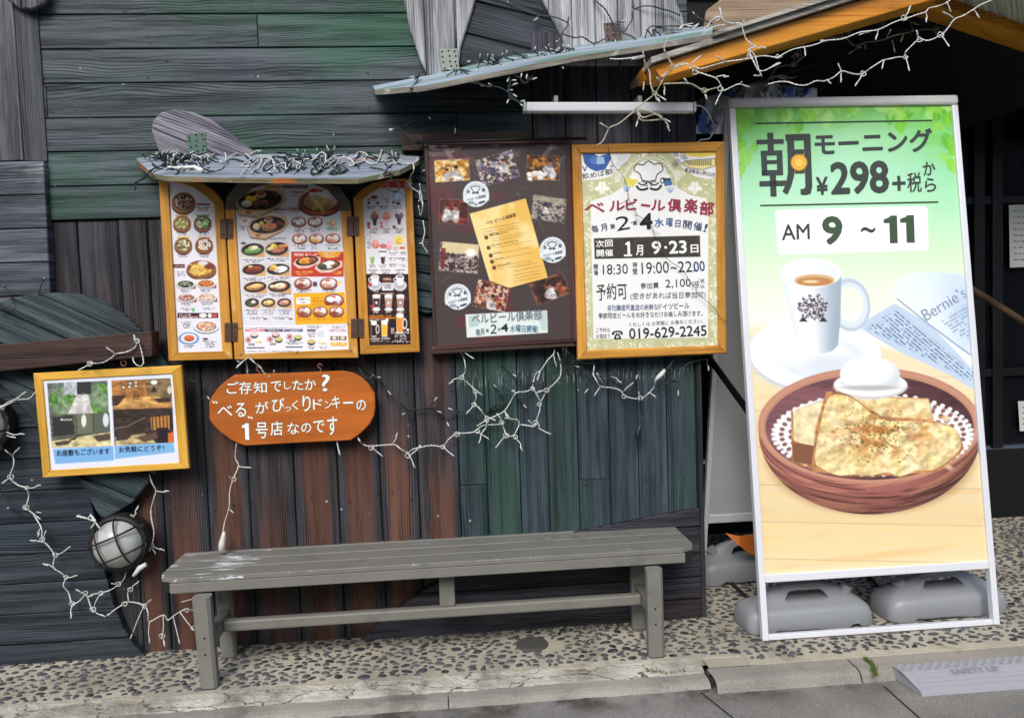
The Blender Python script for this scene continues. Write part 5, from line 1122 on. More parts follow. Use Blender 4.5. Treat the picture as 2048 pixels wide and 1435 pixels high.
ik.text('お座敷もございます', (250, 512), (484, 502), 28, (26, 34, 60), .008); ik.build('caption_lettering', m_ink, fp); ik = Ink(plF, FK, F0, -.0054); ik.text('お気軽にどうぞ！', (526, 496), (724, 487), 27, (26, 34, 60), .008)
ik.build('caption_lettering', m_ink, fp)
m_eye = plain('copper_hook', C4(176, 120, 104), .35, .6)
def ring_pts(c, rr, n=14, a0=0, a1=6.2832): return [c+np.array((rr*math.cos(t), 0, rr*math.sin(t))) for t in np.linspace(a0, a1, n)]
for x, y in ((178, 727), (247, 726)): MB().tube(ring_pts(P(x, y, YF+.012), .011), .0022, 6).build('eyelet', m_eye, fp)

# ================================================================== orange oval sign
YO = 3.42; plO = VP(YO); O0 = (400, 720); OK = .18555
c_ = P(585, 888, YO)
sg_ = thing('hanging_sign', 'orange stadium shaped wooden sign with white painted Japanese writing on two copper hooks', 'sign', (c_[0], YO+.015, c_[2]))
W_sign = wood('orange_stained_board', C4(158, 82, 28), C4(170, 90, 32), C4(178, 100, 42), [(C4(152, 76, 26), 3.0, .5, .8, .6)], rough=.5, bump=.05, tone=.05, lines=8, depth=.001)
out = [(380, 160), (900, 145), (1540, 118), (1650, 142), (1740, 190), (1815, 262), (1876, 360), (1884, 500), (1868, 600), (1828, 680), (1762, 752), (1690, 812), (1622, 858), (1000, 888), (500, 916), (440, 902), (330, 850), (230, 776), (160, 710), (108, 640), (102, 460), (135, 390), (200, 300), (280, 228)]
q = plO.at(np.array(out, float)*OK+np.array(O0), 0); qc = q.mean(0)
q2 = qc+(q-qc)*np.array((1+.006, 1, 1.012))
n = len(q); V = [tuple(v) for v in qc+(q-qc)*.993]+[tuple(v+np.array((0, .003, 0))) for v in q2]+[tuple(v+np.array((0, .015, 0))) for v in q2]
F = [tuple(range(n))]+[(l*n+i, (l+1)*n+i, (l+1)*n+(i+1) % n, l*n+(i+1) % n) for l in (0, 1) for i in range(n)]
add('board', V, F, W_sign, sg_, wuv=[(v[0], v[2], .3) for v in V])
ik = Ink(plO, OK, O0)
wt = (236, 244, 232); tq = (120, 170, 170)
def sign_text(t, p0, p1, h, b=.005):
    ik.text(t, (p0[0]-3, p0[1]+3), (p1[0]+3, p1[1]+3), h+6, tq, b+.012, 1, wob=0); ik.text(t, p0, p1, h, wt, b, 3, wob=0)
for t, x0, x1, yb_, h in (('ご', 290, 420, 362, 130), ('存', 424, 556, 366, 132), ('知', 580, 722, 356, 118), ('で', 768, 878, 340, 112), ('し', 908, 980, 312, 80), ('た', 1000, 1112, 322, 106), ('か', 1132, 1250, 320, 116), ('？', 1316, 1404, 334, 180),
                          ('べ', 190, 350, 602, 112), ('る', 385, 498, 612, 150), ('が', 600, 740, 574, 126), ('び', 778, 914, 556, 146), ('っ', 914, 980, 550, 46), ('く', 994, 1060, 534, 100), ('り', 1108, 1196, 552, 170), ('ド', 1220, 1320, 532, 112), ('ン', 1346, 1424, 520, 82), ('キ', 1424, 1512, 520, 132), ('ー', 1546, 1650, 470, 20), ('の', 1688, 1788, 540, 110),
                          ('1', 470, 526, 856, 178), ('号', 606, 732, 842, 170), ('店', 762, 894, 812, 150), ('な', 944, 1070, 796, 120), ('の', 1094, 1200, 780, 100), ('で', 1226, 1344, 780, 130), ('す', 1376, 1484, 808, 200)):
    if h == 180: t = '?'
    if t == '1': ik.one(448, 528, 676, 860, .04, tq, 1); ik.one(452, 524, 680, 856, .04, wt, 2); continue
    sign_text(t, (x0, yb_), (x1, yb_-(x1-x0)*.03), h)
for x, y in ((150, 440), (530, 605)): ik.line([(x-14, y), (x+8, y+22)], 14, wt, 2, sm=False); ik.line([(x+18, y+2), (x+36, y+26)], 14, wt, 2, sm=False)
ik.build('painted_lettering', m_ink, sg_)
for x, y in ((517, 744), (640, 738)):
    c = P(x, y, YO+.006); MB().tube(smoothpath([c+np.array((.0, 0, -.012)), c+np.array((.004, 0, -.004)), c+np.array((.002, 0, .004)), c+np.array((-.008, 0, .01)), c+np.array((-.006, 0, .02)), c+np.array((.004, 0, .022)), c+np.array((.01, 0, .014))], .004), .002, 6).build('hook', m_eye, sg_)

# ================================================================== battens and beams on the wall
W_bb = wood('brown_batten', C4(24, 17, 16), C4(50, 37, 34), C4(72, 54, 48), tone=.1, bump=.3)
y = 3.36
q = [P(-300, 715, y), P(303, 662, y), P(305, 712, y), P(-300, 772, y)]
q[0] = q[1]+(q[0]-q[1]); o = MB().hexa(q, [v+np.array((0, .09, 0)) for v in q]).build('brown_beam', W_bb, None, bevel=.004); tag(o, 'thick dark brown beam on the left wall above the framed room photographs', 'beam')
y = 3.44
q = [P(806, 268, y), P(1064, 262, y), P(1066, 280, y), P(806, 286, y)]
m_ = MB().hexa(q, [v+np.array((0, .04, 0)) for v in q]); q = [P(802, 269, y-.006), P(846, 268, y-.006), P(848, 300, y-.006), P(803, 300, y-.006)]; m_.hexa(q, [v+np.array((0, .05, 0)) for v in q])
tag(m_.build('brown_batten', W_bb, None, bevel=.002), 'reddish brown batten under the long canopy, just above the brown party poster', 'batten')
q = [P(861, 700, 3.425), P(1150, 686, 3.425), P(1151, 692, 3.425), P(862, 708, 3.425)]
tag(MB().hexa(q, [v+np.array((0, .06, 0)) for v in q]).build('brown_batten', W_bb, None, bevel=.002), 'brown batten along the foot of the brown party poster', 'batten')
m_blk = plain('black_metal', C4(22, 21, 22), .4, .4, .2, 50)
o = MB().tube([P(832, 285, 3.40), P(1000, 280, 3.40), P(1172, 277, 3.40)], .0065, 8).build('black_rail', m_blk, None, smooth=True); tag(o, 'thin black metal rail along the top of the brown party poster', 'rail')

# ================================================================== canopies
W_cn = wood('grey_green_canopy_board', C4(72, 80, 90), C4(112, 122, 134), C4(146, 154, 164), [(C4(96, 118, 108), 2.2, .54, .7, .5), (C4(196, 118, 58), 3.1, .66, .72, .8), (C4(150, 150, 90), 4.0, .6, .72, .5)], tone=.1, bump=.3, lines=20)
W_ed = wood('mossy_canopy_edge', C4(44, 44, 30), C4(92, 90, 66), C4(140, 134, 110), [(C4(176, 98, 44), 2.0, .56, .66, .9), (C4(200, 196, 180), 6, .6, .7, .8)], tone=.1, bump=.5)
def canopy(name, label, top, front, mat_t, mat_e, th):
    """top: back edge points on the wall, front: matching front edge points"""
    a = np.array(top); b = np.array(front); c = (a.mean(0)+b.mean(0))/2
    t = thing(name, label, 'canopy', (c[0], 3.49, min(b[:, 2])))
    n = len(a); dz = np.array((0, 0, -th)); V = list(a)+list(b)
    # plank seams along the board: split in rows
    add('board', np.vstack([a, b]), [(i, n+i, n+i+1, i+1) for i in range(n-1)], mat_t, t, wuv=[(v[0], v[1]*2+v[2], .4) for v in np.vstack([a, b])])
    rim = list(b); W = [(v[0]*2, k*.02, .2) for k in (0, 1) for v in rim]
    add('edge', np.vstack([b+np.array((0, -.0012, .0008)), b+dz+np.array((0, .004, 0))]), [(i, n+i, n+i+1, i+1) for i in range(n-1)], mat_e, t, wuv=W)
    add('underside', np.vstack([a+dz, b+dz+np.array((0, .005, 0))]), [(i, i+1, n+i+1, n+i) for i in range(n-1)], mat_e, t, wuv=[(v[0], v[1], .1) for v in list(a)+list(b)])
    E0_ = [a[0], b[0], b[0]+dz, a[0]+dz]; E1_ = [a[-1], b[-1], b[-1]+dz, a[-1]+dz]
    for q in (E0_, E1_): add('end', np.array(q), [(0, 1, 2, 3)], mat_e, t, wuv=[(v[1], v[2], .6) for v in q])
    return t
yw = 3.475; yfr = 3.17
top = [P(x, y, yw) for x, y in ((273, 316), (300, 312), (420, 309), (560, 308), (700, 308), (800, 309), (838, 311))]
fr_ = [P(274, 322, 3.40), P(304, 347, 3.26), P(332, 353, yfr), P(560, 357, yfr), P(716, 358, yfr), P(800, 340, 3.26), P(839, 320, 3.40)]
canopy('menu_canopy', 'short grey green canopy board over the three leaved menu, heaped with fairy lights', top, fr_, W_cn, W_ed, .018)
top = [P(x, y, 3.47) for x, y in ((745, 172), (850, 152), (1000, 116), (1150, 92), (1290, 72), (1425, 50))]
fr_ = [P(750, 180, 3.34), P(850, 172, 3.2), P(1000, 142, 3.18), P(1150, 113, 3.18), P(1290, 92, 3.18), P(1425, 68, 3.18)]
W_cn2 = wood('blue_grey_canopy_board', C4(92, 108, 122), C4(130, 146, 158), C4(160, 172, 180), [(C4(98, 130, 112), 1.6, .48, .62, .9)], tone=.1, bump=.2, lines=16)
W_ed2 = wood('worn_grey_edge', C4(50, 48, 42), C4(104, 100, 90), C4(150, 146, 134), [(C4(190, 188, 180), 6, .6, .7, .7)], tone=.1, bump=.5)
canopy('long_canopy', 'long blue grey canopy board rising to the right from above the posters to the gable', top, fr_, W_cn2, W_ed2, .019)

# ================================================================== porch gable
W_gb = wood('orange_bargeboard', C4(150, 88, 22), C4(196, 126, 34), C4(208, 142, 54), [(C4(160, 96, 34), 2.0, .48, .7, .8), (C4(120, 90, 60), 5.0, .6, .75, .5)], tone=.1, rough=.4, bump=.15, depth=.001)
W_gs = wood('grey_roof_edge', C4(70, 70, 66), C4(136, 134, 126), C4(186, 182, 172), tone=.3, bump=.5)
yg = 3.1
A = P(1300, 126, yg); B = P(1863, -42, yg); c_ = P(1860, 0, yg); Cc = np.array((B[0]+(B[0]-A[0])*.82, yg, A[2]+.06))
gab = thing('porch_gable', 'orange timber gable over the entrance with weathered grey roof boards, hung with white fairy lights', 'porch roof', (B[0], yg, A[2]))
# bargeboards
a0, a1, b1, b0 = P(1300, 130, yg), P(1322, 156, yg), P(1886, -6, yg), P(1866, -46, yg)
a0 = P(1304, 131, yg)
MB().hexa([a0, b0, b1, a1][::-1], [v+np.array((0, .14, 0)) for v in [a0, b0, b1, a1][::-1]]).build('bargeboard', W_gb, gab, bevel=.004)
MB().hexa([P(1284, 136, yg+.10), P(1310, 131, yg+.10), P(1318, 154, yg+.10), P(1290, 160, yg+.10)], [v+np.array((0, .1, 0)) for v in [P(1284, 136, yg+.10), P(1310, 131, yg+.10), P(1318, 154, yg+.10), P(1290, 160, yg+.10)]]).build('purlin_end', W_gb, gab, bevel=.003)
e0, e1, f1, f0 = P(1868, -46, yg), P(1868, 2, yg), P(2200, 122, yg), P(2214, 70, yg)
e0 = b0+np.array((.004, 0, 0)); e1 = b1+np.array((-.03, .0, -.004))
q = [P(1872, -34, yg+.16), P(1862, 6, yg+.16), P(2320, 158, yg+.16), P(2330, 112, yg+.16)]
MB().hexa(q, [v+np.array((0, .14, 0)) for v in q]).build('bargeboard', W_gb, gab, bevel=.004)
# inner rafter pair further back
q = [v+np.array((0.02, .9, .05)) for v in (a0, b0, b1, a1)][::-1]; MB().hexa(q, [v+np.array((0, .1, 0)) for v in q]).build('rafter', W_dk, gab)
# roof boards, running back to the entrance
d_ = np.array((0, 2.0, 0)); up = np.array((0, 0, .022))
def roof(p, q, y0, lift, name, th=.022, mat=W_gs, dep=2.2):
    p = np.array((p[0], y0, p[2]+lift)); q = np.array((q[0], y0, q[2]+lift)); t = np.array((0, 0, th)); d = np.array((0, dep, 0))
    m = MB(); m.put([p, q, q+t, p+t, p+d, q+d, q+t+d, p+t+d], [(0, 1, 2, 3), (7, 6, 5, 4), (0, 4, 5, 1), (1, 5, 6, 2), (2, 6, 7, 3), (3, 7, 4, 0)], [(v[0], v[1]*.3+v[2], .5) for v in [p, q, q+t, p+t, p+d, q+d, q+t+d, p+t+d]])
    m.build(name, mat, gab)
u_ = (b0-a0)/np.linalg.norm(b0-a0)
roof(a0-u_*.01, b0, yg-.03, .004, 'roof_board', dep=.36); roof(a0+u_*.24, b0, yg-.05, .027, 'roof_board', .014, dep=.38)
s0 = np.array(a0); 
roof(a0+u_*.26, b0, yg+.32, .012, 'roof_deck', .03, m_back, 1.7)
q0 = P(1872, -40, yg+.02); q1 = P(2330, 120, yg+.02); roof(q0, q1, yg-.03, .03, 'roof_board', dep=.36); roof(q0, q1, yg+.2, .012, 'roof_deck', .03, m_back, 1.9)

# ================================================================== dark entrance
q_ = NT('dark_glass'); q_.p(Base_Color=(.006, .006, .008, 1), Roughness=.06, Specular_IOR_Level=.35); m_gl = q_.m
m_df = plain('dark_door_frame', C4(20, 20, 23), .45, .3, .2, 30)
ent = thing('entrance_door', 'dark glass entrance front in the shade behind the large advertising board', 'door', (3.2, 4.8, 0))
MB().box((1.12, 4.8, .46), (6.2, 4.82, 2.9)).build('glass_pane', m_gl, ent)
MB().box((1.12, 4.76, 0.0), (6.2, 4.85, .44)).build('kick_panel', m_df, ent, bevel=.004)
for x in (1.2, 2.35, 3.3, 3.42, 4.4):
    MB().box((x, 4.765, .445), (x+.07, 4.798, 2.9)).build('door_stile', m_df, ent, bevel=.004)
for z in (.9, 1.98): MB().box((1.275, 4.775, z), (4.398, 4.797, z+.05)).build('door_rail', m_df, ent, bevel=.004)
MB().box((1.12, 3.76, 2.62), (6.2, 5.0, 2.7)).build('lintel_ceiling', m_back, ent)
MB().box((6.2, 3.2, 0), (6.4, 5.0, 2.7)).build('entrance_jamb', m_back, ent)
m_pap = plain('paper', C4(190, 194, 190), .7, 0, .08)
for k, (pts, lab, rows) in enumerate((([(2018, 410), (2075, 408), (2078, 532), (2020, 535)], 'white paper notice on the dark door glass at head height', 9), ([(2036, 802), (2085, 800), (2088, 858), (2040, 862)], 'white paper notice low on the dark door glass near the floor', 4))):
    pl_ = VP(4.762 if k else 4.75); q = pl_.at(np.array(pts, float)); o = MB().prism(q, (0, .002, 0)).build('paper_notice', m_pap, None); tag(o, lab, 'notice', 'paper notices on the entrance door')
    ik = Ink(pl_, 1, (0, 0), .0012)
    for j in range(rows):
        x_ = pts[0][0]+9; y_ = pts[0][1]+12+j*(pts[3][1]-pts[0][1]-16)/rows
        while x_ < pts[1][0]-8: w_ = random.uniform(3, 10); ik.line([(x_, y_), (x_+w_, y_)], 2.2, (110, 112, 112), 1, sm=False); x_ += w_+random.uniform(2, 4)
    ik.build('print_lines', m_ink, o)
m_rl = wood('pale_rail_wood', C4(60, 47, 36), C4(84, 68, 52), C4(100, 84, 66), tone=.05, bump=.1)
o = MB().tube([P(1940, 576, 4.4), P(1990, 607, 4.4), P(2120, 690, 4.4)], .021, 10).build('handrail', m_rl, None, smooth=True); tag(o, 'brown wooden rail slanting down in front of the dark door', 'handrail')

# blue and white cloth bundle hung above the board
yc = 3.58
pc = NT('blue_white_cloth'); n_ = pc.noise(pc.pos(), 11, 2.0, .5, .8); n2_ = pc.noise(pc.pos(), 30, 2.0, .5)
pc.p(Base_Color=pc.mix(pc.ss(n_, .5, .56), pc.mix(pc.ss(n2_, .4, .6), C4(206, 214, 222), C4(240, 244, 248)), C4(88, 120, 196)), Roughness=.8); pc = pc.m
cp = [(1388, 208), (1400, 196), (1430, 190), (1448, 180), (1480, 174), (1520, 164), (1560, 168), (1600, 176), (1628, 176), (1634, 196), (1634, 260), (1388, 260)]
V = []; F = []; nx, nz_ = 44, 14
tops = np.interp(np.linspace(1388, 1634, nx), [p[0] for p in cp[:9]], [p[1] for p in cp[:9]])
for i, x in enumerate(np.linspace(1388, 1634, nx)):
    for j in range(nz_):
        yy = tops[i]+(268-tops[i])*j/(nz_-1); d = .03*math.sin(i*.9+j*.3)+.02*math.sin(i*2.3+j*.9)-.05*math.sin(math.pi*min(1, j/5)/2)
        V.append(P(x, yy, yc+d))
F = [(i*nz_+j, i*nz_+j+1, (i+1)*nz_+j+1, (i+1)*nz_+j) for i in range(nx-1) for j in range(nz_-1)]
o = add('cloth', V, F, pc, None, smooth=True); tag(o, 'crumpled blue and white cloth hanging in the entrance behind the advertising board', 'cloth')

# ================================================================== tube lamp
m_tb = plain('white_plastic', C4(196, 198, 200), .35, 0, .06); m_tg = plain('grey_plastic_cap', C4(150, 152, 154), .4, 0, .06)
a, b = P(1052, 216, 3.27), P(1384, 216, 3.27)
tl = thing('tube_lamp', 'slim unlit white tube lamp on two clips under the long canopy', 'lamp', ((a[0]+b[0])/2, 3.45, a[2]))
MB().bar(a, b, .045, .038).build('housing', m_tb, tl, bevel=.006)
for p, s in ((a, -1), (b, 1)): d = (b-a)/np.linalg.norm(b-a); MB().bar(p+d*s*.001, p+d*s*.012, .047, .04).build('end_cap', m_tg, tl, bevel=.003)
for x in (1111, 1278): c = P(x, 201, 3.27); MB().box(c+np.array((-.008, -.02, -.012)), c+np.array((.008, .2, .014))).build('clip', m_zinc, tl, bevel=.001)
o = MB().tube(smoothpath([P(1386, 212, 3.28), P(1404, 213, 3.32), P(1420, 232, 3.38), P(1427, 255, 3.46), P(1420, 276, 3.47), P(1402, 280, 3.46), P(1394, 286, 3.42)]), .003, 6).build('cable', m_tb, tl, smooth=True)

# ================================================================== bulkhead lamps
q_ = NT('frosted_glass'); q_.p(Base_Color=q_.mix(q_.noise(q_.pos(), 14, 3), C4(146, 148, 144), C4(200, 202, 198)), Roughness=.35, Specular_IOR_Level=.6, Coat_Weight=.3); m_fg = q_.m
m_cg = plain('dark_cage_metal', C4(48, 46, 44), .55, .5, .3, 80)
def bulkhead(px, py, yb_, R, label, tilt=.35):
    c = P(px, py, yb_); t = thing('bulkhead_lamp', label, 'lamp', (c[0], 3.45, c[2]), 'caged bulkhead lamps on the wall')
    def circ(rr, d, n=36): return [c+np.array((rr*math.cos(k), -d, rr*math.sin(k))) for k in np.linspace(0, 2*math.pi, n, endpoint=False)]
    MB().rings([circ(R*.98, -.06), circ(R*1.0, .0), circ(R*.97, .022), circ(R*.86, .026), circ(R*.84, .01)], cap0=False, cap1=False).build('base_ring', m_cg, t, smooth=True)
    MB().rings([circ(R*.85, .012), circ(R*.82, .03), circ(R*.72, .055), circ(R*.52, .078), circ(R*.25, .09), circ(.004, .092)], cap0=False).build('glass_dome', m_fg, t, smooth=True)
    for k in (-.36, .36):
        for ax in (0, 1):
            pts = []
            for s in np.linspace(-1, 1, 17):
                L = math.sqrt(1-k*k); u, v = s*L*R*.96, k*R*.96; d = .02+.092*math.sqrt(max(0, 1-(u*u+v*v)/(R*R*.96)))
                if ax: u, v = v, u
                pts.append(c+np.array((u*math.cos(tilt)-v*math.sin(tilt), -d, u*math.sin(tilt)+v*math.cos(tilt))))
            MB().tube(pts, .0042, 6).build('cage_bar', m_cg, t, smooth=True)
    MB().tube(circ(R*.96, .018, 30)+[circ(R*.96, .018, 30)[0]], .005, 6).build('cage_ring', m_cg, t, smooth=True)
    for k in (.6, 2.4, 3.9, 5.4): p = c+np.array((R*1.02*math.cos(k), -.012, R*1.02*math.sin(k))); MB().box(p-np.array((.009, .012, .009)), p+np.array((.009, .02, .009))).build('lug', m_cg, t, bevel=.002)
    return t
bulkhead(239, 1085, 3.40, .118, 'round caged bulkhead lamp with frosted glass low on the wall left of the bench')
bulkhead(-36, 850, 3.40, .118, 'round caged bulkhead lamp cut off by the left edge beside the framed room photographs', .2)

# ================================================================== bench
YFB = (G(326, 1155, .425)[1]+G(1386, 1096, .425)[1])/2
bk = NT('grey_bench_paint'); uu, vv, rr_ = bk.sep(bk.attr('wuv').outputs['Vector']); pos = bk.pos(); px_, py_, pz_ = bk.sep(pos)
gx = bk.noise(bk.comb(bk.math('MULTIPLY', px_, 4.0), bk.math('MULTIPLY', py_, 26.0), bk.math('MULTIPLY', pz_, 14.0)), 1.0, 5.0, .7)
edge = bk.ss(px_, -.5, -1.1); hi_ = bk.math('SUBTRACT', gx, bk.math('MULTIPLY', edge, -.12))
chip = bk.math('MULTIPLY', bk.ss(hi_, .675, .69), bk.ss(pz_, .404, .414))
wear = bk.math('MULTIPLY', bk.math('MULTIPLY', bk.ss(py_, YFB+.004, YFB+.001), bk.ss(pz_, .416, .421)), bk.math('MULTIPLY', bk.ss(bk.noise(bk.comb(bk.math('MULTIPLY', px_, 22.0), 0.0, 3.0), 1.0, 5.0, .7), .57, .62), .6))
chip = bk.math('MAXIMUM', chip, wear)
c0 = bk.mix(bk.noise(pos, 5, 4), C4(108, 107, 100), C4(127, 126, 118)); dirt = bk.ss(bk.noise(pos, 9, 4, .7), .5, .75)
c0 = bk.mix(bk.math('MULTIPLY', dirt, .5), c0, C4(88, 86, 80))
bk.p(Base_Color=bk.mix(chip, c0, C4(206, 208, 212)), Roughness=bk.math('MULTIPLY_ADD', bk.noise(pos, 20), .3, .35), Specular_IOR_Level=.4); bk.bump(bk.noise(pos, 120, 2), .12, .001); bk = bk.m
m_cap = plain('black_cap_and_gap_shade', C4(24, 24, 24), .6, 0, .1)  # black of the end caps and feet, also the shade colour in the slat gaps
zS = .425
fl, frr = G(326, 1155, zS), G(1386, 1096, zS); bl_, brr = G(366, 1093, zS), G(1338, 1040, zS)
yF, yBk = (fl[1]+frr[1])/2, (bl_[1]+brr[1])/2; x0, x1 = fl[0]-.024, frr[0]+.022
ben = thing('bench', 'long grey painted slatted bench with flaking paint under the boards', 'bench', ((x0+x1)/2, (yF+yBk)/2, 0))
nsl = 4; wS = (yBk-yF)/nsl
for k in range(nsl):
    ya, yb_ = yF+k*wS+(.0075 if k else 0), yF+(k+1)*wS-.0075
    ca = .055 if k in (0, nsl-1) else 0.0; ins = .0 if k in (0, nsl-1) else .002
    e = .04
    if k == 0: pts = [(x0+.065, ya), (x1-.065, ya), (x1-.012, ya+.03), (x1, ya+.07), (x1, yb_), (x0, yb_), (x0, ya+.07), (x0+.012, ya+.03)]
    elif k == nsl-1: pts = [(x0, ya), (x1, ya), (x1, yb_-.07), (x1-.015, yb_-.03), (x1-.07, yb_), (x0+.07, yb_), (x0+.015, yb_-.03), (x0, yb_-.07)]
    else: pts = [(x0, ya), (x1, ya), (x1, yb_), (x0, yb_)]
    pts = [(a, min(b, yb_) if b > ya else b) for a, b in pts]
    MB().prism([(a, b, zS) for a, b in pts], (0, 0, -.02), ).build('slat', bk, ben, bevel=.0025)
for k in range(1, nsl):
    yy = yF+k*wS; MB().box((x0+.01, yy-.0085, zS-.018), (x1-.01, yy+.0085, zS-.0045)).build('gap_shade_strip', m_cap, ben)  # black strips added so the gaps between slats read as deep shade
# aprons and black end caps below the slats
MB().box((x0+.05, yF+.002, zS-.062), (x1-.05, yF+.03, zS-.0215)).build('apron', bk, ben, bevel=.003)
MB().box((x0+.05, yBk-.03, zS-.062), (x1-.05, yBk-.002, zS-.0215)).build('apron', bk, ben, bevel=.003)
for s, xx in ((1, x0), (-1, x1)):
    MB().prism([(xx+s*.048, yF+.006, zS-.022), (xx+s*.012, yF+.03, zS-.022), (xx+s*.004, yF+.08, zS-.022), (xx+s*.004, yBk-.08, zS-.022), (xx+s*.02, yBk-.02, zS-.022), (xx+s*.06, yBk-.02, zS-.022), (xx+s*.06, yF+.05, zS-.022)], (0, 0, -.038)).build('end_cap', m_cap, ben, bevel=.002)
lx0, lx1 = G(418, 1378)[0], G(1316, 1318)[0]; lyf, lyb = 3.115, 3.40
def leg(x, y):
    w_, d = .032, .028; ch = .011
    sec = [(-w_, -d+ch), (-w_+ch, -d), (w_-ch, -d), (w_, -d+ch), (w_, d-ch), (w_-ch, d), (-w_+ch, d), (-w_, d-ch)]
    tp = 1.06 if x < 0 else 1.0
    lg = MB().rings([[(x+a, y+b, .006) for a, b in sec], [(x+a*tp-(.012 if x < 0 else 0), y+b, zS-.064) for a, b in sec]]).build('leg', bk, ben)
    MB().rings([[(x+a*1.02, y+b*1.02, .0) for a, b in sec], [(x+a*1.02, y+b*1.02, .0055) for a, b in sec]]).build('foot', m_cap, lg)
    if y < 3.2:
        for z in (.14, .205): MB().prism([(x+.004*math.cos(k)-.004, y-d-.0015, z+.0045*math.sin(k)) for k in np.linspace(0, 6.28, 9)[:-1]], (0, .001, 0)).build('bolt_hole', m_hole, lg)
for x in (lx0, lx1):
    for y in (lyf, lyb): leg(x, y)
    MB().box((x-.022, lyf+.029, .158), (x+.022, lyb-.029, .213)).build('cross_bar', bk, ben, bevel=.006)
ym = (lyf+lyb)/2
MB().box((lx0+.023, ym-.02, .165), (lx1-.023, ym+.02, .21)).build('stretcher', bk, ben, bevel=.008)
MB().box((-.072, ym-.018, .2105), (-.008, ym+.018, zS-.024)).build('centre_post', bk, ben, bevel=.006)
MB().box((-.09, yF+.032, zS-.05), (.01, yBk-.032, zS-.0215)).build('under_bar', bk, ben, bevel=.004)

# ================================================================== drain lid
c = G(1064, 1291); V = [[(c[0]+rr*math.cos(k), c[1]+rr*math.sin(k), z) for k in np.linspace(0, 6.2832, 40, endpoint=False)] for rr, z in ((.068, .0), (.068, .012), (.063, .0145), (.02, .0152))]
o = MB().rings(V, cap0=False).build('drain_lid', plain('dull_drain_lid', C4(84, 82, 78), .6, .2, .25, 60), None, smooth=False); tag(o, 'round grey metal lid set in the pebbles under the bench', 'lid')

# ================================================================== large advertising board (A shaped stand)
BL, BR = np.array((1.262, 3.18, 0.0)), np.array((2.306, 3.18, 0.0))
TL = P(1450, 200, 3.455)
up = np.array((0, 3.455-3.18, TL[2])); Lb = np.linalg.norm(up); up /= Lb
nb = np.cross(np.array((1, 0, 0)), up); nb /= np.linalg.norm(nb)          # towards the street
plS = Plane(BL, nb)
x0, x1 = 1.262, 2.306
def S(x, h, off=0.0): return np.array((x, 0, 0))+np.array((0, 3.18, 0))+up*h+nb*off
adv = thing('advertising_board', 'tall white framed folding board advertising morning coffee and cheese toast', 'advertising board', (1.784, 3.4, 0))
m_alu = plain('white_aluminium', C4(224, 226, 230), .32, .1, .03, 6); m_alg = plain('grey_top_rail', C4(206, 206, 204), .45, .1, .1, 40)
def sbar(xa, ha, xb, hb, off0, off1, mat, name, bevel=.003):
    q = [S(xa, ha, off0), S(xb, ha, off0), S(xb, hb, off0), S(xa, hb, off0)]; MB().hexa(q, [v-nb*(off0-off1) for v in q]).build(name, mat, adv, bevel=bevel)
wst = .027; H1 = Lb
sbar(x0, 0.004, x0+wst, H1-.04, .012, -.02, m_alu, 'stile'); sbar(x1-wst, 0.004, x1, H1-.04, .012, -.02, m_alu, 'stile')
sbar(x0+wst+.001, .004, x1-wst-.001, .027, .008, -.018, m_alu, 'foot_rail')
def hof(px, py):
    p = plS.at(np.array([(px, py)], float))[0]; return (p-np.array((p[0], 3.18, 0))) @ up
hb0, hb1 = hof(1750, 1150), hof(1750, 1134)
sbar(x0+wst+.001, hb0, x1-wst-.001, hb1, .010, -.018, m_alu, 'bottom_rail')
sbar(x0-.004, H1-.039, x1+.004, H1+.006, .016, -.05, m_alg, 'top_rail', .012)
# printed sheet
c0_ = [S(x0+wst-.002, H1-.04), S(x1-wst+.002, H1-.04), S(x1-wst+.002, hb1-.002), S(x0+wst-.002, hb1-.002)]
def topx(p): d = p-EYE; z = d @ CF; return (1024+FPX*(d @ CR)/z, 717.5-FPX*(d @ CU)/z)
r = Ras([topx(p) for p in c0_], 1.35)
X, Y = r.X, r.Y; T, U = r.T, r.S
stops = [(0, (96, 186, 52)), (.06, (120, 204, 110)), (.14, (140, 214, 160)), (.22, (160, 222, 170)), (.32, (206, 236, 190)), (.40, (232, 244, 216)), (.48, (246, 246, 226)), (.6, (250, 246, 226)), (1, (250, 240, 214))]
for i in range(3): r.I[..., i] = np.interp(T, [s[0] for s in stops], [s[1][i] for s in stops])
n = fbm(X/60, Y/40, 4, 3); r.put(sst(n, .45, .65)*.5*(1-sst(T, .02, .16)), (84, 178, 30))
r.ell(1640, 430, 250, 120, (220, 246, 224), soft=120, a=.45); r.ell(1700, 300, 130, 90, (196, 238, 214), soft=90, a=.5)
def leaf(x, y, L, a, c, al):
    ca, sa = math.cos(a), math.sin(a); p = []
    for t, w_ in ((-.5, 0), (-.3, .2), (-.05, .3), (.2, .24), (.38, .1), (.55, 0), (.38, -.1), (.2, -.24), (-.05, -.3), (-.3, -.2)): p.append((x+L*(t*ca-w_*sa), y+L*(t*sa+w_*ca)))
    r.poly(p, c, al, 1.2); r.line([p[0], p[5]], 1.2, (196, 236, 170), .45*al)
greens = [(120, 200, 40), (150, 214, 70), (92, 178, 40), (176, 226, 130), (130, 206, 90)]
for k in range(105):
    z = random.random()
    if z < .62: x, y = random.uniform(1465, 1915), 205+abs(random.gauss(0, 24))
    elif z < .84: x, y = 1915-abs(random.gauss(0, 20)), random.uniform(205, 335)
    else: x, y = 1468+abs(random.gauss(0, 16)), random.uniform(205, 350)
    leaf(x, y, random.uniform(22, 44), random.uniform(.6, 2.5), random.choice(greens), random.uniform(.35, .85))
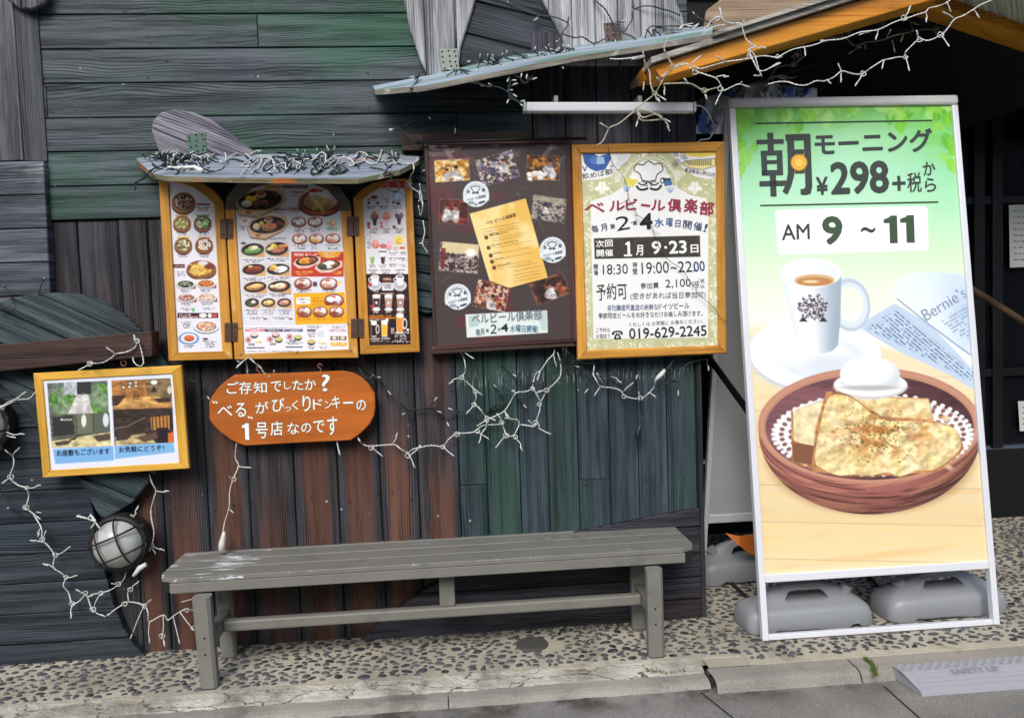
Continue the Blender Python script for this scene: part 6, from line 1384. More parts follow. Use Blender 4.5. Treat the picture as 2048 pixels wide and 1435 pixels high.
# table
def table(X, Y):
    o = np.array((232, 211, 168))*np.ones(X.shape+(1,)); v = (Y-.02*X)
    g = fbm(X/420, v/3.6, 6, 3); o = o*(1-(sst(g, .46, .7)*.3)[..., None])+np.array((204, 160, 98))*(sst(g, .46, .7)*.4)[..., None]; g = fbm(X/600, v/34, 9, 3); o = o*(1-(sst(g, .4, .7)*.4)[..., None])+np.array((232, 204, 148))*(sst(g, .4, .7)*.4)[..., None]
    b = np.floor((v-640)/74); bb = vnoise(b*3.7+.5, b*0+.5, 3); o = o*(.97+.06*bb)[..., None]
    seam = (np.abs(((v-640) % 74)-2) < 1.3); o = np.where(seam[..., None], o*.9, o)
    c2 = np.sin((v+26*np.sin((X-1700)/190)+14*fbm(X/120, v/40, 3))/9.0); m = sst(c2, .55, 1)*sst(fbm(X/200, v/60, 12), .45, .6)*.35; o = o*(1-m[..., None])+np.array((224, 176, 104))*m[..., None]
    return np.clip(o, 0, 255)
r.poly([(1440, 650), (1580, 648), (1760, 690), (2010, 760), (2030, 1190), (1480, 1200)], table, soft=10)
r.put((1-sst(Y, 640, 900))*sst(Y, 600, 660)*.35, (255, 252, 240))
# newspaper
def paper1(X, Y): return np.clip(np.array((226, 236, 246))-np.array((60, 46, 30))*sst((X-1790)*.75-(Y-560)*.35, 20, 120)[..., None]*(.4+.6*sst(Y, 540, 640))[..., None], 0, 255)
r.poly([(1712, 652), (1742, 634), (1790, 606), (1862, 650), (1950, 742), (1956, 786), (1905, 752), (1800, 704)], (190, 208, 226))
for k in range(16):
    t = k/16; a = (1722+66*t, 652-40*t); b = (1722+66*t+176, 652-40*t+150-10*t); 
    r.line([a, b], 2.4, (126, 142, 164), .0)
u_ = ((X-1712)*.76+(Y-652)*.65); v_ = (-(X-1712)*.65+(Y-652)*.76)
m = (sst(np.abs((v_ % 6.5)-3.2), 2.0, 1.2)*sst(vnoise(u_/3.2, np.floor(v_/6.5)*7.3, 5), .3, .5))
from_poly = np.zeros_like(X)
tmp = r.I.copy(); r.I[...] = 0; r.poly([(1730, 656), (1752, 640), (1795, 618), (1950, 748), (1952, 770), (1905, 742), (1810, 694)], (255, 255, 255)); msk = r.I[..., 0]/255; r.I[...] = tmp
r.put(m*msk*.75, (92, 110, 140))
r.poly([(1786, 572), (1800, 556), (1830, 546), (1880, 544), (1930, 548), (1960, 552), (1965, 716), (1950, 718), (1905, 690), (1860, 650), (1815, 614), (1790, 596)], paper1, soft=2.5)
r.line([(1795, 598), (1860, 650), (1950, 716)], 3, (120, 134, 160), .7)
u2 = ((X-1855)*.86-(Y-640)*.5); v2 = ((X-1855)*.5+(Y-640)*.86)
tmp = r.I.copy(); r.I[...] = 0; r.poly([(1880, 640), (1945, 600), (1950, 690), (1905, 665)], (255, 255, 255)); msk = r.I[..., 0]/255; r.I[...] = tmp
r.put(sst(np.abs((v2 % 7)-3.5), 2.0, 1.3)*sst(vnoise(u2/3, np.floor(v2/7)*5.1, 8), .35, .5)*msk*.6, (110, 126, 156))
# saucer and cup
r.ell(1628, 712, 132, 76, (196, 204, 214), .06, soft=6); r.ell(1630, 706, 132, 74, (246, 248, 250), .06); r.ell(1640, 714, 88, 44, (206, 214, 224), .06, soft=10); r.ell(1644, 718, 76, 36, (232, 237, 242), .06, soft=12); r.ell(1600, 690, 70, 30, (255, 255, 255), soft=20)
r.ell(1655, 730, 50, 22, (214, 220, 228), soft=16)
r.ell(1699, 608, 41, 54, (214, 224, 230), -.12, inner=.66); r.ell(1700, 610, 41, 53, (180, 194, 204), -.12, inner=.86, a=.8)
def cupc(X, Y):
    u = (X-1562-(Y-545)*.22)/(122-(Y-545)*.28); return np.array((236, 240, 243))-np.array((78, 68, 58))*sst(u, .35, 1.0)[..., None]-np.array((16, 12, 10))*(1-sst(u, 0, .14))[..., None]
r.poly([(1561, 548), (1683, 546), (1681, 640), (1676, 690), (1664, 702), (1640, 708), (1616, 704), (1600, 694), (1586, 660), (1572, 600)], cupc, soft=1.5)
r.ell(1622, 546, 61, 29, (250, 251, 252)); r.ell(1622, 548, 55, 25, (222, 230, 234)); r.ell(1610, 543, 40, 16, (240, 244, 246), soft=8)
r.ell(1629, 560, 40, 12, (214, 176, 130)); r.ell(1629, 563, 36, 9, (190, 136, 82)); r.ell(1622, 563, 16, 3, (236, 206, 160))
for k in range(150):
    a, q = random.uniform(0, 6.28), math.sqrt(random.random()); x, y = 1626+30*q*math.cos(a), 616+25*q*math.sin(a)-3
    r.ell(x, y, random.uniform(1.2, 3.0), random.uniform(1.0, 2.4), random.choice([(70, 58, 60), (110, 90, 90), (60, 50, 56)]), a, a=.85)
for x in (1606, 1646): r.poly([(x-8, 643), (x, 632), (x+9, 643)], (60, 50, 56))
# bowl
def wall_c(X, Y):
    th = (X-1740)/222; o = np.array((136, 86, 78))*np.ones(X.shape+(1,)); v = (Y-850)-118*np.sqrt(np.clip(1-th*th, 0, 1))*1.02
    s_ = fbm(X/110, v/5+.02*X, 7, 4); o = o*(1-(sst(s_, .45, .62)*.5)[..., None])+np.array((190, 132, 104))*(sst(s_, .45, .62)*.5)[..., None]; s_ = fbm(X/140+7, v/4, 17, 3); o = o*(1-.35*sst(s_, .56, .66))[..., None]
    o = o*(1.12-.34*sst(v, 0, 75))[..., None]; o = o*(1.05-.2*sst(th, .2, 1))[..., None]; return np.clip(o, 0, 255)
r.ell(1742, 914, 204, 112, (160, 120, 84), soft=12, a=.75)
r.poly([(1517+0, 846)]+[(1740+223*math.cos(t), 862+ (166 if math.sin(t) > 0 else 100)*math.sin(t)) for t in np.linspace(math.pi, 0, 40)]+[(1963, 846)], wall_c)
r.ell(1739, 850, 223, 116, (190, 138, 112), .0); r.ell(1739, 851, 217, 111, (206, 160, 134), inner=.985, a=.7)
r.ell(1739, 854, 208, 105, lambda X, Y: np.clip(np.array((104, 70, 74))*(.72+.5*fbm(X/60, Y/12, 3))[..., None]*(1.25-.45*sst(X, 1560, 1900))[..., None], 0, 255))
# lace paper
r.ell(1745, 868, 196, 80, (238, 238, 234), .02)
for ring_, nn_, hr in ((.93, 46, 5.2), (.83, 38, 6.0), (.73, 30, 6)):
    for k in range(nn_):
        t = 6.2832*(k+.5*(ring_ == .83))/nn_; x, y = 1745+196*ring_*math.cos(t), 868+80*ring_*math.sin(t); r.ell(x, y, hr*(1+.25*abs(math.cos(t))*0), hr*.75, (134, 96, 92), t)
for k in range(56): t = 6.2832*k/56; r.ell(1745+198*math.cos(t), 868+81*math.sin(t), 5, 4, (238, 238, 234))
r.poly([(1735+205*math.cos(t), 858+103*math.sin(t)) for t in np.linspace(.15, math.pi-.1, 30)]+[(1735+193*math.cos(t), 852+ 98*math.sin(t)) for t in np.linspace(math.pi-.1, .15, 30)], (120, 74, 70), .0)
# toast behind
def crust(X, Y): return np.clip(np.array((196, 146, 100))*(.55+.8*fbm(X/14, Y/10, 2))[..., None], 0, 255)
def cheese(seed):
    def f(X, Y):
        a = fbm(X/34, Y/26, seed, 4)[..., None]; b = fbm(X/11, Y/9, seed+5, 3)[..., None]
        o = np.array((230, 196, 122))*(1-a)+np.array((248, 236, 198))*a; m = sst(fbm(X/26+9, Y/22, seed+9, 3), .5, .64)[..., None]; o = o*(1-m*.5)+np.array((240, 212, 136))*m*.5
        br = np.exp(-(((X-1765)/95)**2+((Y-868)/42)**2))[..., None]*sst(fbm(X/16, Y/13, seed+21, 4), .42, .62)[..., None]; o = o*(1-br*.9)+np.array((188, 112, 56))*br*.9
        lum = np.clip((fbm(X/20+1.3, Y/15+2.1, seed+2, 3)-fbm((X+5)/20+1.3, (Y+5)/15+2.1, seed+2, 3))*1.6, -.2, .2)[..., None]
        return np.clip(o*(.87+.2*b+lum*.45), 0, 255)
    return f
r.poly([(1582, 822), (1650, 798), (1700, 790), (1858, 796), (1868, 842), (1640, 940), (1584, 925)], crust); r.poly([(1586, 820), (1650, 800), (1652, 850), (1640, 900), (1588, 880)], lambda X, Y: np.clip(np.array((246, 226, 180))*(.75+.4*fbm(X/12, Y/10, 4))[..., None], 0, 255)); r.poly([(1692, 794), (1700, 792), (1856, 798), (1866, 836), (1850, 840), (1768, 835), (1722, 806)], cheese(30)); r.poly([(1584, 884), (1640, 892), (1634, 932), (1586, 922)], (132, 88, 66))
# egg cup
r.ell(1741, 772, 74, 26, (206, 204, 202)); r.ell(1741, 768, 73, 24, (246, 246, 244)); r.ell(1741, 764, 62, 18, (220, 222, 222)); r.ell(1740, 748, 60, 34, lambda X, Y: np.clip(np.array((252, 253, 254))-np.array((46, 42, 38))*sst(np.hypot((X-1726)/62, (Y-738)/36), .55, 1.35)[..., None], 0, 255)); r.ell(1741, 775, 60, 5, (170, 168, 166), soft=3, a=.7)
# toast in front
r.poly([(1652, 783), (1676, 782), (1700, 790), (1762, 832), (1856, 838), (1902, 850), (1920, 872), (1928, 896), (1914, 912), (1868, 944), (1780, 950), (1690, 950), (1622, 942), (1632, 852)], lambda X, Y: np.clip(np.array((190, 136, 92))*(.55+.8*fbm(X/12, Y/8, 12))[..., None], 0, 255))
ch_ = [(1656, 798), (1684, 790), (1708, 798), (1762, 838), (1830, 842), (1898, 852), (1918, 872), (1918, 900), (1874, 936), (1836, 940), (1800, 952), (1776, 944), (1740, 950), (1706, 948), (1676, 950), (1644, 936), (1630, 920), (1638, 862)]
ch_ = smooth_outline(ch_, 4); r.poly([(x+3, y+4) for x, y in ch_], (176, 124, 74), .5, soft=3); r.poly(ch_, cheese(40))
for k in range(34):   # melted highlights and browned blisters
    x, y = random.uniform(1655, 1900), random.uniform(830, 935); r.ell(x, y, random.uniform(3, 11), random.uniform(2, 6), random.choice([(253, 244, 214), (252, 240, 200), (216, 156, 92), (240, 208, 140)]), random.random(), soft=3, a=.6)
for k in range(230):
    x, y = random.gauss(1752, 40), random.gauss(870, 26)
    if 1655 < x < 1890 and 806 < y < 935: r.ell(x, y, random.uniform(.9, 2.3), random.uniform(.8, 1.6), random.choice([(84, 96, 44), (110, 116, 60), (60, 76, 36)]), random.random()*3, a=.85)
# white time panel
rb = [(1550, 424), (1553, 420), (1850, 412), (1855, 416), (1857, 496), (1853, 500), (1562, 509), (1556, 506)]
r.poly(rb, (252, 253, 250), soft=1.2)
r.ell(1598, 325, 19, 19, (244, 190, 60), soft=8)
q_ = NT('backlit_film_print'); q_.p(Base_Color=q_.attr('Col').outputs['Color'], Roughness=.35, Specular_IOR_Level=.35); m_bp = q_.m
r.build('printed_sheet', plS, m_bp, adv, off=-.002)
ik = Ink(plS, 1, (0, 0), -.0014)
dk = (58, 66, 62); dk2 = (62, 84, 60)
ik.line([(1510, 247), (1865, 241)], 3.2, (48, 72, 50), sm=False); ik.line([(1520, 411), (1877, 404)], 3.2, (48, 72, 50), sm=False)
kz = lambda p: [(1440+.3832*x, 170+.3832*y) for x, y in p]
for bx in ((194, 282, 337, 306), (252, 247, 284, 345), (214, 340, 328, 366), (216, 366, 246, 470), (297, 364, 328, 466), (246, 390, 298, 410), (216, 442, 328, 470), (202, 498, 342, 526), (258, 468, 290, 580), (346, 258, 472, 292), (390, 338, 440, 364), (390, 438, 440, 464), (354, 286, 391, 400)):
    x_a, y_a, x_b, y_b = bx; s_ = lambda x: -(x-335)*.03; ik.poly(kz([(x_a+(y_a-410)*.035, y_a+s_(x_a)), (x_b+(y_a-410)*.035, y_a+s_(x_b)), (x_b+(y_b-410)*.035, y_b+s_(x_b)), (x_a+(y_b-410)*.035, y_b+s_(x_a))]), dk, 2+.04*(bx[0] % 7))
ik.poly(kz([(354, 395), (392, 395), (388, 470), (372, 530), (352, 572), (326, 556), (344, 515), (354, 460)]), dk, 2.4); ik.poly(kz([(436, 256), (472, 256), (482, 530), (474, 566), (452, 574), (422, 572), (420, 544), (440, 540), (446, 528)]), dk, 2.45)
ik.ell(1598, 325, 17, 17, (176, 140, 60), 4); ik.ell(1598, 325, 15, 15, (236, 178, 60), 5); ik.ell(1598, 325, 8, 8, (244, 200, 100), 6)
ik.text('モーニング', (1630, 312), (1866, 303), 47, dk, .028)
ik.text('¥', (1633, 390), (1657, 389), 36, dk, .03); ik.text('298', (1662, 390), (1779, 386), 66, dk, .036); ik.text('+', (1785, 382), (1812, 381), 30, dk, .03); ik.text('税', (1815, 385), (1844, 384), 40, dk, .012); ik.text('か', (1847, 352), (1872, 350), 28, dk, .02); ik.text('ら', (1850, 384), (1873, 383), 28, dk, .02)
ik.text('AM', (1564, 480), (1620, 478), 31, (60, 62, 66), .014); ik.text('9', (1645, 490), (1686, 489), 58, dk2, .045); ik.text('~', (1722, 466), (1751, 465), 12, (60, 66, 62), .02); ik.one(1767, 1794, 431, 486, .03, dk2); ik.one(1800, 1828, 430, 485, .03, dk2)
ik.text('Bernie’s', (1853, 642), (1936, 592), 24, (134, 146, 168), -.006)
ik.build('printed_lettering', m_ink, adv)
# rear leaf of the stand
upr = np.array((0, .52, -TL[2])); upr = upr/np.linalg.norm(upr)
def Rr(x, d, o=0.0): n_ = np.cross(upr, np.array((1, 0, 0))); return np.array((x, 3.465, TL[2]-.01))+upr*d+n_*o
Lr = TL[2]/abs(upr[2])-.012
for xa, xb in ((x0, x0+.022), (x1-.022, x1)):
    q = [Rr(xa, .03), Rr(xb, .03), Rr(xb, Lr), Rr(xa, Lr)]; MB().hexa(q, [v+np.array((0, .03, 0)) for v in q]).build('rear_stile', m_alu, adv, bevel=.002)
dd = (TL[2]-.36)/abs(upr[2])
q = [Rr(x0+.023, .04), Rr(x1-.023, .04), Rr(x1-.023, dd), Rr(x0+.023, dd)]; MB().hexa([v+np.array((0, .008, 0)) for v in q], [v+np.array((0, .014, 0)) for v in q]).build('rear_panel', plain('grey_white_panel', C4(186, 188, 190), .5, 0, .05), adv)
q = [Rr(x0+.023, dd), Rr(x1-.023, dd), Rr(x1-.023, dd+.045), Rr(x0+.023, dd+.045)]; MB().hexa(q, [v+np.array((0, .022, 0)) for v in q]).build('rear_rail', m_alu, adv, bevel=.003)
MB().bar(P(1416, 712, 3.62), S(x0+.02, .95, -.03), .012, .03).build('brace', m_blk, adv)
MB().bar(np.array((x1-.02, 3.62, 1.15)), S(x1-.02, .95, -.03), .012, .03).build('brace', m_blk, adv)

# ================================================================== water weights
m_wg = plain('grey_polythene', C4(140, 143, 147), .42, 0, .14, 14, .1, .4)
def weight(c, L, D, Hh, rz, label, name='water_weight', embl=False, capside=-1):
    t = thing(name, label, 'stand weight', (c[0], c[1], 0), 'grey water weights of the advertising board')
    ca, sa = math.cos(rz), math.sin(rz)
    def W(x, y, z): return (c[0]+x*ca-y*sa, c[1]+x*sa+y*ca, z)
    R = []; n = 64
    for z, a, b, ex, dx in ((.0, .93, .88, 6, 0), (.005, .985, .96, 6, 0), (.03, 1.0, 1.0, 6, 0), (.08, .985, .995, 6, 0), (.112, .95, .985, 5.5, .0), (.128, .91, .93, 5, .0), (.140, .87, .78, 4.5, 0), (.152, .83, .56, 4, 0), (.17, .76, .38, 3.6, 0), (.2, .63, .29, 3.4, 0), (.222, .50, .24, 3.2, 0), (.235, .38, .15, 3, 0)):
        ring = []
        for k in range(n):
            th = 2*math.pi*k/n; s_, c_ = math.sin(th), math.cos(th); x = math.copysign(abs(c_)**(2/ex), c_)*a*L/2; y = math.copysign(abs(s_)**(2/ex), s_)*b*D/2
            zz = z
            if z < .02:
                for nx_ in (-.15, -.02, .09, .19): zz = max(zz, (.036-abs(x-nx_)*.9) if abs(x-nx_) < .034 else 0)
            ring.append(W(x+dx, y, zz*Hh/.24))
        R.append(ring)
    k = Hh/.24
    bd = MB().rings(R).build('body', m_wg, t, smooth=True)
    # the hand hole is cut right through the ridge
    sl_ = [(-.10, .168), (-.078, .205), (-.06, .213), (.06, .213), (.078, .205), (.10, .168), (.09, .158), (-.09, .158)]
    cu_ = MB().rings([[W(x, y, z*k) for x, z in sl_] for y in (-.2, .2)]).build('cut', m_wg, t)
    bm = bd.modifiers.new('b', 'BOOLEAN'); bm.object = cu_; bm.operation = 'DIFFERENCE'; bm.solver = 'EXACT'
    dg = bpy.context.evaluated_depsgraph_get(); nm = bpy.data.meshes.new_from_object(bd.evaluated_get(dg)); bd.modifiers.clear(); bd.data = nm; bpy.data.objects.remove(cu_)
    nm.set_sharp_from_angle(angle=rad(38))
    hr = [np.array(W(x, y, z*k)) for x, y, z in ((-.135, -.012, .135), (-.12, -.012, .19), (-.09, -.012, .226), (-.05, -.012, .236), (.05, -.012, .236), (.09, -.012, .226), (.12, -.012, .19), (.135, -.012, .135))]
    MB().tube(smoothpath(hr, .012), .0125, 8).build('handle', m_wg, bd, smooth=True)
    a = np.array(W(capside*.178, -.012, .155*k)); d = np.array((capside*.5*ca, capside*.5*sa, .86)); MB().tube([a, a+d*.02, a+d*.048, a+d*.05], [.026, .026, .026, .021], 16).build('filler_cap', m_wg, bd, smooth=False)
    if embl:
        f = Plane(np.array(W(0, -D/2*.99-.0015, 0)), np.array((sa, -ca, .0)))
        V_, T_ = glyphs('ódó', .0)
        q = [np.array(W(-.17+v[0]*.075, -D/2*1.0-.0008, .032+v[1]*.03)) for v in V_]; add('embossed_mark', q, T_, m_wg, bd)
    return t
cA = G(1598, 1215); weight((cA[0]-.060, 3.345), .575, .225, .178, rad(2), 'grey water weight behind the left foot of the advertising board, raised mark on its front', embl=True, capside=1)
weight((2.155, 3.375), .575, .225, .182, rad(3), 'grey plastic water weight behind the right foot of the advertising board, with scalloped foot')
cB = G(1475, 1110); weight((1.50, 3.97), .56, .225, .20, rad(4), 'grey plastic water weight at the back of the advertising board beside an orange leaf')
m_rod = plain('dark_rod', C4(58, 56, 56), .4, .5)
for a, b in (((1425, 1130), (1482, 1182)), ((1735, 1150), (1764, 1180))):
    p, q = G(*a, .012), G(*b, .012); d = q-p; tag(MB().tube([p-d*.3, q+d*.4], .009, 8).build('ground_rod', m_rod, None, smooth=True), 'dark rod on the pebbles leading to the %s front water weight' % ('left' if a[0] < 1600 else 'right'), 'rod')
m_of = plain('orange_plastic', C4(206, 110, 30), .5, 0, .2, 30); 
yo = 3.80
V = [P(1451, 1066, yo), P(1480, 1072, yo-.02), P(1530, 1066, yo), P(1530, 1110, yo+.02), P(1502, 1108, yo-.01), P(1478, 1090, yo-.03)]
o = MB().prism(V, (0, .012, 0)).build('orange_leaf', m_of, None, bevel=.002); tag(o, 'orange sheet like a fallen leaf lying on the rear water weight', 'sheet')
o = MB().box((cA[0]-.03, 3.50, .12), (cA[0]+.08, 3.53, .235)).build('orange_tag', m_of, None, bevel=.006); o.location.z -= 0; tag(o, 'orange object glimpsed through the handle of the left water weight', 'object')

# ================================================================== kerb ramp
m_rp = plain('grey_ramp_plastic', C4(150, 151, 157), .55, 0, .14, 30, .1)
ramp = thing('kerb_ramp', 'pale grey plastic kerb ramp with studs and ridges at the right edge', 'ramp', (1.95, 2.8, -.05))
X0, X1 = 1.655, 2.45
def prof(x, s=0): return [(x+s*0, 2.875, -.045), (x, 2.875, .006), (x, 2.815, .006), (x+s*.028, 2.735, -.032), (x+s*.03, 2.728, -.05)]
MB().rings([prof(X0, 1), prof(X1, 0)]).build('body', m_rp, ramp, bevel=.002)
st = MB()
nx_ = 0
for j, y in enumerate((2.862, 2.842, 2.822)):
    for k in range(22):
        x = X0+.02+k*.036+(j % 2)*.018
        if x < X1-.02: st.rings([[(x+.0115*f*math.cos(q), y+.0075*f*math.sin(q), .0058+h) for q in np.linspace(0, 6.2832, 12, endpoint=False)] for f, h in ((1, 0), (.93, .005), (.6, .0062))], cap0=False)
st.build('studs', m_rp, ramp)
rg = MB()
for t in (.28, .5, .72):
    for xa, xb in ((X0+.04, X0+.17), (X0+.375, X1-.01)) if t < .4 else ((X0+.04, X1-.01),):
        y = 2.815-.08*t; z = .006-.038*t; rg.hexa([(xa, y-.006, z+.001-.003), (xb, y-.006, z+.001-.003), (xb, y+.004, z+.0045), (xa, y+.004, z+.0045)], [(xa, y+.006, z), (xb, y+.006, z), (xb, y+.008, z+.003), (xa, y+.008, z+.003)])
rg.build('ridges', m_rp, ramp)
V_, T_ = glyphs('SAFETY UP', .02); pa = np.array((X0+.185, 2.798, .0015)); 
q = [pa+np.array((v[0]*.19, (v[1]-.5)*.022*1.0, (v[1]-.5)*.010+.0005)) for v in V_]; add('raised_letters', q, T_, plain('ramp_letters', C4(126, 127, 132), .5), ramp)

# ================================================================== moss and grass tufts
m_ms = plain('moss_green', C4(86, 104, 40), .9, 0, .4, 200)
def moss(pts, w_, label, seed, z=-.004, n=160, h=.018):
    rg = np.random.default_rng(seed); V = []; F = []
    L = [G(a, b, z) for a, b in pts]
    for k in range(n):
        t = rg.random()*(len(L)-1); i = int(t); p = L[i]+(L[i+1]-L[i])*(t-i)+np.array((rg.normal(0, w_), rg.normal(0, w_), 0))
        hh = h*rg.uniform(.3, 1); a = rg.uniform(0, 6.28); d = np.array((math.cos(a), math.sin(a), 0))*.003; l = np.array((rg.normal(0, .4), rg.normal(0, .4), 1))*hh
        b = len(V); V += [p-d, p+d, p+l]; F.append((b, b+1, b+2))
    return tag(add('moss', V, F, m_ms, None), label, 'moss')
moss([(1730, 1316), (1745, 1330), (1752, 1352)], .0045, 'green moss growing in the kerb joint left of the ramp', 1, n=220)
moss([(1290, 1338), (1330, 1345), (1375, 1340)], .008, 'mossy patch on the lime mortar at the pavement edge right of the bench', 2, z=-.006, n=90, h=.009)

# ================================================================== fairy lights: white and dark green wires
m_ww = plain('white_wire', C4(206, 206, 200), .45, 0, .12, 60); m_gw = plain('dark_green_wire', C4(26, 34, 36), .5, 0, .2, 60)
m_ow = plain('weathered_cream_wire', C4(164, 160, 140), .5, 0, .2, 60)
q_ = NT('clear_bulb'); q_.p(Base_Color=C4(214, 216, 214), Roughness=.15, Transmission_Weight=.25, Specular_IOR_Level=.6); m_bl = q_.m
NB = [0]
def lights(label, paths, y, mat, twigs=(), k=1.0, org=(0, 0), auto=0.0, loops=(), r=.0017, tw=.034, seed=1, name='fairy_lights', dy=.012, extra=None):
    R = np.random.default_rng(seed); org = np.array(org, float)
    def pt(p, yy): return P(p[0]*k+org[0], p[1]*k+org[1], yy)
    f = y if callable(y) else (lambda px, py: y)
    def at(p, j=0.0): X = p[0]*k+org[0]; Y = p[1]*k+org[1]; return P(X, Y, f(X, Y)+j)
    a0 = at(paths[0][0]); t = thing(name, label, 'fairy lights', tuple(a0))
    bulbs = []; first = None; strands = []
    for path in paths:
        m = MB()
        if first is None: first = m
        q = [at(p, R.normal(0, dy)) for p in path]
        c = smoothpath(q, .009); L = 0; A = []; B = []
        for i, p in enumerate(c):
            if i: L += np.linalg.norm(p-c[i-1])
            p = p+np.array((math.sin(L*31+seed), 0, math.sin(L*43+seed*2)))*.0022
            h = np.array((math.cos(L*210), .7*math.sin(L*210), math.sin(L*210+.8)))*r*.95
            A.append(p+h); B.append(p-h)
        m.tube(A, r, 5); m.tube(B, r, 5); strands.append(m)
        if auto:
            i = int(R.uniform(3, 8))
            while i < len(c)-2:
                a = R.uniform(0, 6.28); l = tw*R.uniform(.8, 1.35); d = np.array((math.cos(a), R.normal(-.3, .3), math.sin(a)-.15))*l
                bulbs.append((c[i], c[i]+d)); i += max(2, int(auto/.009*R.uniform(.7, 1.4)))
    for a, b in twigs:
        pa = at(a); pb = at(b, R.normal(-.012, .012)); bulbs.append((pa, pb))
    if extra: extra(first)
    for s_ in strands: s_.build('wire', mat, t, smooth=True)
    for (x, y_) in loops:
        c = at((x, y_), -.004); rr = R.uniform(.008, .012); MB().tube([c+np.array((rr*math.cos(v), .004*math.sin(2*v), rr*.85*math.sin(v))) for v in np.linspace(0, 6.6, 15)], r*1.1, 5).build('wire_loop', mat, t, smooth=True)
    for pa, pb in bulbs[:100]:
        d = pb-pa; l = np.linalg.norm(d); u = d/l; mid = pa+d*.5+R.normal(0, .003, 3)
        tg = MB().tube(smoothpath([pa, mid, pa+d*.82], .012), r*1.25, 5).build('twig', mat, t, smooth=True); s = pb-u*min(.017, l*.4)
        MB().tube([s-u*.006, s, s+u*.004, pb-u*.003, pb], [.0026, .003, .003, .0026, .0008], 7).build('bulb', m_bl, tg, smooth=True)
    return t
Z3 = dict(k=.453, org=(0, 680)); Z5 = dict(k=.3906, org=(640, 690)); Z6 = dict(k=.3897, org=(1250, 0)); Z2 = dict(k=.3516, org=(700, 0)); ZA = dict(k=.29297, org=(260, 200))
# --- left wall
lights('white fairy lights zigzagging down the left wall from the cut off lamp towards the bench', [
    [(10, 470), (30, 490), (55, 510), (58, 550), (45, 605), (80, 635), (115, 652), (125, 690), (115, 735), (145, 765), (180, 825), (185, 880), (215, 910), (242, 948), (235, 1000), (270, 1030), (288, 1050), (280, 1080), (305, 1112), (320, 1165), (352, 1148), (378, 1120), (410, 1190), (425, 1150), (445, 1115), (490, 1100), (525, 1078), (550, 1050), (557, 1020)]],
    3.415, m_ww, [((55, 510), (88, 472)), ((45, 605), (8, 632)), ((115, 652), (182, 638)), ((115, 735), (100, 748)), ((180, 830), (168, 868)), ((185, 880), (205, 838)), ((190, 892), (130, 882)), ((245, 948), (312, 910)), ((232, 1002), (188, 985)), ((290, 1048), (342, 1037)), ((320, 1165), (313, 1228)), ((410, 1190), (466, 1220)), ((378, 1120), (333, 1098)), ((445, 1115), (385, 1132)), ((525, 1078), (490, 1072)), ((110, 740), (180, 790))],
    loops=[(47, 604), (116, 652), (115, 738), (186, 880), (245, 948), (290, 1046), (318, 1163), (376, 1116), (410, 1188), (445, 1116), (522, 1076)], seed=3, **Z3)
lights('tangled twin white fairy light tails hanging low behind the left bench leg', [
    [(490, 1205), (540, 1165), (568, 1152), (635, 1172), (655, 1200), (662, 1240), (720, 1213), (738, 1232), (765, 1216), (795, 1200), (825, 1188), (866, 1192)], [(570, 1152), (566, 1112), (572, 1100)]],
    3.40, m_ww, [((635, 1172), (575, 1318)), ((635, 1176), (668, 1143)), ((660, 1240), (660, 1338)), ((720, 1215), (716, 1320)), ((724, 1300), (726, 1352)), ((765, 1220), (794, 1340)), ((795, 1200), (858, 1282)), ((800, 1155), (862, 1138)), ((572, 1100), (615, 1062)), ((490, 1205), (470, 1215))], loops=[(550, 1163), (636, 1172), (715, 1305), (852, 1270), (824, 1190), (575, 1100)], seed=4, **Z3)
lights('short white fairy light strand dangling below the right corner of the framed room photographs', [[(660, 585), (672, 630), (686, 665), (676, 705), (668, 745), (672, 800), (678, 850), (668, 905)]], 3.44, m_ww, [((686, 665), (748, 665)), ((668, 905), (728, 928)), ((668, 908), (688, 944)), ((668, 905), (660, 930))], loops=[(668, 905)], seed=5, **Z3)
lights('white wire with one twig draped over the right end of the thick brown beam', [[(345, 132), (395, 108), (402, 100), (460, 97), (495, 78), (512, 62), (560, 48), (600, 25), (606, -5), (625, 40), (632, 100), (612, 116), (590, 100), (586, 78)]], 3.335, m_ww, [((512, 62), (468, 30)), ((400, 100), (385, 95)), ((604, 5), (590, -25))], loops=[(604, 4), (398, 104)], seed=6, **Z3)
lights('white wires looping round the cut off lamp at the left edge', [[(150, 235), (125, 258), (60, 262), (5, 298), (-30, 330)], [(5, 298), (60, 268), (105, 230)]], 3.36, m_ww, [((60, 265), (118, 226)), ((30, 420), (70, 430)), ((28, 405), (110, 415))], loops=[(8, 297)], seed=7, **Z3)
lights('white wire twigs curling round the caged lamp left of the bench', [[(335, 775), (385, 785), (425, 800), (400, 770), (440, 830)], [(585, 780), (600, 760)]], 3.325, m_ww, [((385, 785), (340, 772)), ((425, 800), (400, 830)), ((596, 765), (612, 728)), ((590, 775), (575, 770))], loops=[(400, 785)], seed=8, **Z3)
o = MB().tube([P(*((p[0]*.453), p[1]*.453+680), 3.33) for p in ((588, 1040), (604, 1022), (616, 1006), (646, 988))], [.006, .009, .011, .009], 8).build('wire_connector', m_ww, None, smooth=True); tag(o, 'white plug at the end of the wire under the caged lamp left of the bench', 'plug')
lights('dark wires straggling across the left lower boards behind the white fairy lights', [[(-10, 640), (20, 690), (45, 738), (90, 770), (150, 785)], [(200, 860), (250, 905), (300, 935), (380, 950)], [(805, 160), (870, 190), (910, 240), (860, 275)]], 3.43, m_gw, [((45, 738), (185, 762)), ((45, 738), (30, 742)), ((910, 240), (925, 262))], seed=9, r=.0014, **Z3)
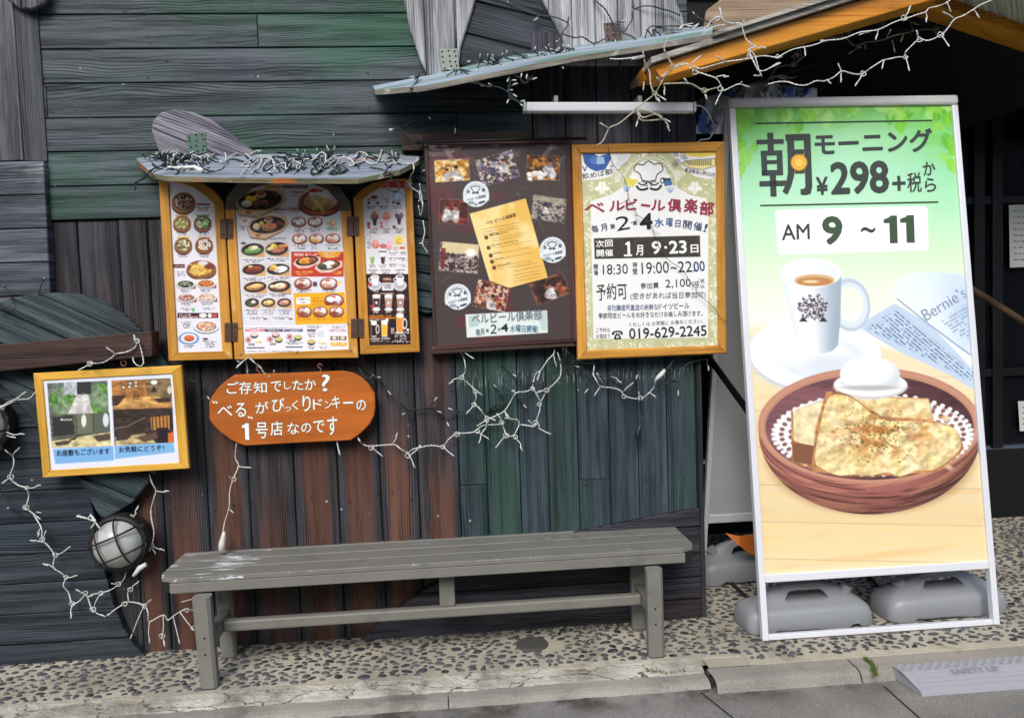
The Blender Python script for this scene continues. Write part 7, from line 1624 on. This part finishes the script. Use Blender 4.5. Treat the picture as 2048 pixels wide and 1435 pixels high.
lights('dark wire with two upright tips above the large green leaf on the left wall', [[(-20, 430), (20, 400), (105, 360), (130, 300), (105, 260), (40, 170)], [(385, 200), (410, 250), (420, 160), (455, 85)]], 3.42, m_gw, [((40, 170), (36, 150)), ((440, 110), (458, 78))], k=.1953, org=(0, 540), seed=10, r=.0016)
# --- below the orange sign
lights('thin white wire running down behind the orange sign to a white plug at the bench', [[(474, 886), (470, 915), (476, 932), (466, 958), (460, 985), (458, 1010), (450, 1040), (447, 1066)]], 3.44, m_ww, [((476, 932), (503, 935)), ((466, 958), (458, 952)), ((460, 1018), (468, 1026))], loops=[(467, 958)], seed=11)
o = MB().tube([P(448, 1062, 3.43), P(447, 1072, 3.43), P(444, 1086, 3.43), P(443, 1100, 3.43)], [.006, .010, .014, .014], 10).build('wire_connector', m_ww, None, smooth=True); tag(o, 'white plug hanging behind the left end of the bench seat', 'plug')
lights('white wires looping over the top edge of the orange sign and down behind it', [[(473, 720), (490, 722), (494, 745), (496, 760)], [(505, 720), (520, 735), (527, 746), (540, 752)], [(548, 740), (550, 752)], [(674, 880), (678, 905)]], 3.435, m_ww, [((473, 722), (478, 723)), ((548, 748), (548, 739)), ((674, 884), (680, 910))], seed=12)
# --- middle web of white lights
W1 = [(185, 465), (200, 485), (222, 505), (262, 518), (370, 505), (410, 530), (450, 550), (475, 530), (515, 520), (570, 515), (630, 515), (660, 480), (700, 455), (745, 450), (800, 438)]
W2 = [(580, 15), (650, 8), (690, 14), (730, 50), (742, 100), (738, 140), (725, 165), (765, 200), (792, 225), (800, 265), (790, 300), (820, 330), (848, 362), (856, 395), (850, 425), (820, 455)]
W3 = [(1200, 20), (1195, 45), (1160, 80), (1130, 130), (1105, 150), (1085, 215), (1050, 235), (1005, 245), (975, 295), (945, 332), (905, 360), (850, 385), (805, 410)]
W4 = [(1215, 40), (1228, 90), (1232, 152), (1200, 200), (1162, 232), (1128, 290), (1125, 340), (1112, 385), (1125, 410), (1120, 425)]
W5 = [(800, 438), (825, 415), (870, 405), (930, 400), (925, 375), (905, 350)]
W6 = [(930, 395), (940, 430), (955, 458), (990, 460), (1012, 430), (1022, 405), (1010, 382), (960, 370), (945, 335)]
W7 = [(1085, 215), (1105, 250), (1128, 288)]
W8 = [(1022, 408), (1060, 412), (1098, 412), (1108, 385)]
lights('web of white fairy lights hanging between the orange sign and the brown party poster', [W1, W2, W3, W4, W5, W6, W7, W8], 3.45, m_ww,
       [((370, 505), (398, 446)), ((262, 520), (322, 570)), ((450, 552), (487, 628)), ((515, 520), (465, 560)), ((515, 525), (512, 510)), ((630, 518), (686, 568)), ((690, 14), (790, 70)), ((725, 165), (657, 198)), ((792, 225), (832, 256)), ((790, 300), (748, 352)), ((848, 362), (900, 385)), ((800, 440), (866, 480)), ((850, 420), (812, 502)), ((1130, 130), (1112, 180)), ((1195, 45), (1212, 110)), ((1162, 232), (1106, 242)), ((1085, 215), (1095, 228)), ((1005, 245), (988, 236)), ((945, 332), (970, 372)), ((955, 458), (898, 526)), ((995, 470), (1038, 540)), ((1120, 425), (1183, 456)), ((1098, 412), (1065, 382)), ((1010, 382), (945, 372)), ((1130, 290), (1118, 308)), ((600, 15), (580, 15))],
       loops=[(262, 525), (450, 565), (628, 520), (725, 165), (795, 238), (788, 304), (700, 455), (805, 440), (1088, 222), (1160, 230), (1122, 302), (1104, 395), (1000, 470), (952, 462), (930, 395), (852, 385)], seed=13, **Z5)
lights('white fairy lights strung under the orange beer poster, ending in a white connector', [[(1395, 80), (1402, 110), (1400, 145), (1420, 185), (1436, 210), (1490, 215), (1540, 235), (1565, 262), (1640, 270), (1680, 248), (1708, 215), (1718, 185)]], 3.45, m_ww,
       [((1436, 210), (1404, 258)), ((1400, 140), (1448, 185)), ((1555, 235), (1605, 190)), ((1560, 262), (1545, 240)), ((1640, 270), (1630, 236)), ((1690, 240), (1722, 268)), ((1490, 160), (1545, 192))], loops=[(1556, 262), (1640, 270)], seed=14, **Z5)
o = MB().tube([P(640+.3906*a, 690+.3906*b, 3.44) for a, b in ((1716, 182), (1730, 165), (1752, 145), (1768, 125))], [.005, .009, .011, .007], 8).build('wire_connector', m_ww, None, smooth=True); tag(o, 'white wire connector below the right corner of the orange beer poster', 'connector')
lights('dark green wires knotted below the gap between two posters, one with a black sensor', [[(1768, 125), (1800, 95), (1830, 60)], [(1640, 270), (1642, 320), (1648, 370), (1640, 410)], [(1725, 205), (1790, 190), (1832, 185)], [(1830, 185), (1838, 200)], [(1832, 130), (1900, 90), (1985, 65)], [(1210, 60), (1240, 90), (1300, 100), (1395, 85), (1460, 72)], [(1240, 10), (1255, 60), (1290, 105), (1330, 110)], [(1225, 0), (1275, 40), (1320, 85), (1400, 90)], [(1260, 0), (1262, 70), (1250, 105)], [(1255, 20), (1300, 70), (1345, 120), (1410, 145), (1480, 170), (1540, 210), (1600, 235)], [(1460, 180), (1440, 165), (1510, 145), (1545, 195)]],
       3.44, m_gw, [((1832, 185), (1835, 258)), ((1985, 65), (1990, 132)), ((1600, 235), (1625, 150)), ((1395, 85), (1462, 72)), ((1440, 165), (1415, 140)), ((1400, 190), (1355, 245)), ((1250, 100), (1330, 112))], seed=15, r=.0021, extra=lambda m: m.tube([P(640+.3906*a, 690+.3906*b, 3.43) for a, b in ((1642, 400), (1638, 415), (1630, 440), (1628, 470), (1630, 478))], [.005, .011, .014, .015, .010], 9), **Z5)
lights('dark green wires trailing across the brown planks right of the orange sign', [[(75, 110), (90, 60), (185, 65), (195, 110), (240, 130), (285, 160), (330, 215), (370, 255), (420, 300), (455, 335), (510, 322), (560, 318), (600, 345), (640, 366), (715, 342), (770, 360), (830, 380)], [(195, 110), (245, 180), (275, 170)], [(430, 350), (500, 330), (580, 322)]], 3.46, m_gw, [((285, 160), (310, 165)), ((330, 215), (365, 255)), ((560, 318), (600, 265)), ((560, 325), (625, 345)), ((640, 366), (660, 416)), ((715, 342), (655, 322)), ((455, 335), (420, 355)), ((245, 180), (275, 150))], seed=16, r=.0021, **Z5)
lights('dark green wires crossing behind the white web under the brown party poster', [[(930, 95), (975, 140), (1020, 175), (1080, 190), (1125, 200)], [(890, 205), (920, 240), (960, 235), (1000, 235)], [(860, 350), (890, 300), (925, 255), (910, 300), (870, 340), (920, 320), (960, 285)], [(860, 345), (920, 300), (980, 280)], [(1000, 260), (1030, 290), (1055, 320)]], 3.47, m_gw, [((975, 140), (1005, 160)), ((920, 240), (890, 200)), ((1030, 290), (1058, 322)), ((960, 235), (1000, 232))], seed=17, r=.0019, **Z5)
# --- over the beer poster glass
lights('thin black wire straying down across the face of the orange beer poster', [[(245, 60), (250, 110), (272, 190), (330, 245), (365, 320), (372, 405), (400, 450), (430, 510), (460, 530), (520, 580), (545, 660), (580, 745), (640, 800), (715, 860), (760, 930), (805, 975), (815, 1010), (860, 1050), (915, 1095), (955, 1160), (990, 1190), (1020, 1196)], [(372, 405), (330, 435), (300, 445)], [(805, 970), (820, 915)]], 3.388, m_gw, [((430, 510), (412, 515)), ((955, 1060), (945, 1050)), ((272, 190), (255, 205)), ((525, 582), (570, 590))], k=.3137, org=(1140, 270), seed=18, r=.0009, dy=.002)
# --- menu canopy heap
def yc_(px, py): return 3.44-(py-312)/45*.26
R_ = random.Random(5)
hp = []
for i in range(72):
    x = R_.choice([R_.uniform(295, 420), R_.uniform(320, 420), R_.uniform(430, 600), R_.uniform(560, 640), R_.uniform(640, 760), R_.uniform(300, 800)]); yb_ = R_.uniform(314, 345); p = [(x, yb_)]
    for k in range(4): x += R_.uniform(-20, 26); yb_ = min(350, max(305, yb_+R_.uniform(-13, 13))); p.append((x, yb_))
    hp.append(p)
hp += [[(300, 340), (290, 352), (278, 362), (268, 380)], [(310, 335), (295, 350), (285, 358), (262, 372)], [(740, 335), (770, 342), (785, 350), (780, 362)], [(785, 350), (775, 370), (786, 382), (800, 375), (792, 358)]]
lights('heap of dark green fairy lights piled along the menu canopy', hp, lambda a, b: yc_(a, b)-.008, m_gw, [((268, 378), (258, 385)), ((312, 325), (296, 300)), ((325, 322), (312, 302)), ((600, 310), (597, 292)), ((700, 318), (700, 298))], auto=.05, seed=19, r=.0022, tw=.03, dy=.016)
lights('white fairy lights curled along the menu canopy, one end dropping past the right leaf', [
    [(290, 360), (310, 395), (345, 405), (375, 380), (400, 350), (440, 380), (490, 388), (520, 365), (540, 385), (580, 365), (615, 320), (630, 310), (640, 340), (660, 390), (650, 410), (690, 380), (750, 365), (800, 370), (820, 405), (760, 440), (830, 450), (880, 390), (905, 400), (870, 470), (900, 460), (960, 400), (990, 480), (940, 490), (1000, 450), (1060, 430), (1070, 470), (1110, 410), (1165, 440), (1130, 480), (1180, 405), (1250, 410), (1300, 360), (1330, 375), (1340, 435), (1380, 380), (1410, 400), (1360, 440), (1430, 395), (1500, 400), (1530, 430), (1500, 450), (1560, 360), (1620, 370), (1600, 410), (1680, 430), (1720, 350), (1770, 325), (1800, 400), (1810, 430), (1720, 440)],
    [(1810, 430), (1870, 425), (1930, 435), (1935, 470), (1915, 530), (1900, 570), (1930, 600), (1975, 640), (1990, 665), (1970, 690)]],
    lambda a, b: (yc_(a, b)-.02) if b < 352 else 3.375, m_ww, [((640, 340), (675, 282)), ((820, 370), (905, 342)), ((820, 420), (755, 512)), ((870, 470), (828, 498)), ((960, 400), (1000, 490)), ((1070, 470), (1032, 525)), ((1150, 470), (1110, 502)), ((1330, 400), (1338, 440)), ((1360, 440), (1410, 400)), ((1500, 450), (1540, 430)), ((1930, 435), (1968, 388)), ((1150, 330), (1158, 306)), ((540, 385), (500, 395)), ((1430, 395), (1400, 450)), ((1720, 350), (1715, 338))], loops=[(625, 318), (300, 365), (900, 390), (1895, 572), (1775, 330), (950, 400), (1105, 415)], seed=20, dy=.01, **ZA)
lights('short white strand hanging between the right menu leaf and the brown party poster', [[(838, 366), (843, 390), (846, 410), (840, 430), (836, 412)], [(845, 440), (850, 465), (846, 488), (853, 500)]], 3.37, m_ww, [((846, 410), (838, 380)), ((846, 488), (838, 486)), ((850, 495), (855, 505))], seed=21)
lights('dark wire twisted along the wall above the corner of the brown party poster', [[(780, 255), (806, 260), (818, 278), (836, 288), (852, 282)], [(842, 292), (850, 310), (838, 318)], [(806, 255), (840, 235), (865, 230)], [(835, 345), (845, 342), (850, 335)]], 3.42, m_gw, [((806, 260), (778, 258)), ((836, 346), (850, 340)), ((836, 285), (846, 282))], seed=22, r=.0017)
o = MB().tube([P(335, 334, 3.27), P(352, 336, 3.27), P(388, 334, 3.265), P(402, 341, 3.26), P(406, 342, 3.26)], [.004, .006, .008, .011, .011], 9).build('wire_connector', m_ww, None, smooth=True); tag(o, 'white connector lying among the dark wires on the menu canopy', 'connector')
lights('white wire ends poking out under the foot of the three leaved menu', [[(475, 733), (486, 722), (496, 714), (500, 706)], [(496, 712), (508, 722), (516, 732)]], 3.40, m_ww, [((486, 722), (472, 736))], seed=23)
# --- long canopy, dark wires
def yl_(px, py): return 3.47-.0*(px)-max(0, min(.27, (py-(172-(px-745)*.18))/30*.27))-.012
lights('dark green fairy lights straggling along the long canopy and over the silver petals', [
    [(1040, 110), (1095, 90), (1240, 128), (1210, 190), (1270, 214), (1320, 208), (1390, 250), (1450, 222)], [(1385, -10), (1440, 45), (1490, 120), (1530, 170), (1565, 178), (1600, 110), (1610, 60), (1660, 42), (1720, 35), (1800, 60), (1880, 90)], [(1500, 165), (1580, 200), (1660, 240), (1700, 165), (1740, 148), (1850, 152), (1940, 152)], [(1740, 210), (1725, 165), (1790, 230)], [(1610, -5), (1612, 60)], [(1690, 165), (1740, 215), (1820, 190), (1940, 185), (1975, 215)], [(1955, 75), (2000, 110), (2060, 140)]],
    lambda a, b: 3.435 if b < 55 else 3.40, m_gw, [((1095, 90), (1042, 118)), ((1240, 128), (1250, 85)), ((1210, 195), (1172, 240)), ((1390, 250), (1380, 280)), ((1520, 125), (1575, 118)), ((1660, 240), (1640, 260)), ((1960, 85), (1950, 68)), ((1510, 190), (1510, 242))], seed=24, r=.0021, **Z2)
hp = []
for i in range(15):
    x = R_.choice([R_.uniform(700, 850), R_.uniform(1080, 1260)]); yb_ = (345 if x < 900 else 300)+R_.uniform(-25, 25); p = [(x, yb_)]
    for k in range(4): x += R_.uniform(-50, 55); yb_ = (360-(x-700)*.13)+R_.uniform(-22, 30); p.append((x, yb_))
    hp.append(p)
hp += [[(395, 415), (375, 470), (345, 510), (340, 530)], [(380, 460), (385, 440), (398, 420)], [(550, 430), (600, 405), (640, 395), (700, 415), (705, 465)], [(830, 380), (870, 408), (905, 415), (905, 500)], [(600, 420), (620, 400), (700, 430)], [(905, 500), (905, 545), (940, 570), (980, 600)], [(690, 470), (780, 490), (830, 490), (900, 525)], [(940, 430), (1000, 470), (1040, 430)], [(925, 295), (990, 325), (1045, 355), (1035, 375), (990, 372)], [(1050, 285), (1110, 280), (1170, 310), (1280, 310)]]
lights('dark green fairy lights bunched on the left half of the long canopy, dangling beneath', hp, lambda a, b: 3.30-(b-(178-(a-745)*.17))/30*.16, m_gw, [((905, 540), (982, 602)), ((550, 430), (548, 432)), ((1045, 285), (1105, 278)), ((1200, 380), (1215, 390)), ((700, 345), (665, 352)), ((830, 360), (888, 368))], auto=.06, seed=25, r=.002, tw=.028, dy=.01, **Z2)
lights('pale and dark wire ends dangling in the shade under the long canopy', [[(645, 590), (625, 650), (605, 680)], [(605, 680), (690, 700)], [(795, 490), (798, 600), (792, 700)], [(440, 655), (380, 700), (320, 735)]], 3.40, m_gw, [((605, 680), (597, 760)), ((310, 738), (220, 740)), ((440, 655), (460, 680))], seed=26, r=.0013, **Z2)
# --- gable
gy = 3.06
lights('long white fairy light strand hung along the orange gable beam', [[(-80, 300), (30, 300), (100, 285)], [(240, 342), (300, 325), (380, 352), (440, 335), (520, 320), (580, 308), (640, 296), (710, 290), (780, 292), (820, 272), (860, 258), (920, 240), (980, 225), (1040, 210), (1120, 195), (1200, 170), (1300, 150), (1370, 122), (1432, 95), (1490, 78), (1545, 65), (1562, 42), (1600, 30), (1650, 14), (1700, -20)]], gy, m_ww,
       [((520, 320), (468, 288)), ((780, 292), (810, 290)), ((920, 240), (926, 288)), ((1200, 180), (1262, 160)), ((1300, 150), (1286, 206)), ((1432, 95), (1468, 28)), ((1545, 65), (1546, 115)), ((640, 296), (632, 250)), ((1040, 210), (1000, 208)), ((330, 335), (392, 285)), ((1650, 10), (1672, 62))], loops=[(640, 290), (785, 290), (1432, 92)], seed=27, **Z6)
lights('lower white fairy light strand sagging across the dark entrance to the gable top', [[(330, 345), (370, 370), (420, 385), (468, 400), (490, 440), (500, 468), (545, 450), (590, 430), (640, 445)], [(735, 430), (830, 420), (880, 432), (930, 437), (980, 418), (1030, 412), (1075, 395), (1110, 368), (1160, 375), (1220, 380), (1265, 350), (1320, 308), (1370, 300), (1435, 290), (1440, 265), (1480, 225), (1512, 203), (1560, 205), (1625, 180), (1650, 150), (1690, 97), (1740, 82), (1790, 52), (1830, 20), (1900, -10)]], gy-.02, m_ww,
       [((1030, 412), (1060, 430)), ((1110, 370), (1093, 325)), ((1110, 372), (1108, 425)), ((1220, 380), (1180, 442)), ((1330, 308), (1318, 355)), ((1440, 290), (1460, 366)), ((1512, 203), (1495, 155)), ((1625, 182), (1664, 240)), ((1690, 97), (1630, 60)), ((1790, 52), (1820, 95)), ((468, 395), (535, 393)), ((500, 465), (462, 540)), ((590, 430), (600, 420))], loops=[(1222, 378), (1440, 292), (1512, 203), (1620, 178), (360, 370), (490, 455)], seed=28, **Z6)
lights('white fairy lights climbing over the roof edge at the left end of the gable', [[(395, 180), (440, 150), (470, 130), (540, 125), (590, 122), (605, 150), (625, 200), (655, 232), (640, 280), (660, 320), (680, 355), (710, 362), (745, 350), (790, 325)], [(440, 110), (490, 85), (520, 110), (590, 122)], [(640, 250), (670, 290), (685, 350), (700, 395)]], gy-.03, m_ww, [((490, 88), (486, 36)), ((655, 232), (726, 248)), ((600, 120), (614, 105)), ((440, 110), (405, 150)), ((700, 385), (660, 388)), ((745, 350), (800, 322)), ((300, 130), (350, 120))], loops=[(655, 236), (470, 95)], seed=29, **Z6)
lights('white fairy lights falling from the gable end and knotted before the tube lamp', [[(235, 175), (215, 205), (198, 250), (220, 300), (250, 345), (215, 380), (185, 425), (150, 478), (110, 520), (65, 560), (20, 590), (-40, 640), (-80, 660), (-110, 720), (-145, 745)], [(95, 265), (105, 330), (122, 365), (130, 430), (150, 475)], [(66, 560), (90, 600), (150, 590), (190, 600)], [(66, 565), (80, 610), (130, 620), (200, 612)], [(70, 555), (140, 575), (200, 620)], [(100, 420), (95, 460)], [(200, 430), (250, 425), (330, 432), (390, 455), (415, 462), (480, 452)]], gy-.01, m_ow,
       [((150, 478), (212, 515)), ((155, 480), (180, 525)), ((185, 425), (160, 395)), ((200, 610), (235, 628)), ((205, 620), (230, 675)), ((75, 600), (55, 652)), ((-80, 660), (-130, 630)), ((100, 290), (30, 305)), ((220, 365), (190, 395)), ((410, 465), (420, 512)), ((330, 430), (300, 400)), ((200, 440), (202, 490)), ((250, 345), (310, 330))], loops=[(66, 560), (245, 345), (152, 478), (408, 464)], seed=30, r=.0021, **Z6)
lights('dim cream fairy lights tangled deeper under the gable', [[(640, 440), (690, 440), (740, 400), (780, 350), (850, 330), (880, 270), (920, 225), (1000, 190), (1070, 195), (1130, 190), (1180, 235), (1230, 220), (1340, 200), (1400, 180), (1480, 158), (1590, 150), (1640, 130), (1690, 95)], [(740, 400), (800, 390), (850, 400), (880, 390)], [(720, 440), (760, 395), (830, 410), (870, 430)], [(700, 470), (720, 440), (790, 440)], [(1480, 158), (1460, 110), (1445, 85)], [(850, 340), (900, 300), (905, 240), (960, 210)], [(860, 340), (920, 290), (935, 250)], [(1690, 95), (1760, 70), (1860, 0)], [(1900, 0), (1950, 60), (1930, 110)]], 3.45, m_ow,
       [((1230, 220), (1145, 278)), ((1230, 215), (1235, 255)), ((1370, 205), (1385, 272)), ((1340, 200), (1365, 150)), ((1590, 150), (1600, 180)), ((1110, 190), (1115, 150)), ((1180, 235), (1215, 245)), ((1860, 10), (1915, 50)), ((1740, 110), (1718, 118)), ((700, 470), (712, 490))], loops=[(1595, 150), (720, 440), (870, 330)], seed=31, auto=.22, tw=.04, **Z6)
lights('loop of bright white wire on top of the roof edge beside the broad silver petal', [[(275, 150), (300, 130), (345, 135), (380, 118), (350, 150), (320, 148), (285, 155)]], 3.16, m_ww, [((300, 132), (280, 152))], seed=32, **Z6)
